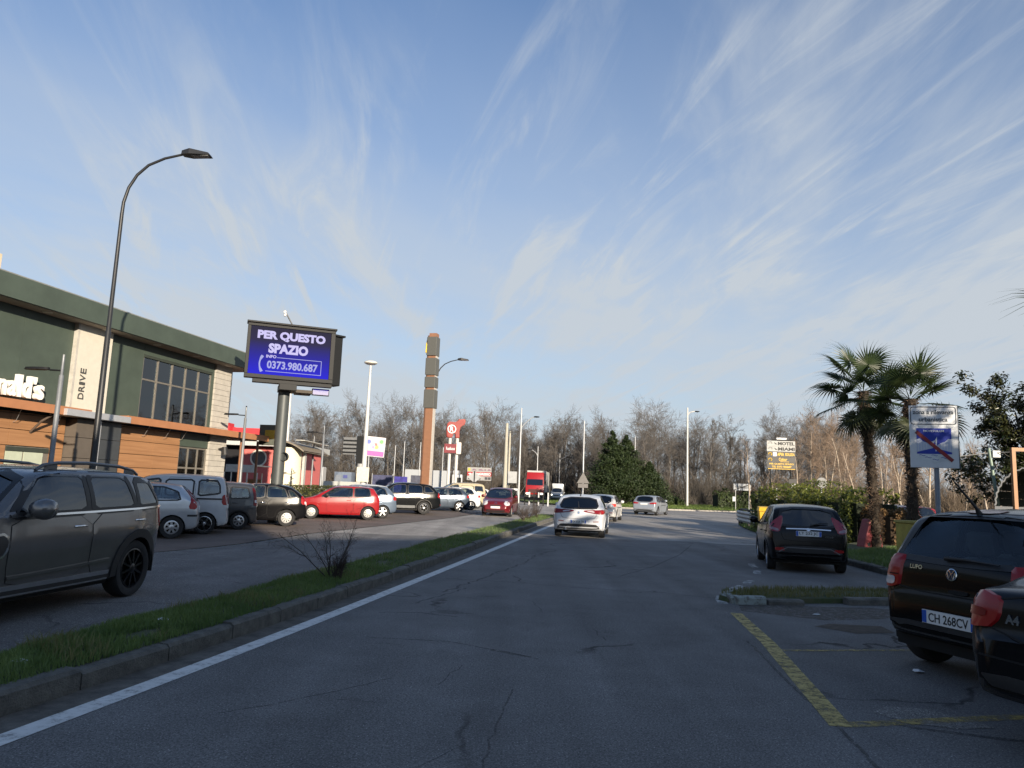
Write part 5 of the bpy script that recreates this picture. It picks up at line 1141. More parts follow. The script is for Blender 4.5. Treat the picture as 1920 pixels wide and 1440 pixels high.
    # gold arch blade sign at the end of the canopy
    fbox('blade_sign', mat('sign_greygreen', (.10, .11, .09), .5), t, 12.62, 13.0, -.25, .95, 3.15, 4.1)
    fbox('sign_face', mat('sign_gold', (.55, .36, .04), .5), t, 12.605, 12.618, .05, .65, 3.45, 3.85)
restaurant()
def steakhouse():
    t = thing('steakhouse', 'low red and cream restaurant with round window and grey fascia beyond the billboard pole', 'building', (0, 0, 0))
    Mr = mat('steak_red', (.50, .028, .035), .6, var=.06); Mp = mat('steak_pink', (.52, .13, .12), .7, var=.08); Mf = mat('fascia_grey', (.42, .43, .42), .5, var=.06); Mc = mat('cream_wall', (.68, .63, .47), .7, var=.06); Mo = mat('orange_panel', (.52, .24, .05), .6, var=.2, vscale=2)
    Mx = mat('dark_glass_wall', (.025, .025, .028), .15, var=0)
    B = lambda n, m, a, b, y0, y1, z0, z1, p=t, bev=0.: fbox(n, m, p, a, b, y0, y1, z0, z1, bev=bev)
    B('glazed_wall', Mx, -22, -16.7, 46.5, 58, -.1, 3.5); B('red_wall', Mp, -16.7, -14.42, 46.3, 58, .95, 3.5, bev=.25); B('plinth', Mx, -16.6, -14.5, 46.6, 58, -.1, .94)
    B('fascia', Mf, -22, -14.0, 45.6, 58, 3.55, 3.97); B('parapet', Mr, -21, -17.6, 46.4, 52, 3.98, 4.75); B('parapet', Mr, -17.58, -15.75, 46.9, 52, 3.98, 4.70); B('parapet_block', Mr, -18.7, -17.9, 46.2, 48, 4.76, 5.0)
    mb = MB(); mb.lathe([(.43, -.05), (.52, -.06), (.52, .02), (.43, .02)], 32, 'y', (-15.56, 46.26, 2.82), True); w = mb.build('round_window', mat('ring_white', (.66, .63, .56), .5), t, smooth=40)
    mb = MB(); mb.lathe([(.43, .0), (0, .0)], 32, 'y', (-15.56, 46.24, 2.82)); mb.build('pane', mat('window_grey', (.12, .12, .12), .2), w)
    B('orange_panel', Mo, -14.38, -13.86, 46.0, 48, -.1, 3.5); mb = MB(); mb.lathe([(.85, -.1), (.85, 3.55)], 28, 'z', (-13.95, 46.9, 0)); mb.build('cream_wall', Mc, t, smooth=60)
    mb = MB(); mb.lathe([(0, 3.56), (.84, 3.56)], 28, 'z', (-13.95, 46.9, 0)); mb.build('wall_cap', Mc, t)
    mb = MB(); n = 10
    for i in range(n+1):
        u = i/n; x = -14.4+1.75*u; z = 3.98-.62*u**2.2
        for y in (45.7, 52): mb.v += [(x, y, z), (x, y, z-.09)]
        if i: k = len(mb.v)-8; mb.f += [(k, k+4, k+6, k+2), (k+1, k+3, k+7, k+5), (k, k+1, k+5, k+4), (k+2, k+6, k+7, k+3)]
    mb.build('curved_roof', mat('roof_brown', (.20, .17, .13), .6), t, smooth=60); B('roof_end', mat('roof_white', (.66, .65, .6), .5), -13.25, -12.65, 45.9, 52, 3.99, 4.02); B('end_wall', mat('end_grey', (.40, .40, .38), .6), -13.10, -12.95, 47.2, 47.6, -.1, 3.3)
    for k, z in enumerate((1.0, 1.35, 1.7, 2.05)): text('GRILL'[k:k+2], .3, M_ink, t, frame((-13.5+.06*k, 46.15+.03*k, z), Vector((1, .45, .5)).normalized(), Vector((-.3, -.2, 1)).normalized(), Vector((.4, -.92, 0)).normalized()), .01)
    g = thing('terrace_awning', 'white framed terrace awning in front of the low red restaurant', 'awning', (0, 0, 0))
    Mw = mat('awning_white', (.68, .65, .58), .6)
    fbox('valance', Mw, g, -15.9, -14.15, 41.9, 41.96, 1.88, 2.30); fbox('awning_top', Mw, g, -15.9, -14.15, 41.97, 44.5, 2.24, 2.30)
    for x in (-15.95, -15.55, -14.65, -14.1):
        for y in (41.9, 44.4): mb = MB(); mb.tube([(x, y, -.1), (x, y, 1.87)], .035, 8); mb.build('post', Mw, g)
    fbox('wind_screen', mat('screen_brown', (.26, .14, .06), .7, var=.2), g, -15.5, -14.7, 44.5, 44.55, .2, 1.5); fbox('rail', mat('screen_brown', (.26, .14, .06), .7), g, -16, -14, 41.85, 41.88, .3, .45)
steakhouse()
def shade_block(name, label, p0, p1, l0, l1, h, c):
    """unseen blocks added behind the camera to cast shade, turned square to the low sun; local x runs along the front"""
    a = R(180-SUN_AZ); t = thing(name, label, 'building', (0, 0, 0), a); Mw = mat('render_'+name, c, .8, var=.08, vscale=1); Mg_ = mat('shutter_dark', (.08, .07, .06), .5)
    fbox('wall', Mw, t, p0, p1, l0, l1, 0, h); fbox('roof', mat('roof_slab', (.2, .19, .17), .8), t, p0-.2, p1+.2, l0-.2, l1+.2, h, h+.2)
    z = .9
    while z < h-1.6:
        x = p0+1.2
        while x < p1-1.4:
            w = fbox('window', Mg_, t, x, x+1.2, l1-.02, l1+.03, z, z+1.4); fbox('sill', Mw, w, x-.1, x+1.3, l1+.031, l1+.12, z-.1, z-.02); x += 3.2
        z += 3.0
shade_block('tall_shade_caster', 'tall cream block added out of view behind the photographer to shade the foreground', -22, 3.5, -60, -45, 18.8, (.5, .42, .28))  # added unseen block, height and turn fitted to the foreground shadow
shade_block('low_shade_caster', 'lower cream block added out of view beside the tall one to shade road and bays', 2.2, 21, -42, -30, 12.7, (.48, .40, .28))  # second added block, lower, fitted to the nearer part of the shadow edge
# curved-roof shelter, gate frame and lighting pole at the right edge
def shelter():
    t = thing('garden_shelter', 'arched corrugated shelter with slatted back standing at the right frame edge', 'shelter', (15.9, 22.4, 0), R(-34))
    Mz = mat('corrugated_zinc', (.33, .34, .35), .5, .4, var=.15, vscale=3); Mi = mat('shelter_panel', (.14, .145, .14), .7, var=.1)
    mb = MB(); n = 40; r = 1.08
    for i in range(n+1):
        a = math.pi*i/n; rr = r+.015*math.cos(i*math.pi)
        for y in (0, 5): mb.v += [(rr*math.cos(a), y, 1.62+1.22*rr/r*math.sin(a)), ((rr-.03)*math.cos(a), y, 1.62+1.22*(rr-.03)/r*math.sin(a))]
        if i: k = len(mb.v)-8; mb.f += [(k, k+2, k+6, k+4), (k+1, k+5, k+7, k+3), (k, k+4, k+5, k+1)]
    mb.build('arched_roof', Mz, t, smooth=70)
    for k in range(5): 
        z = 1.62+.25*k; hw = 1.05*math.sqrt(max(0, 1-((z+.12-1.62)/1.22)**2))
        if hw > .1: fbox('back_slat', Mi, t, -hw, hw, 2.9, 2.94, z, z+.235)
    fbox('beam', Mz, t, -1.08, 1.08, -.02, .04, 1.50, 1.60)
    for x in (-1.02, 1.02): fbox('post', M_black, t, x-.05, x+.05, 0, .1, .12, 1.5); fbox('post', M_black, t, x-.05, x+.05, 4.8, 4.9, .0, 1.5)
    fbox('counter', mat('counter_dark', (.03, .032, .03), .8, var=.3, vscale=6), t, -.95, .95, .25, .9, .12, 1.35)
    o = thing('gate_frame', 'orange steel frame standing above the arched shelter roof', 'frame', (15.1, 22.2, 0)); Mo = mat('orange_steel', (.28, .125, .04), .5, var=.1)
    fbox('upright', Mo, o, -.055, .055, -.05, .05, .12, 3.25); fbox('crossbar', Mo, o, -.055, 2.4, -.05, .05, 3.252, 3.36); fbox('upright', Mo, o, 2.29, 2.4, -.05, .05, .12, 3.25)
    o = thing('floodlight_pole', 'pale green leaning pole with a small floodlight and cables by the dark magnolia', 'lamp', (15.95, 24, .0))
    mb = MB(); mb.tube([(0, 0, 0), (-.40, 0, 3.45)], [.06, .045], 10); mb.build('pole', mat('pole_green', (.20, .27, .22), .5), o)
    fbox('lamp_head', mat('lamp_box', (.45, .46, .45), .4), o, -.34, -.08, -.10, .10, 3.15, 3.38, bev=.02)
    for a, b in (((-.4, 0, 3.3), (-2.9, 1, 3.05)), ((-.3, 0, 3.3), (1.5, -2, 3.6))):
        mb = MB(); mb.tube([a, (Vector(a)+Vector(b))*.5-Vector((0, 0, .08)), b], .012, 5); mb.build('cable', mat('cable_grey', (.3, .3, .29), .6), o)
shelter()
# ================================================================ SIGNS, LAMPS, STREET FURNITURE
M_pole = mat('pole_black', (.025, .026, .028), .45, .3, var=.08); M_poleg = mat('pole_grey', (.20, .21, .22), .5, .4, var=.08); M_galv = mat('pole_galvanised', (.38, .39, .40), .5, .5, var=.08)
M_wpole = mat('pole_white', (.48, .48, .46), .45, var=.04); M_conc = mat('pole_concrete', (.36, .34, .28), .8, var=.1); M_signw = mat('sign_white', (.62, .64, .66), .45, var=.04); M_signback = mat('sign_back_grey', (.17, .18, .19), .55, .3, var=.08)
M_blueS = mat('sign_blue', (.012, .035, .33), .45, var=.04); M_redS = mat('sign_red', (.30, .025, .025), .5, var=.04); M_dk = mat('frame_dark', (.010, .011, .012), .55, 0, var=.08, spec=.2)
def bx(name, m, p, a, bev=0., M=None):
    mb = MB(); mb.box(*a, M=M); return mb.build(name, m, p, bev=bev)
def tb(name, m, p, pts, r, n=10): mb = MB(); mb.tube(pts, r, n); return mb.build(name, m, p, smooth=50)
# tall swan-neck street lamps
t = thing('street_lamp', 'tall black swan-neck street lamp rising in front of the green restaurant', 'street lamp', (-10.2, 18.3, -.1), 0, 'black swan-neck street lamps')
tb('pole', M_pole, t, [(0, 0, 0), (0, 0, 1.0), (0, 0, 1.02), (0, 0, 5.2), (0, 0, 5.22), (0, 0, 8.3)], [.115, .11, .080, .066, .054, .045], 14)
tb('arm', M_pole, t, [(0, 0, 8.28), (.01, 0, 8.6), (.10, 0, 9.0), (.28, 0, 9.35), (.55, 0, 9.63), (.95, 0, 9.83), (1.45, 0, 9.97)], [.044, .041, .038, .036, .034, .032, .030], 12)
h = MB(); h.add([(1.40, -.10, 9.93), (1.40, .10, 9.93), (1.62, -.17, 9.92), (1.62, .17, 9.92), (2.15, -.13, 9.93), (2.15, .13, 9.93), (1.40, -.08, 10.04), (1.40, .08, 10.04), (1.62, -.15, 10.08), (1.62, .15, 10.08), (2.10, -.11, 10.0), (2.10, .11, 10.0)],
    [(0, 2, 3, 1), (2, 4, 5, 3), (6, 7, 9, 8), (8, 9, 11, 10), (0, 1, 7, 6), (4, 10, 11, 5), (0, 6, 8, 2), (2, 8, 10, 4), (1, 3, 9, 7), (3, 5, 11, 9)])
hd = h.build('lamp_head', M_pole, t, bev=.012); bx('diffuser', mat('lamp_glass', (.35, .36, .36), .2), hd, (1.66, 2.1, -.10, .10, 9.915, 9.925))
bx('service_door', M_dk, t, (-.05, .05, -.118, -.108, .5, .95))
c = copy_tree(t); c.location = (-5.1, 49.0, 0); c['label'] = 'more distant black swan-neck street lamp close beside the brown pylon'
# lot lamps with a leaf-shaped head on a short side arm
t = thing('car_park_lamp', 'car park lamp with side arm standing before the white letters on the green wall', 'street lamp', (-11.05, 18.0, -.1), 0, 'car park lamps with leaf-shaped heads')
tb('pole', M_poleg, t, [(0, 0, 0), (0, 0, 4.0), (0, 0, 4.02), (0, 0, 4.52)], [.065, .055, .032, .03], 12)
tb('arm', M_dk, t, [(0, 0, 4.12), (-.30, 0, 4.13)], .022, 8)
h = MB(); nn = 16
ring = [(-.30-.62*(.5-.5*math.cos(math.pi*i/8))*1., (.13*math.sin(math.pi*i/8)**.8 if 0 < i < 8 else 0)) for i in range(9)]
out = ring+[(x, -y) for x, y in reversed(ring[1:-1])]
h.v = [(x, y, 4.13+.02*(x+.3)) for x, y in out]+[(x*.96-.02, y*.75, 4.19+.02*(x+.3)) for x, y in out]; k = len(out)
h.f = [tuple(range(k)), tuple(reversed(range(k, 2*k)))]+[(i, (i+1) % k, (i+1) % k+k, i+k) for i in range(k)]
h.build('lamp_head', M_dk, t, smooth=50)
for (x, y, rz, lb, zz) in ((-11.12, 31.0, 0, 'car park lamp standing between the stone pier and the billboard', .05), (-9.67, 38.5, 0, 'taller-looking car park lamp of the pair right of the billboard, arm to the left', -.1), (-13.18, 50.0, math.pi, 'more distant car park lamp of the pair, its arm pointing right', .0)):
    c = copy_tree(t); c.location = (x, y, zz); c.rotation_euler = (0, 0, rz); c['label'] = lb
# high white masts with a disc head
t = thing('light_mast', 'tall white tapering mast with a flat disc lamp, left of the brown pylon', 'light mast', (-10.1, 52.0, 0), 0, 'white high masts with disc heads')
tb('pole', M_wpole, t, [(0, 0, 0), (0, 0, 2.2), (0, 0, 2.22), (0, 0, 9.9)], [.20, .19, .17, .07], 16)
mb = MB(); mb.lathe([(0, 9.88), (.30, 9.88), (.46, 9.97), (.46, 10.05), (.3, 10.13), (0, 10.15)], 32); mb.build('disc_head', mat('disc_cream', (.62, .60, .52), .5), t, smooth=50)
bx('switch_box', mat('box_cream', (.55, .53, .44), .6), t, (-.42, .42, -.35, -.21, 1.6, 2.6))
c = copy_tree(t); c.location = (-15.2, 50.5, 0); c['label'] = 'white mast partly hidden behind the blue screen and its pole'
# ---------------------------------------------------------------- LED billboard
def billboard():
    t = thing('led_billboard', 'dark LED billboard on a thick grey column showing a phone number on blue', 'billboard', (-9.03, 29.2, -.1))
    Mc = mat('column_grey', (.060, .068, .070), .5, .2, var=.06)
    tb('column', Mc, t, [(0, 0, 0), (0, 0, 5.25)], [.235, .225], 24); mb = MB(); mb.lathe([(.16, -.12), (.18, 0), (.12, .10), (0, .12)], 16, 'y', (.24, -.1, 2.55)); mb.build('hatch_cover', Mc, t, smooth=50)
    ang = math.atan2(1.25, 3.3); ex = Vector((math.cos(ang), math.sin(ang), 0)); ey = Vector((-ex.y, ex.x, 0)); W_, H_ = 3.34, 2.14
    M1 = frame((.28, -.45, 6.60), ex, ey, (0, 0, 1))
    p = bx('cabinet', M_dk, t, (-W_/2, W_/2, 0, .34, -H_/2, H_/2), .03, M1)
    bx('top_visor', M_dk, t, (-W_/2-.04, W_/2+.04, -.16, .40, H_/2+.002, H_/2+.07), .01, M1)
    for x0, x1, z0, z1 in ((-W_/2, W_/2, -H_/2, -H_/2+.15), (-W_/2, W_/2, H_/2-.11, H_/2), (-W_/2, -W_/2+.12, -H_/2+.151, H_/2-.111), (W_/2-.17, W_/2, -H_/2+.151, H_/2-.111)): bx('bezel', M_dk, p, (x0, x1, -.07, -.002, z0, z1), .008, M1)
    scr = bpy.data.materials.new('led_screen'); scr.use_nodes = True; N = scr.node_tree.nodes; L = scr.node_tree.links; b = N['Principled BSDF']; b.inputs['Base Color'].default_value = (.003, .003, .004, 1); b.inputs['Roughness'].default_value = .7; b.inputs['Specular IOR Level'].default_value = .08
    g = N.new('ShaderNodeTexCoord'); s = N.new('ShaderNodeSeparateXYZ'); L.new(g.outputs['Object'], s.inputs[0]); r = N.new('ShaderNodeValToRGB'); mp = N.new('ShaderNodeMapRange'); L.new(s.outputs[2], mp.inputs[0]); mp.inputs[1].default_value = 5.6; mp.inputs[2].default_value = 7.7
    L.new(mp.outputs[0], r.inputs[0]); e = r.color_ramp.elements; e[0].position = 0; e[0].color = (.006, .006, .80, 1); e[1].position = 1; e[1].color = (.012, .012, .035, 1); q = e.new(.35); q.color = (.008, .008, .40, 1); q = e.new(.68); q.color = (.016, .014, .07, 1)
    wv = N.new('ShaderNodeTexWave'); wv.bands_direction = 'Z'; wv.inputs['Scale'].default_value = 9.; L.new(g.outputs['Object'], wv.inputs['Vector']); m2 = N.new('ShaderNodeMapRange'); L.new(wv.outputs[0], m2.inputs[0]); m2.inputs[3].default_value = .72; m2.inputs[4].default_value = 1.1
    vm = N.new('ShaderNodeVectorMath'); vm.operation = 'SCALE'; L.new(r.outputs[0], vm.inputs[0]); L.new(m2.outputs[0], vm.inputs['Scale']); L.new(vm.outputs[0], b.inputs['Emission Color']); b.inputs['Emission Strength'].default_value = .55
    sw, sh = W_-.30, H_-.27; cx, cz = -.025, .02
    sc_ = bx('screen', scr, p, (cx-sw/2, cx+sw/2, -.03, -.003, cz-sh/2, cz+sh/2), 0, M1)
    Ml = mat('led_letters', (.02, .02, .03), .9, emit=(.60, .56, .92), estr=.52, var=0); Mn = mat('led_digits', (.02, .02, .03), .9, emit=(.42, .45, .88), estr=.45, var=0)
    def T(s_, x, z, w, h, m=Ml, bold=.02): text(s_, .4, m, sc_, M1 @ frame((x, -.036, z), (1, 0, 0), (0, 0, 1), (0, -1, 0)), .003, bold, width=w, height=h)
    T('PER QUESTO', cx+.02, .62, 2.58, .39, bold=.022); T('SPAZIO', cx-.08, .13, 1.50, .39, bold=.022); T('INFO', cx-.70, -.20, .38, .12, bold=.012); T('0373.980.687', cx+.12, -.52, 1.92, .32, Mn, .012)
    for a in ((cx-.48, cx+1.22, -.235, -.212), (cx-.88, cx+1.22, -.795, -.772), (cx+1.20, cx+1.223, -.772, -.235)): bx('border_line', Mn, sc_, (a[0], a[1], -.036, -.031, a[2], a[3]), 0, M1)
    mb = MB(); mb.tube([M1 @ Vector((cx-1.12+.10*(abs(k-4)/4)**2, -.034, -.82+.078*k)) for k in range(9)], [.06, .055, .035, .03, .03, .03, .035, .055, .06], 8); mb.build('handset_icon', Mn, sc_, smooth=60)
    # second cabinet, behind
    M2 = frame((1.55, 1.15, 6.62), Vector((.72, .69, 0)).normalized(), Vector((-.69, .72, 0)).normalized(), (0, 0, 1)); bx('rear_cabinet', M_dk, t, (-1.7, .30, -.2, .3, -1.04, 1.0), .03, M2); bx('rear_visor', M_dk, t, (-1.7, .36, -.3, .4, 1.002, 1.08), .01, M2)
    # bracket, gantry and small ticker below
    bx('support_beam', M_dk, t, (-1.35, 1.65, -.05, .25, -H_/2-.17, -H_/2-.03), .01, M1); bx('support_beam', M_dk, t, (-.35, .30, -.3, .9, -H_/2-.42, -H_/2-.175), .01, M1); bx('walkway', mat('walk_brown', (.05, .04, .03), .7), t, (.32, .95, .3, 1.3, -H_/2-.42, -H_/2-.30), 0, M1)
    k = bx('ticker', M_dk, t, (.95, 1.62, .35, .5, -H_/2-.47, -H_/2-.20), .01, M1); bx('ticker_face', mat('ticker_blue', (.01, .01, .02), .4, emit=(.01, .01, .22), estr=.8, var=0), k, (.98, 1.59, .335, .348, -H_/2-.44, -H_/2-.23), 0, M1)
    text('ALTERNATIVE', .1, Ml, k, M1 @ frame((1.28, .331, -H_/2-.30), (1, 0, 0), (0, 0, 1), (0, -1, 0)), .001, .002, width=.5, height=.06)
    cm = tb('camera_arm', M_galv, t, [M1 @ Vector((0, .15, H_/2+.07)), M1 @ Vector((-.32, -.35, H_/2+.44))], .03, 8); mb = MB(); mb.tube([M1 @ Vector((-.36, -.30, H_/2+.52)), M1 @ Vector((-.38, -.50, H_/2+.46))], .055, 10); mb.lathe([(.0, -.16), (.05, -.13), (.06, -.06), (.05, 0)], 12, 'z', tuple(M1 @ Vector((-.36, -.40, H_/2+.44)))); mb.build('camera', mat('camera_white', (.55, .55, .55), .4), cm, smooth=50)
billboard()
# ---------------------------------------------------------------- brown pylon with stacked boxes
def pylon():
    t = thing('brown_pylon', 'tall orange-brown square pylon carrying four stacked grey sign boxes', 'sign', (-5.2, 47.0, 0), R(-14))
    Mo = mat('pylon_orange', (.235, .115, .064), .55, var=.06); Mb = mat('pylon_brown', (.10, .05, .03), .6); Mg = mat('pylon_box', (.085, .086, .078), .5, var=.05); Mgs = mat('pylon_box_side', (.13, .115, .105), .5, var=.05)
    bx('shaft', Mo, t, (-.18, .30, -.25, .25, 0, 11.25)); bx('shaft_side', Mb, t, (-.28, -.182, -.24, .24, 0, 11.1)); bx('shaft_edge', mat('pylon_edge', (.45, .42, .38), .5), t, (.302, .33, -.2, .24, 0, 11.0))
    for z0, z1, dx, pale in ((9.78, 11.0, .0, 0), (8.52, 9.62, .02, 1), (7.72, 8.40, .02, 0), (6.40, 7.58, .02, 1)):
        k = bx('sign_box', Mg, t, (-.27-dx, .36+dx, -.34, .34, z0, z1), .01); bx('box_face', Mgs if pale else mat('pylon_face_dark', (.055, .06, .05), .5), k, (-.30-dx, -.272-dx, -.31, .31, z0+.03, z1-.03))
        if z0 > 9.7:
            for y in (-.18, .18): mb = MB(); mb.tube([(-.32, y-.17, 9.95), (-.32, y-.12, 10.5), (-.32, y, 10.8), (-.32, y+.12, 10.5), (-.32, y+.17, 9.95)], .045, 8); mb.build('gold_arch', mat('arch_gold', (.62, .43, .03), .5, emit=None), k, smooth=60)
pylon()
# ---------------------------------------------------------------- bull-shaped sign on two white poles
def bull_sign():
    t = thing('bull_sign', 'red bull-shaped sign on two white poles right of the brown pylon', 'sign', (-4.7, 62, 0))
    Mr = mat('bull_red', (.28, .04, .025), .5, var=.06)
    P = [(-.62, .05), (-.66, .6), (-.62, 1.15), (-.45, 1.32), (.05, 1.30), (.28, 1.42), (.36, 1.62), (.44, 1.52), (.62, 1.58), (.86, 1.60), (.92, 1.38), (.84, 1.10), (.66, 1.02), (.52, .88), (.44, .55), (.46, .0), (.12, -.02), (.10, .32), (-.10, .36), (-.16, .0), (-.45, -.02)]
    mb = MB(); mb.prism([(x, z+5.55) for x, z in P], -.16, .26); b = mb.build('bull', Mr, t, bev=.03, smooth=40); b.rotation_euler = (0, 0, R(12))
    mb = MB(); mb.prism([(x*.9+.02, z*.92+5.62) for x, z in P], -.185, -.165); o = mb.build('bull_front', mat('bull_face', (.22, .025, .02), .6), b)
    mb = MB(); mb.lathe([(.30, -.01), (.36, -.01), (.36, .01), (.30, .01)], 24, 'y', (-.22, -.20, 6.25), True); mb.build('ring', M_signw, b)
    text('R', .5, M_signw, b, frame((-.22, -.195, 6.25), (1, 0, 0), (0, 0, 1), (0, -1, 0)), .01, .012, height=.42)
    for x in (-.30, .30): tb('pole', M_wpole, t, [(x, 0, 0), (x, 0, 5.5)], .135, 14)
    k = bx('name_box', mat('name_red', (.17, .022, .03), .5), t, (-.72, .28, -.35, -.14, 4.25, 5.0)); bx('box_end', mat('name_white', (.66, .60, .52), .5), k, (.29, .66, -.36, .2, 4.2, 5.15)); text('Roadhouse', .2, M_signw, k, frame((-.2, -.358, 4.62), (1, 0, 0), (0, 0, 1), (0, -1, 0)), .004, .004, width=.72, height=.26)
bull_sign()
# ---------------------------------------------------------------- long red and white entrance banner
def banner():
    t = thing('entrance_banner', 'white and red banner board reading INGRESSO on the far side of the car park', 'sign', (-2.75, 70, 0), R(-2))
    Mgx = mat('banner_grey', (.27, .27, .265), .6)
    bx('board', Mgx, t, (-1.15, 1.15, 0, .06, 2.15, 3.35)); bx('frame_edge', M_dk, t, (-1.22, -1.152, -.02, .08, 0, 3.4)); bx('frame_edge', M_dk, t, (1.152, 1.2, -.02, .08, 0, 3.4)); bx('red_band', M_redS, t, (-1.14, 1.14, -.02, -.004, 2.55, 2.93))
    text('INGRESSO', .3, M_signw, t, frame((.38, -.026, 2.74), (1, 0, 0), (0, 0, 1), (0, -1, 0)), .003, .012, width=1.38, height=.24)
    mb = MB(); mb.prism([(-1.05, 2.74), (-.82, 2.84), (-.82, 2.77), (-.42, 2.77), (-.42, 2.71), (-.82, 2.71), (-.82, 2.64)], -.03, -.022); mb.build('arrow', M_signw, t)
    Mb = mat('banner_black', (.04, .04, .05), .6)
    for x in (-1.0, -.1, .55, .85): bx('picture', Mb, t, (x-.02, x+.24, -.02, -.004, 2.23, 2.47))
    bx('picture', mat('banner_gold', (.5, .36, .06), .6), t, (-1.08, -.85, -.02, -.004, 3.0, 3.28))
    for x, w in ((-.68, .42), (-.1, .5), (.45, .2), (.75, .34)): mb = MB(); mb.prism([(x, 3.07), (x+w*.15, 3.2), (x+w*.6, 3.22), (x+w, 3.1), (x+w, 3.05)], -.02, -.006); mb.build('picture', mat('banner_mauve', (.18, .12, .16), .6), t)
banner()
# ---------------------------------------------------------------- pink poster and grey sign back on one column
def poster():
    t = thing('poster_board', 'billboard column with a pink and white poster and a grey ribbed back panel', 'billboard', (-15.0, 75.5, 0))
    tb('column', mat('column_pale', (.34, .34, .33), .6), t, [(0, 0, 0), (0, 0, 3.4)], .36, 16); bx('mast_box', M_dk, t, (-.55, .45, .0, .5, 3.2, 6.2))
    A = frame((.85, -.2, 5.2), Vector((1, .25, -.06)).normalized(), Vector((-.25, 1, 0)).normalized(), Vector((.06, 0, 1)).normalized()); p = bx('poster_panel', mat('poster_frame', (.5, .48, .5), .5), t, (-.55, 1.5, 0, .2, -1.0, 1.0), 0, A)
    bx('poster', mat('poster_base', (.40, .34, .37), .5, var=.1, vscale=2), p, (-.5, 1.45, -.02, -.002, -.95, .95), 0, A); bx('poster_band', mat('poster_purple', (.30, .04, .26), .5), p, (-.48, 1.43, -.03, -.021, -.93, -.45), 0, A)
    rr = random.Random(2)
    for i, c in enumerate(((.55, .06, .3), (.06, .1, .35), (.5, .4, .08), (.55, .1, .1), (.2, .35, .5), (.1, .3, .1), (.5, .2, .4))):
        x = rr.uniform(-.3, 1.1); z = rr.uniform(-.3, .6); mb = MB(); mb.lathe([(0, 0), (rr.uniform(.14, .26), 0)], 9, 'y', (x, -.024-.001*i, z)); mb.v = [tuple(A @ Vector(v)) for v in mb.v]; mb.build('poster_figure', mat('poster_c%d' % i, c, .5), p)
    bx('back_panel', mat('back_grey', (.13, .135, .14), .6), t, (-1.95, -.56, .1, .25, 4.3, 6.05))
    for z in (4.45, 4.85, 5.25, 5.65): bx('rib', M_dk, t, (-1.9, -.6, -.02, .098, z, z+.14))
poster()
# ---------------------------------------------------------------- distant street lamps and poles
def pole_lamp(label, x, y, h, arm, r=.075, m=M_galv, rise=.25, group='slender grey street lamps along the road', z=0., drop=1.1):
    t = thing('street_lamp', label, 'street lamp', (x, y, z), 0, group)
    tb('pole', m, t, [(0, 0, 0), (0, 0, h)], [r*1.3, r*.7], 10)
    if arm:
        s = 1 if arm > 0 else -1; zz = h-drop; tb('arm', m, t, [(0, 0, zz-.35), (arm*.3, 0, zz+rise*.3), (arm*.8, 0, zz+rise), (arm, 0, zz+rise*1.05)], r*.5, 8)
        mb = MB(); mb.lathe([(0, -.3), (.12, -.25), (.16, 0), (.10, .28), (0, .34)], 12, 'x', (arm+.2*s, 0, zz+rise*1.1)); o = mb.build('lamp_head', M_dk, t, smooth=60)
        for v in o.data.vertices: v.co.z = zz+rise*1.1+(v.co.z-zz-rise*1.1)*.55
    return t
pole_lamp('slender pale pole with long raked arm standing left of the red lorry', 1.15, 80, 10.2, 1.45, .10, rise=.9, drop=1.9)
pole_lamp('tall white street lamp rising from the roundabout grass right of the conifer', 21.6, 90, 12.1, .95, .12, M_wpole, .15, drop=.6)
pole_lamp('plain grey pole standing just left of the dark conifer', 7.5, 75, 8.6, 0, .085)
pole_lamp('far curved lamp showing just above the red and white banner', -6.2, 130, 8.0, 1.1, .09, rise=.5); pole_lamp('second far curved lamp above the banner board', -5.4, 139, 7.0, 1.0, .09, rise=.4)
pole_lamp('far lamp with its arm to the left, over the red lorry', 4.3, 112, 7.9, -1.0, .09, rise=.5); pole_lamp('far lamp over the white van before the brown scrub', 9.0, 132, 8.0, 1.2, .09, rise=.4)
pole_lamp('slim pole seen behind the right side of the conifer', 16.6, 98, 8.9, 0, .08)
def plain_pole(label, x, y, h, r, m, group=None, name='utility_pole', cat='pole'):
    t = thing(name, label, cat, (x, y, 0), 0, group); tb('shaft', m, t, [(0, 0, 0), (0, 0, h)], [r*1.25, r*.75], 12); bx('base_collar', m, t, (-r*1.6, r*1.6, -r*1.6, r*1.6, 0, .25)); return t
plain_pole('thick concrete pole leaning slightly, nearer of two beside the lorry', -.36, 78, 8.3, .19, M_conc, 'concrete poles'); plain_pole('thinner concrete pole just behind the thick one', .0, 85, 8.0, .13, M_conc, 'concrete poles')
for x, y, h, lb in ((-12.9, 84, 5.8, 'thin fence light pole left of the blue screens'), (-11.6, 82, 6.2, 'thin pole rising through the blue screens'), (-16.6, 88, 6.4, 'thin pole beneath the grey sign back'), (-8.2, 92, 6.2, 'thin pole before the long grey trailer'), (-10.3, 86, 6.4, 'thin pole between the screens and the trailer')):
    plain_pole(lb, x, y, h, .06, M_galv, 'thin grey poles beyond the car park', 'thin_pole')
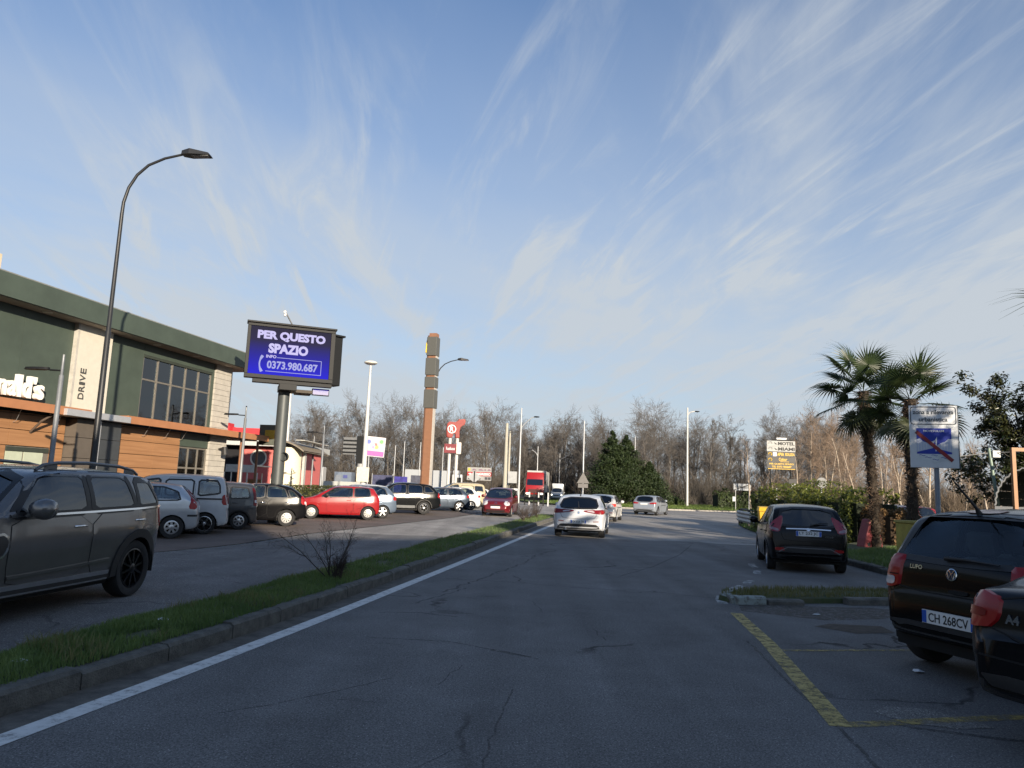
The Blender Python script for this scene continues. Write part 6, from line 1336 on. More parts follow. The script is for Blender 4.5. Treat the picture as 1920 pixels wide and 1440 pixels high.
# far car park: screens, containers, lorries, wall
for i, (x0, x1, y, h, lb) in enumerate(((-14.6, -12.4, 80, 2.4, 'left dark blue fence screen beyond the parked cars'), (-12.2, -10.7, 79.5, 2.3, 'bright blue middle fence screen in a pale frame'), (-10.5, -9.0, 80, 2.5, 'right dark fence screen next to the grey trailer'))):
    t = thing('fence_screen', lb, 'screen', (0, 0, 0), 0, 'blue screens on the far fence'); bx('sheet', mat('screen_blue%d' % i, ((.05, .055, .11), (.035, .03, .20), (.06, .065, .09))[i], .8, var=.35, vscale=3), t, (x0+.05, x1-.05, y, y+.04, .3, h)); 
    for x in (x0, x1): bx('post', M_galv, t, (x-.03, x+.03, y-.03, y+.07, 0, h+.15))
t = thing('grey_trailer_lorry', 'long pale grey trailer with white cab parked beyond the brown pylon', 'lorry', (0, 0, 0)); bx('trailer', mat('trailer_grey', (.30, .32, .34), .5, var=.05), t, (-13.2, -7.5, 95, 97.5, .9, 3.4)); bx('cab', whitev, t, (-7.2, -5.9, 95.2, 97.4, .6, 3.0), .12); bx('cab_window', M_ink, t, (-6.9, -6.0, 95.15, 95.19, 1.9, 2.6)); bx('air_deflector', whitev, t, (-7.1, -6.3, 95.3, 97.3, 3.02, 3.5), .1)
t = thing('white_cab_lorry', 'white lorry cab standing far behind the car park lamps', 'lorry', (0, 0, 0)); bx('cab', whitev, t, (-26.6, -24.9, 100, 102, .5, 3.4), .15); bx('cab_window', M_ink, t, (-26.2, -25.0, 99.95, 99.99, 1.8, 2.5)); bx('box', mat('trailer_grey', (.3, .32, .34), .5), t, (-28.5, -26.7, 100, 102.4, .8, 3.3))
t = thing('blue_totem', 'white and blue totem sign far behind the cream wall', 'sign', (0, 0, 0)); bx('panel', M_signw, t, (-28.4, -27.1, 99, 99.2, 0, 4.2)); bx('logo_panel', mat('totem_blue', (.03, .05, .45), .5), t, (-28.2, -27.3, 98.95, 98.99, 3.2, 3.8))
t = thing('grey_container', 'grey blue container unit beside the billboard column', 'container', (0, 0, 0)); bx('body', mat('container', (.12, .15, .20), .6, var=.1), t, (-17.3, -15.6, 74.2, 76, 0, 2.5)); bx('label_panel', mat('container_b', (.05, .06, .2), .6), t, (-16.4, -16.0, 74.15, 74.19, 1.9, 2.2)); bx('door', mat('container_d', (.15, .17, .2), .6), t, (-17.2, -16.6, 74.15, 74.19, .1, 2.2))
t = thing('low_wall', 'long low pale wall across the far side of the car park', 'wall', (0, 0, 0)); bx('wall_panel', mat('wall_pale', (.36, .37, .35), .8, var=.1), t, (-24, -13.8, 72, 72.3, 0, 1.55)); bx('wall_panel', mat('wall_pale', (.36, .37, .35), .8), t, (-7, .5, 73.5, 73.8, 0, 1.2))
# signs beside the far carriageway
t = thing('sign_back', 'grey back of a diamond road sign on a black post by the banner', 'road sign', (-2.65, 58, 0)); tb('post', M_dk, t, [(0, 0, 0), (0, 0, 2.75)], .06, 8); mb = MB(); mb.prism([(0, 1.85), (.55, 2.3), (0, 2.75), (-.55, 2.3)], -.03, .0); mb.build('plate', mat('sign_grey', (.30, .31, .32), .5), t); mb = MB(); mb.lathe([(0, 0), (.3, 0)], 18, 'y', (.0, -.035, 1.3)); o = mb.build('round_plate', M_dk, t); bx('clamp', M_dk, t, (-.16, .16, -.03, .03, .9, 1.7))
t = thing('sign_back', 'grey square sign back and black direction panel near the concrete poles', 'road sign', (.45, 84, 0)); tb('post', M_dk, t, [(0, 0, 0), (0, 0, 3.5)], .06, 8); bx('plate', mat('sign_grey', (.3, .31, .32), .5), t, (-.5, .5, -.06, -.02, 2.1, 3.4)); bx('plate', M_signw, t, (-.75, .8, -.06, -.02, .6, 1.5)); bx('symbol', M_ink, t, (-.5, -.1, -.075, -.062, .85, 1.3)); bx('symbol', M_ink, t, (.2, .6, -.075, -.062, .8, 1.3))
t = thing('sign_back', 'grey triangular sign back on the pole left of the conifer', 'road sign', (7.5, 74.8, 0)); Mtb = mat('sign_back_dull', (.13, .125, .12), .7); mb = MB(); mb.prism([(-.62, 2.3), (.62, 2.3), (0, 3.4)], -.03, .02); mb.build('plate', Mtb, t); bx('plate', Mtb, t, (-.5, .5, -.03, .02, 1.85, 2.25)); tb('post', M_galv, t, [(0, .06, 0), (0, .06, 3.6)], .05, 8)
t = thing('crash_barrier', 'row of dark posts with steel rail where the median road begins, before the lorry', 'barrier', (0, 0, 0))
for k in range(6): bx('post', M_galv if k % 2 else M_dk, t, (1.6+.42*k, 1.72+.42*k, 72-.5*k, 72.1-.5*k, 0, 1.25))
bx('rail', M_dk, t, (0, 2.6, 0, .05, .5, .75), 0, frame((1.55, 71.9, 0), Vector((.42, -.5, 0)).normalized(), Vector((.5, .42, 0)).normalized(), (0, 0, 1)))
t = thing('place_sign', 'white end-of-town sign with the name crossed out standing on the roundabout grass', 'road sign', (23.7, 75.5, .14), R(-6))
bx('plate', mat('sign_pale', (.28, .30, .32), .5), t, (-.85, .85, 0, .03, 2.05, 2.72)); text('NOSADELLO', .3, M_ink, t, frame((0, -.006, 2.40), (1, 0, 0), (0, 0, 1), (0, -1, 0)), .003, .006, width=1.45, height=.26)
mb = MB(); mb.box(-.95, .95, -.02, -.010, -.045, .045, M=frame((0, 0, 2.38), Vector((1, 0, .36)).normalized(), (0, 1, 0), Vector((-.36, 0, 1)).normalized())); mb.build('cross_bar', M_ink, t)
for x in (-.66, .66): tb('post', M_galv, t, [(x, .06, 0), (x, .06, 2.7)], .04, 8)
bx('notice', M_signw, t, (-.95, -.70, -.0, .03, .95, 1.4))
# ---------------------------------------------------------------- motel direction board
def motel_sign():
    t = thing('direction_board', 'tall direction board with white MOTEL MIAMI panels above black and yellow ones', 'sign', (18.35, 50, 0), R(-4))
    for x in (-.72, .62): tb('post', M_dk, t, [(x, .1, 0), (x, .1, 5.3)], .045, 8)
    My = mat('sign_yellow', (.60, .38, .03), .5); Mb = mat('sign_black', (.025, .024, .022), .5); z = 5.42
    bx('top_frame', M_dk, t, (-.62, .72, -.02, .12, 5.44, 5.50)); bx('cap', M_galv, t, (-.3, .35, .0, .1, 5.51, 5.62))
    for word in ('MOTEL', 'MIAMI'):
        p = bx('white_panel', mat('panel_white', (.36, .365, .355), .6), t, (-.95, .92, 0, .05, z-.36, z-.01)); text(word, .3, M_ink, p, frame((.33, -.006, z-.185), (1, 0, 0), (0, 0, 1), (0, -1, 0)), .003, .012, width=1.1, height=.23)
        mb = MB(); mb.tube([(-.72+.11*math.cos(a), -.008, z-.17+.09*math.sin(a)) for a in np.linspace(R(-40), R(210), 9)], .018, 5); mb.build('arrow_mark', M_signback, p)
        mb = MB(); mb.prism([(-.48, z-.10), (-.30, z-.22), (-.22, z-.25), (-.40, z-.25)], -.012, -.002); mb.build('arrow_mark', M_ink, p); z -= .365
    for h, kind in ((.36, 0), (.36, 1), (.40, 2)):
        p = bx('black_panel', Mb, t, (-.95, .92, 0, .05, z-h, z-.01)); F_ = lambda x, zz: frame((x, -.006, zz), (1, 0, 0), (0, 0, 1), (0, -1, 0))
        if kind < 2: mb = MB(); mb.tube([(-.75+.11*math.cos(a), -.008, z-.18+.09*math.sin(a)) for a in np.linspace(R(-60), R(200), 9)], .028, 5); mb.build('arrow_mark', My, p)
        if kind == 0: q = bx('logo_square', M_signw, p, (-.56, -.32, -.012, -.002, z-.32, z-.05)); text('APVA', .3, My, p, F_(-.05, z-.18), .003, .012, width=.44, height=.22); text('EDILIZIA', .3, My, p, F_(.56, z-.18), .003, .01, width=.62, height=.18)
        if kind == 1: text('Colour', .3, My, p, F_(.1, z-.15), .003, .01, width=.56, height=.2, shear=.2); bx('underline', My, p, (-.1, .5, -.01, -.002, z-.33, z-.30))
        if kind == 2: text('PER QUESTO SPAZIO', .3, My, p, F_(0, z-.11), .003, .008, width=1.6, height=.13); text('TEL 0373 980687', .3, My, p, F_(0, z-.29), .003, .008, width=1.3, height=.13)
        z -= h+.005
    bx('bottom_rail', My, t, (-.9, .9, -.0, .05, z-.05, z-.01))
motel_sign()
t = thing('mirror_board', 'small dark rectangular board on a bracket below the direction board', 'sign', (18.75, 49, 0)); bx('board', M_ink, t, (-.30, .22, 0, .06, 2.55, 2.85)); bx('bracket', mat('bracket_pale', (.4, .4, .4), .5), t, (-.14, .14, .0, .05, 2.30, 2.54)); tb('post', M_dk, t, [(0, .1, 0), (0, .1, 2.5)], .04, 8); bx('crossbar', M_dk, t, (-1.1, .75, .06, .12, 2.22, 2.28)); tb('post', M_galv, t, [(-1.08, .1, 0), (-1.08, .1, 2.22)], .045, 8)
t = thing('speed_sign', 'round pale speed limit sign reading 50 above the laurel hedge', 'road sign', (18.0, 42.8, .25)); mb = MB(); mb.lathe([(0, -.02), (.29, -.02), (.31, .0), (.29, .02)], 28, 'y', (0, 0, 2.30)); mb.build('disc', mat('sign_shaded', (.13, .135, .14), .5), t); text('50', .3, mat('ink_faded', (.1, .1, .11), .5), t, frame((0, -.03, 2.30), (1, 0, 0), (0, 0, 1), (0, -1, 0)), .003, .006, height=.22); tb('post', M_galv, t, [(0, .06, 0), (0, .06, 2.6)], .04, 8)  # disc colour is darkened to stand in for shade
# ---------------------------------------------------------------- big town-planning sign on the verge
def zone_sign():
    t = thing('zone_sign', 'white panel sign on grey post with a crossed-out blue emblem, beside the palms', 'road sign', (9.24, 16.1, .1), R(-17))
    W_, H_ = .94, 1.36; z0 = 2.27; tb('post', mat('post_bluegrey', (.20, .23, .27), .5, .3), t, [(.05, .08, 0), (.05, .08, z0+H_-.1)], .052, 16)
    for z in (z0+.3, z0+1.05): bx('clamp', M_galv, t, (-.05, .15, .021, .15, z, z+.05))
    p = bx('panel', M_signw, t, (-W_/2, W_/2, -.012, .02, z0, z0+H_), .006); bx('panel_edge', mat('edge_dark', (.10, .13, .17), .5), p, (W_/2+.002, W_/2+.018, -.014, .03, z0, z0+H_))
    F_ = lambda x, z, o=-.016: frame((x, o, z), (1, 0, 0), (0, 0, 1), (0, -1, 0)); Mi = mat('ink_sign', (.03, .045, .06), .5)
    def rr(x0, x1, za, zb, r, w):
        pts = []
        for cx, cz, a0 in ((x1-r, zb-r, 0), (x0+r, zb-r, 90), (x0+r, za+r, 180), (x1-r, za+r, 270)): pts += [(cx+r*math.cos(R(a0+k*15)), cz+r*math.sin(R(a0+k*15))) for k in range(7)]
        q = offset(pts, -w); n = len(pts); mb = MB(); mb.v = [(x, -.0155, z) for x, z in pts]+[(x, -.0155, z) for x, z in q]; mb.f = [(i, (i+1) % n, (i+1) % n+n, i+n) for i in range(n)]; return mb
    rr(-W_/2+.02, W_/2-.02, z0+H_-.42, z0+H_-.025, .06, .018).build('text_border', Mi, p)
    text('zona a rilevanza', .1, Mi, p, F_(0, z0+H_-.145), .001, .0022, width=.80, height=.095); text('urbanistica', .1, Mi, p, F_(0, z0+H_-.305), .001, .0022, width=.56, height=.095)
    zb = z0+.30; zt = z0+H_-.50; hw = .34
    mb = MB(); mb.prism([(-hw-.012, zt+.012), (-hw-.012, zb-.14), (-.12, zb-.17), (0, zb-.215), (.12, zb-.17), (hw+.012, zb-.14), (hw+.012, zt+.012)], -.0150, -.0135); mb.build('emblem_field', mat('emblem_white', (.60, .63, .64), .5), p)
    bx('emblem_sky', M_blueS, p, (-hw, hw, -.0165, -.0153, zb, zt)); text('NOVETULUM', .06, M_signw, p, F_(0, zt-.06, -.018), .0005, .002, width=.40, height=.045)
    Mp_ = mat('emblem_pale', (.45, .50, .62), .5, var=.05)
    for s in (-1, 1):
        P = [(s*hw, zb+.04), (s*hw, zb+.32), (s*(hw-.06), zb+.335), (s*(hw-.13), zb+.27), (s*(hw-.20), zb+.245), (s*.06, zb+.19), (s*.02, zb+.13)]; mb = MB(); mb.prism(P, -.0180, -.0168); mb.build('emblem_town', Mp_, p)
        for k in range(4): bx('emblem_stripe', M_signw, p, (s*(hw-.03-.055*k)-.006, s*(hw-.03-.055*k)+.006, -.0192, -.0182, zb+.06+.02*k, zb+.26-.012*k))
    mb = MB(); mb.prism([(-.03, zb+.20), (.06, zb+.38), (.045, zb+.06), (.02, zb+.06), (.03, zb+.30), (-.08, zb+.26)], -.0200, -.0190); mb.build('emblem_figure', M_signw, p)
    for x, z in ((-.24, zb-.03), (.0, zb-.03), (-.12, zb-.075), (.18, zb-.08), (.02, zb-.12)):
        mb = MB(); mb.tube([(x-.06, -.016, z), (x-.03, -.016, z+.012), (x, -.016, z), (x+.03, -.016, z-.012), (x+.06, -.016, z)], .006, 5); mb.build('emblem_wave', M_blueS, p)
    ex = Vector((.62, 0, -.56)).normalized(); mb = MB(); mb.box(-.47, .47, -.024, -.0215, -.038, .038, M=frame((0, 0, zb+.17), ex, (0, 1, 0), ex.cross(Vector((0, 1, 0))))); mb.build('cross_bar', mat('bar_red', (.40, .02, .025), .5, var=.25, vscale=4, c2=(.16, .03, .03)), p)
zone_sign()
# ---------------------------------------------------------------- guard rail, bin, water-filled barrier
def guard_rail():
    t = thing('guard_rail', 'grey three-wave steel guard rail curving along the right verge', 'guard rail', (0, 0, 0)); pts = [(13.3, 42.3), (12.75, 41.6), (12.45, 40.3), (12.1, 38), (11.6, 35), (11.1, 32), (10.75, 29.5), (10.5, 27.5)]
    prof = []
    for k in range(25): z = .22+.58*k/24; prof.append((.035*math.sin(k/24*3*2*math.pi-math.pi/2), z))
    M_ = mat('rail_steel', (.30, .31, .31), .5, .55, var=.2, vscale=4); mb = MB(); n = len(prof)
    for i, p in enumerate(pts):
        a = Vector(pts[max(0, i-1)]); c = Vector(pts[min(len(pts)-1, i+1)]); d = (c-a).normalized(); nn = Vector((d.y, -d.x))
        for o, z in prof: mb.v.append((p[0]+nn.x*o, p[1]+nn.y*o, z+.05))
        if i:
            for k in range(n-1): B_ = (i-1)*n+k; mb.f.append((B_, B_+n, B_+n+1, B_+1))
    mb.build('rail', M_, t, smooth=80)
    for i, p in enumerate(pts[1:]):
        bx('post', M_dk, t, (p[0]+.10, p[0]+.22, p[1]-.06, p[1]+.06, .03, .92)); 
    mb = MB(); mb.tube([(x+.22, y, .90) for x, y in pts], .05, 6); mb.build('top_rail', M_dk, t)
guard_rail()
t = thing('yellow_bin', 'yellow wheeled bin with angled lid behind the black hatchback', 'bin', (10.5, 30.4, .05), R(-12)); My = mat('bin_yellow', (.62, .36, .025), .5, var=.06)
mb = MB(); mb.add([(-.22, -.26, .08), (.22, -.26, .08), (.22, .24, .08), (-.22, .24, .08), (-.30, -.36, .98), (.30, -.36, .98), (.30, .32, .98), (-.30, .32, .98)], [(0, 3, 2, 1), (0, 1, 5, 4), (1, 2, 6, 5), (2, 3, 7, 6), (3, 0, 4, 7), (4, 5, 6, 7)]); mb.build('body', My, t, bev=.02)
mb = MB(); mb.add([(-.33, -.42, .99), (.33, -.42, .99), (.33, .36, .99), (-.33, .36, .99), (-.29, -.2, 1.14), (.29, -.2, 1.14), (.29, .34, 1.18), (-.29, .34, 1.18)], [(0, 3, 2, 1), (0, 1, 5, 4), (1, 2, 6, 5), (2, 3, 7, 6), (3, 0, 4, 7), (4, 5, 6, 7)]); mb.build('lid', mat('lid_yellow', (.66, .42, .03), .45), t, bev=.02)
for x in (-.2, .2): mb = MB(); mb.lathe([(.09, -.03), (.1, 0), (.09, .03)], 14, 'x', (x, .3, .1)); mb.build('wheel', M_black, t)
t = thing('traffic_barrier', 'faded red plastic traffic barrier leaning against the left palm trunk', 'barrier', (11.98, 24.8, .1), R(20)); mb = MB(); mb.prism([(-.40, 0), (.40, 0), (.34, .30), (.20, .72), (.12, .92), (-.12, .92), (-.20, .72), (-.34, .30)], -.18, .18); mb.build('body', mat('barrier_red', (.22, .035, .04), .6, var=.15), t, bev=.03)
for x in (-.22, .22): bx('slot', M_ink, t, (x-.06, x+.06, -.185, -.178, .05, .16))
# a few cars and clutter in the yard behind the palms
for (x, y, h, c, lb) in ((17.8, 39, 170, whitev, 'white hatchback in the yard seen between palm and hedge'), (19.6, 35.5, 190, redp, 'red hatchback in the yard seen between the two palm trunks'), (22.5, 42, 180, pmat('yard_blue', (.06, .12, .25), .2), 'blue hatchback far back in the yard behind the palms')):
    t, B = make_car('yard_car', dict(HATCH, paint=c), lb, 'car', x, y, h, 'cars in the yard behind the palms', 1., .0, .5); corner(B); lamps(B, t, [(-.1, .8), (.06, .8), (.06, 1.0), (-.06, 1.0)]); rear_kit(B, t, .8, plate_small=True)
t = thing('yellow_skip', 'dull yellow container beside the right palm, partly behind the black small hatchback', 'container', (11.15, 20.4, .1), R(10)); bx('body', mat('skip_yellow', (.36, .30, .06), .7, var=.15), t, (-.35, .5, -.4, .4, 0, .95), .03); bx('lid', mat('skip_lid', (.3, .26, .06), .6), t, (-.38, .53, -.43, .43, .952, 1.02), .01)
# ================================================================ TREES AND PLANTS
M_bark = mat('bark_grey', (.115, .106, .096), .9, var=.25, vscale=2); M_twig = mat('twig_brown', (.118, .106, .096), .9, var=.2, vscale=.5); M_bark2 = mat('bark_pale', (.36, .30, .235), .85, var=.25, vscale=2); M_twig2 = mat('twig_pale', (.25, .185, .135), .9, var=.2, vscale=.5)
M_brush = mat('brush_brown', (.125, .100, .078), .95, var=.35, vscale=.12, c2=(.095, .084, .072))
def segmesh(name, segs, n=3):
    """segs: (k,8) array p0 p1 r0 r1 -> open prisms"""
    S = np.asarray(segs, float); k = len(S); p0, p1 = S[:, :3], S[:, 3:6]; d = p1-p0; d /= np.maximum(1e-6, np.linalg.norm(d, axis=1))[:, None]
    ref = np.where(np.abs(d[:, 2:3]) < .9, np.array([[0, 0, 1.]]), np.array([[1., 0, 0]])); a = np.cross(d, ref); a /= np.linalg.norm(a, axis=1)[:, None]; b = np.cross(d, a)
    V = np.empty((k, 2*n, 3))
    for j in range(n):
        c, s = math.cos(2*math.pi*j/n), math.sin(2*math.pi*j/n); o = a*c+b*s
        V[:, j] = p0+o*S[:, 6:7]; V[:, n+j] = p1+o*S[:, 7:8]
    base = (np.arange(k)*2*n)[:, None]; F = np.concatenate([base+np.array([[j, (j+1) % n, (j+1) % n+n, j+n]]) for j in range(n)], axis=0)
    me = bpy.data.meshes.new(name); nf = len(F); me.vertices.add(k*2*n); me.vertices.foreach_set('co', V.ravel()); me.loops.add(nf*4); me.loops.foreach_set('vertex_index', F.ravel().astype(np.int32))
    me.polygons.add(nf); me.polygons.foreach_set('loop_start', (np.arange(nf)*4).astype(np.int32)); me.polygons.foreach_set('loop_total', np.full(nf, 4, np.int32)); me.update(); return me
def grow(r, p, d, L_, rad, lev, cfg, out):
    """one branch: bends, tapers and throws side branches"""
    ns = max(2, int(cfg['seg'][lev])); q = Vector(p); d = Vector(d).normalized(); pts = [(q.copy(), rad)]
    for i in range(ns):
        w = cfg['wob'][lev]; d = (d+Vector((r.gauss(0, w), r.gauss(0, w), r.gauss(0, w)+cfg['up'][lev]))).normalized(); q2 = q+d*(L_/ns); r2 = rad*(1-(i+1)/ns*cfg['tap'][lev])
        out[0 if lev <= cfg.get('tl', 0) else 1].append((*q, *q2, pts[-1][1], r2)); q = q2; pts.append((q.copy(), r2))
    if lev+1 >= len(cfg['num']): return
    for k in range(cfg['num'][lev+1]):
        t = cfg['t0'][lev+1]+(1-cfg['t0'][lev+1])*((k+r.random())/cfg['num'][lev+1]); i = min(ns-1, int(t*ns)); f = t*ns-i; a, ra = pts[i]; b, rb = pts[i+1]; o = a.lerp(b, f)
        dd = (pts[i+1][0]-pts[i][0]).normalized(); side = dd.cross(Vector((r.gauss(0, 1), r.gauss(0, 1), r.gauss(0, 1)))).normalized(); an = R(r.gauss(cfg['ang'][lev+1], 9)); nd = dd*math.cos(an)+side*math.sin(an)
        grow(r, o, nd, L_*cfg['len'][lev+1]*r.uniform(.65, 1.2)*(1-.35*t if lev == 0 else 1), max(cfg['rmin'], (ra+(rb-ra)*f)*cfg['rad'][lev+1]), lev+1, cfg, out)
OAK = dict(seg=[7, 6, 4, 3, 2], wob=[.05, .13, .17, .20, .2], up=[.04, .10, .08, .07, .05], tap=[.75, .8, .75, .7, .5], num=[1, 13, 7, 7, 4], t0=[0, .32, .25, .2, .15], ang=[0, 46, 44, 42, 38], len=[1, .47, .50, .52, .6], rad=[1, .5, .55, .6, .8], rmin=.014, tl=0)
POP = dict(OAK, num=[1, 16, 6, 6, 4], ang=[0, 34, 36, 38, 36], len=[1, .36, .48, .5, .6], t0=[0, .25, .2, .2, .15])
def bare_variant(seed, cfg, h, rad):
    r = random.Random(seed); out = ([], []); grow(r, (0, 0, -.3), (r.gauss(0, .05), r.gauss(0, .05), 1), h*.86, rad, 0, cfg, out)
    if r.random() < .5: grow(r, (.1, 0, -.2), (r.gauss(0, .2), r.gauss(0, .2), 1), h*.7, rad*.7, 0, cfg, out)
    return segmesh('trunk', out[0], 7), segmesh('crown', out[1], 3)
VAR = [bare_variant(11+i, OAK if i % 3 else POP, 13.5+i % 3, .24) for i in range(7)]
def bare_tree(v, x, y, s, rz, label, group, pale=False, name='bare_tree'):
    t = thing(name, label, 'tree', (x, y, 0), rz, group, s); a, b = VAR[v]
    if pale: a, b = pale_m(v)
    link('trunk', a, M_bark, t); link('crown', b, M_twig, t); return t
_pm = {}
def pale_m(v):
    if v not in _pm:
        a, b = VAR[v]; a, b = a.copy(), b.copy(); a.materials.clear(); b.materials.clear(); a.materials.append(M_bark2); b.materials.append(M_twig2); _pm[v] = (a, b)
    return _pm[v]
r = random.Random(21)
for i in range(66):
    row = i % 3; x = -34+ (i//3)*4.3+r.uniform(-1.6, 1.6); y = 113+row*11+r.uniform(-3, 3); s = r.uniform(.66, .98)*(1.0+.05*row)
    if x < -18: s *= .92
    if 1 < x < 12 and y < 132: y += 22
    bare_tree(i % 7, x, y, s, r.uniform(0, 6.28), 'tall bare deciduous tree in the winter wood beyond the roundabout', 'bare trees of the wood beyond the roundabout')
for i in range(7): bare_tree(i % 7, 3.5+i*2.6, 158+r.uniform(-4, 8), r.uniform(.8, 1.0), r.uniform(0, 6), 'bare tree closing the far end of the road behind the white van', 'bare trees at the far end of the road')
for i in range(16): bare_tree((i*3) % 7, -110+i*4.6+r.uniform(-2, 2), 215+r.uniform(-14, 14), r.uniform(.68, .9), r.uniform(0, 6), 'small far bare tree in the hazy line left of the pylon', 'far bare trees left of the pylon')
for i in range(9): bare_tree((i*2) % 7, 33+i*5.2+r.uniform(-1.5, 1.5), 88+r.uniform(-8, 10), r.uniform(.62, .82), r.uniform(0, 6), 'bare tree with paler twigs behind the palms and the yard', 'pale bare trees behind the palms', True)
# thin pale saplings behind the laurel hedge
SAP = dict(OAK, seg=[8, 4, 3, 2], wob=[.07, .12, .15, .2], num=[1, 12, 5, 4], t0=[0, .3, .2, .2], ang=[0, 30, 34, 36], len=[1, .26, .45, .5], rad=[1, .45, .6, .7], up=[.03, .12, .08, .05], tap=[.7, .7, .6, .5], rmin=.010)
SV = [bare_variant(61+i, SAP, 7.5, .085) for i in range(4)]
for v in SV: v[0].materials.append(M_bark2); v[1].materials.append(M_twig2)
for i in range(26):
    x = 24.5+i*.95+r.uniform(-.8, .8); y = 62+r.uniform(-7, 12); t = thing('sapling', 'thin pale leaning sapling in the thicket behind the laurel hedge', 'tree', (x, y, 0), r.uniform(0, 6), 'thin saplings behind the hedge', r.uniform(.7, 1.15)); v = SV[i % 4]; link('trunk', v[0], None, t); link('crown', v[1], None, t)
# brown undergrowth at the foot of the wood, one uncountable mass
def brush_mass(name, spots, m, seed, kind='stuff'):
    rs = np.random.RandomState(seed); S = []
    for (x, y, h, w, n) in spots:
        a = rs.uniform(0, 2*math.pi, n); el = rs.uniform(.55, 1.5, n); L_ = h*rs.uniform(.35, 1.0, n); b = np.c_[rs.normal(x, w*.45, n), rs.normal(y, w*.45, n), rs.uniform(0, h*.25, n)]
        d = np.c_[np.cos(a)*np.cos(el), np.sin(a)*np.cos(el), np.sin(el)]; e = b+d*L_[:, None]; rr = rs.uniform(.012, .028, n); S.append(np.c_[b, e, rr*1.3, rr*.5])
        k = n*2; i = rs.randint(0, n, k); t = rs.uniform(.35, .95, k)[:, None]; b2 = b[i]+(e[i]-b[i])*t; d2 = d[i]+rs.normal(0, .6, (k, 3)); d2 /= np.linalg.norm(d2, axis=1)[:, None]; e2 = b2+d2*(h*rs.uniform(.12, .32, k))[:, None]; S.append(np.c_[b2, e2, np.full(k, .012), np.full(k, .006)])
    return link(name, segmesh(name, np.concatenate(S), 3), m, kind=kind)
rr_ = random.Random(5)
brush_mass('undergrowth', [(-42+i*1.25+rr_.uniform(-.6, .6), 106+rr_.uniform(-2, 6), rr_.uniform(2.6, 5.6), 1.5, 120) for i in range(104) if not 0 < -42+i*1.25 < 13], M_brush, 3)
brush_mass('undergrowth', [(-46+i*1.3+rr_.uniform(-.6, .6), 132+rr_.uniform(-4, 10), rr_.uniform(4, 8), 1.8, 110) for i in range(110) if not 3 < -46+i*1.3 < 14], M_brush, 14)
brush_mass('undergrowth', [(2+i*.7, 166+rr_.uniform(-4, 8), rr_.uniform(5, 9), 1.6, 110) for i in range(30)], M_brush, 24)
brush_mass('undergrowth', [(-110+i*2.2+rr_.uniform(-1, 1), 205+rr_.uniform(-6, 6), rr_.uniform(3, 6), 2.4, 70) for i in range(42)], M_twig, 4)
brush_mass('undergrowth', [(24+i*1.1+rr_.uniform(-.6, .6), 68+rr_.uniform(-6, 12), rr_.uniform(1.8, 4.2), 1.2, 110) for i in range(52)], mat('brush_warm', (.17, .13, .09), .95, var=.3, vscale=.3, c2=(.12, .092, .068)), 6)
# ---------------------------------------------------------------- leaves as small faces spread through a volume
def leafmesh(name, C, N_, size, seed, asp=.55, fold=.15):
    rs = np.random.RandomState(seed); n = len(C); N_ = N_/np.maximum(1e-6, np.linalg.norm(N_, axis=1))[:, None]; t = rs.normal(size=(n, 3)); t -= N_*(t*N_).sum(1)[:, None]; t /= np.linalg.norm(t, axis=1)[:, None]; b = np.cross(N_, t); s = (size*rs.uniform(.65, 1.3, n))[:, None]
    V = np.empty((n, 4, 3)); V[:, 0] = C-t*s*.5; V[:, 1] = C+b*s*asp*.5+N_*s*fold; V[:, 2] = C+t*s*.5; V[:, 3] = C-b*s*asp*.5+N_*s*fold
    me = bpy.data.meshes.new(name); me.vertices.add(n*4); me.vertices.foreach_set('co', V.ravel()); F = (np.arange(n)*4)[:, None]+np.array([[0, 1, 2, 0, 2, 3]]); me.loops.add(n*6); me.loops.foreach_set('vertex_index', F.ravel().astype(np.int32)); me.polygons.add(n*2); me.polygons.foreach_set('loop_start', (np.arange(n*2)*3).astype(np.int32)); me.polygons.foreach_set('loop_total', np.full(n*2, 3, np.int32)); me.update(); return me
def conifer(x, y, h, rad, seed, label):
    t = thing('conifer', label, 'tree', (x, y, .1), 0, None); rs = np.random.RandomState(seed); S = []; C = []; Nn = []
    tb('trunk', M_bark, t, [(0, 0, 0), (.1, 0, h*.5), (0, 0, h*.98)], [.26, .16, .03], 8)
    for k in range(210):
        u = rs.uniform(.03, 1)**.95; z = h*(.04+.95*u); L_ = rad*(1-u)**1.05*rs.uniform(.6, 1.12)+.12; a = rs.uniform(0, 2*math.pi); dz = rs.uniform(.0, .45)
        p0 = np.array([0, 0, z]); d = np.array([math.cos(a), math.sin(a), dz]); ns = 5; q = p0
        for i in range(ns):
            d = d+np.array([rs.normal(0, .10), rs.normal(0, .10), .05-.05*i]); q2 = q+d/np.linalg.norm(d)*L_/ns; S.append((*q, *q2, .04*(1-i/ns)+.01, .04*(1-(i+1)/ns)+.008)); n = int(44*L_/ns*(1+i*.35)+12)
            tt = rs.uniform(0, 1, n)[:, None]; w = (.10+.10*i)*(1.1-u); C.append(q+(q2-q)*tt+rs.normal(0, w, (n, 3))*np.array([1, 1, .7])); Nn.append(rs.normal(0, .5, (n, 3))+np.array([0, 0, .7])+d*.4); q = q2
    cr = link('crown', leafmesh('crown', np.concatenate(C), np.concatenate(Nn), .25, seed, .40, .1), leafmat('conifer_leaf', (.012, .026, .010), (.042, .062, .018), .6, .12), t)
    link('branches', segmesh('branches', S, 4), M_bark, cr); return t
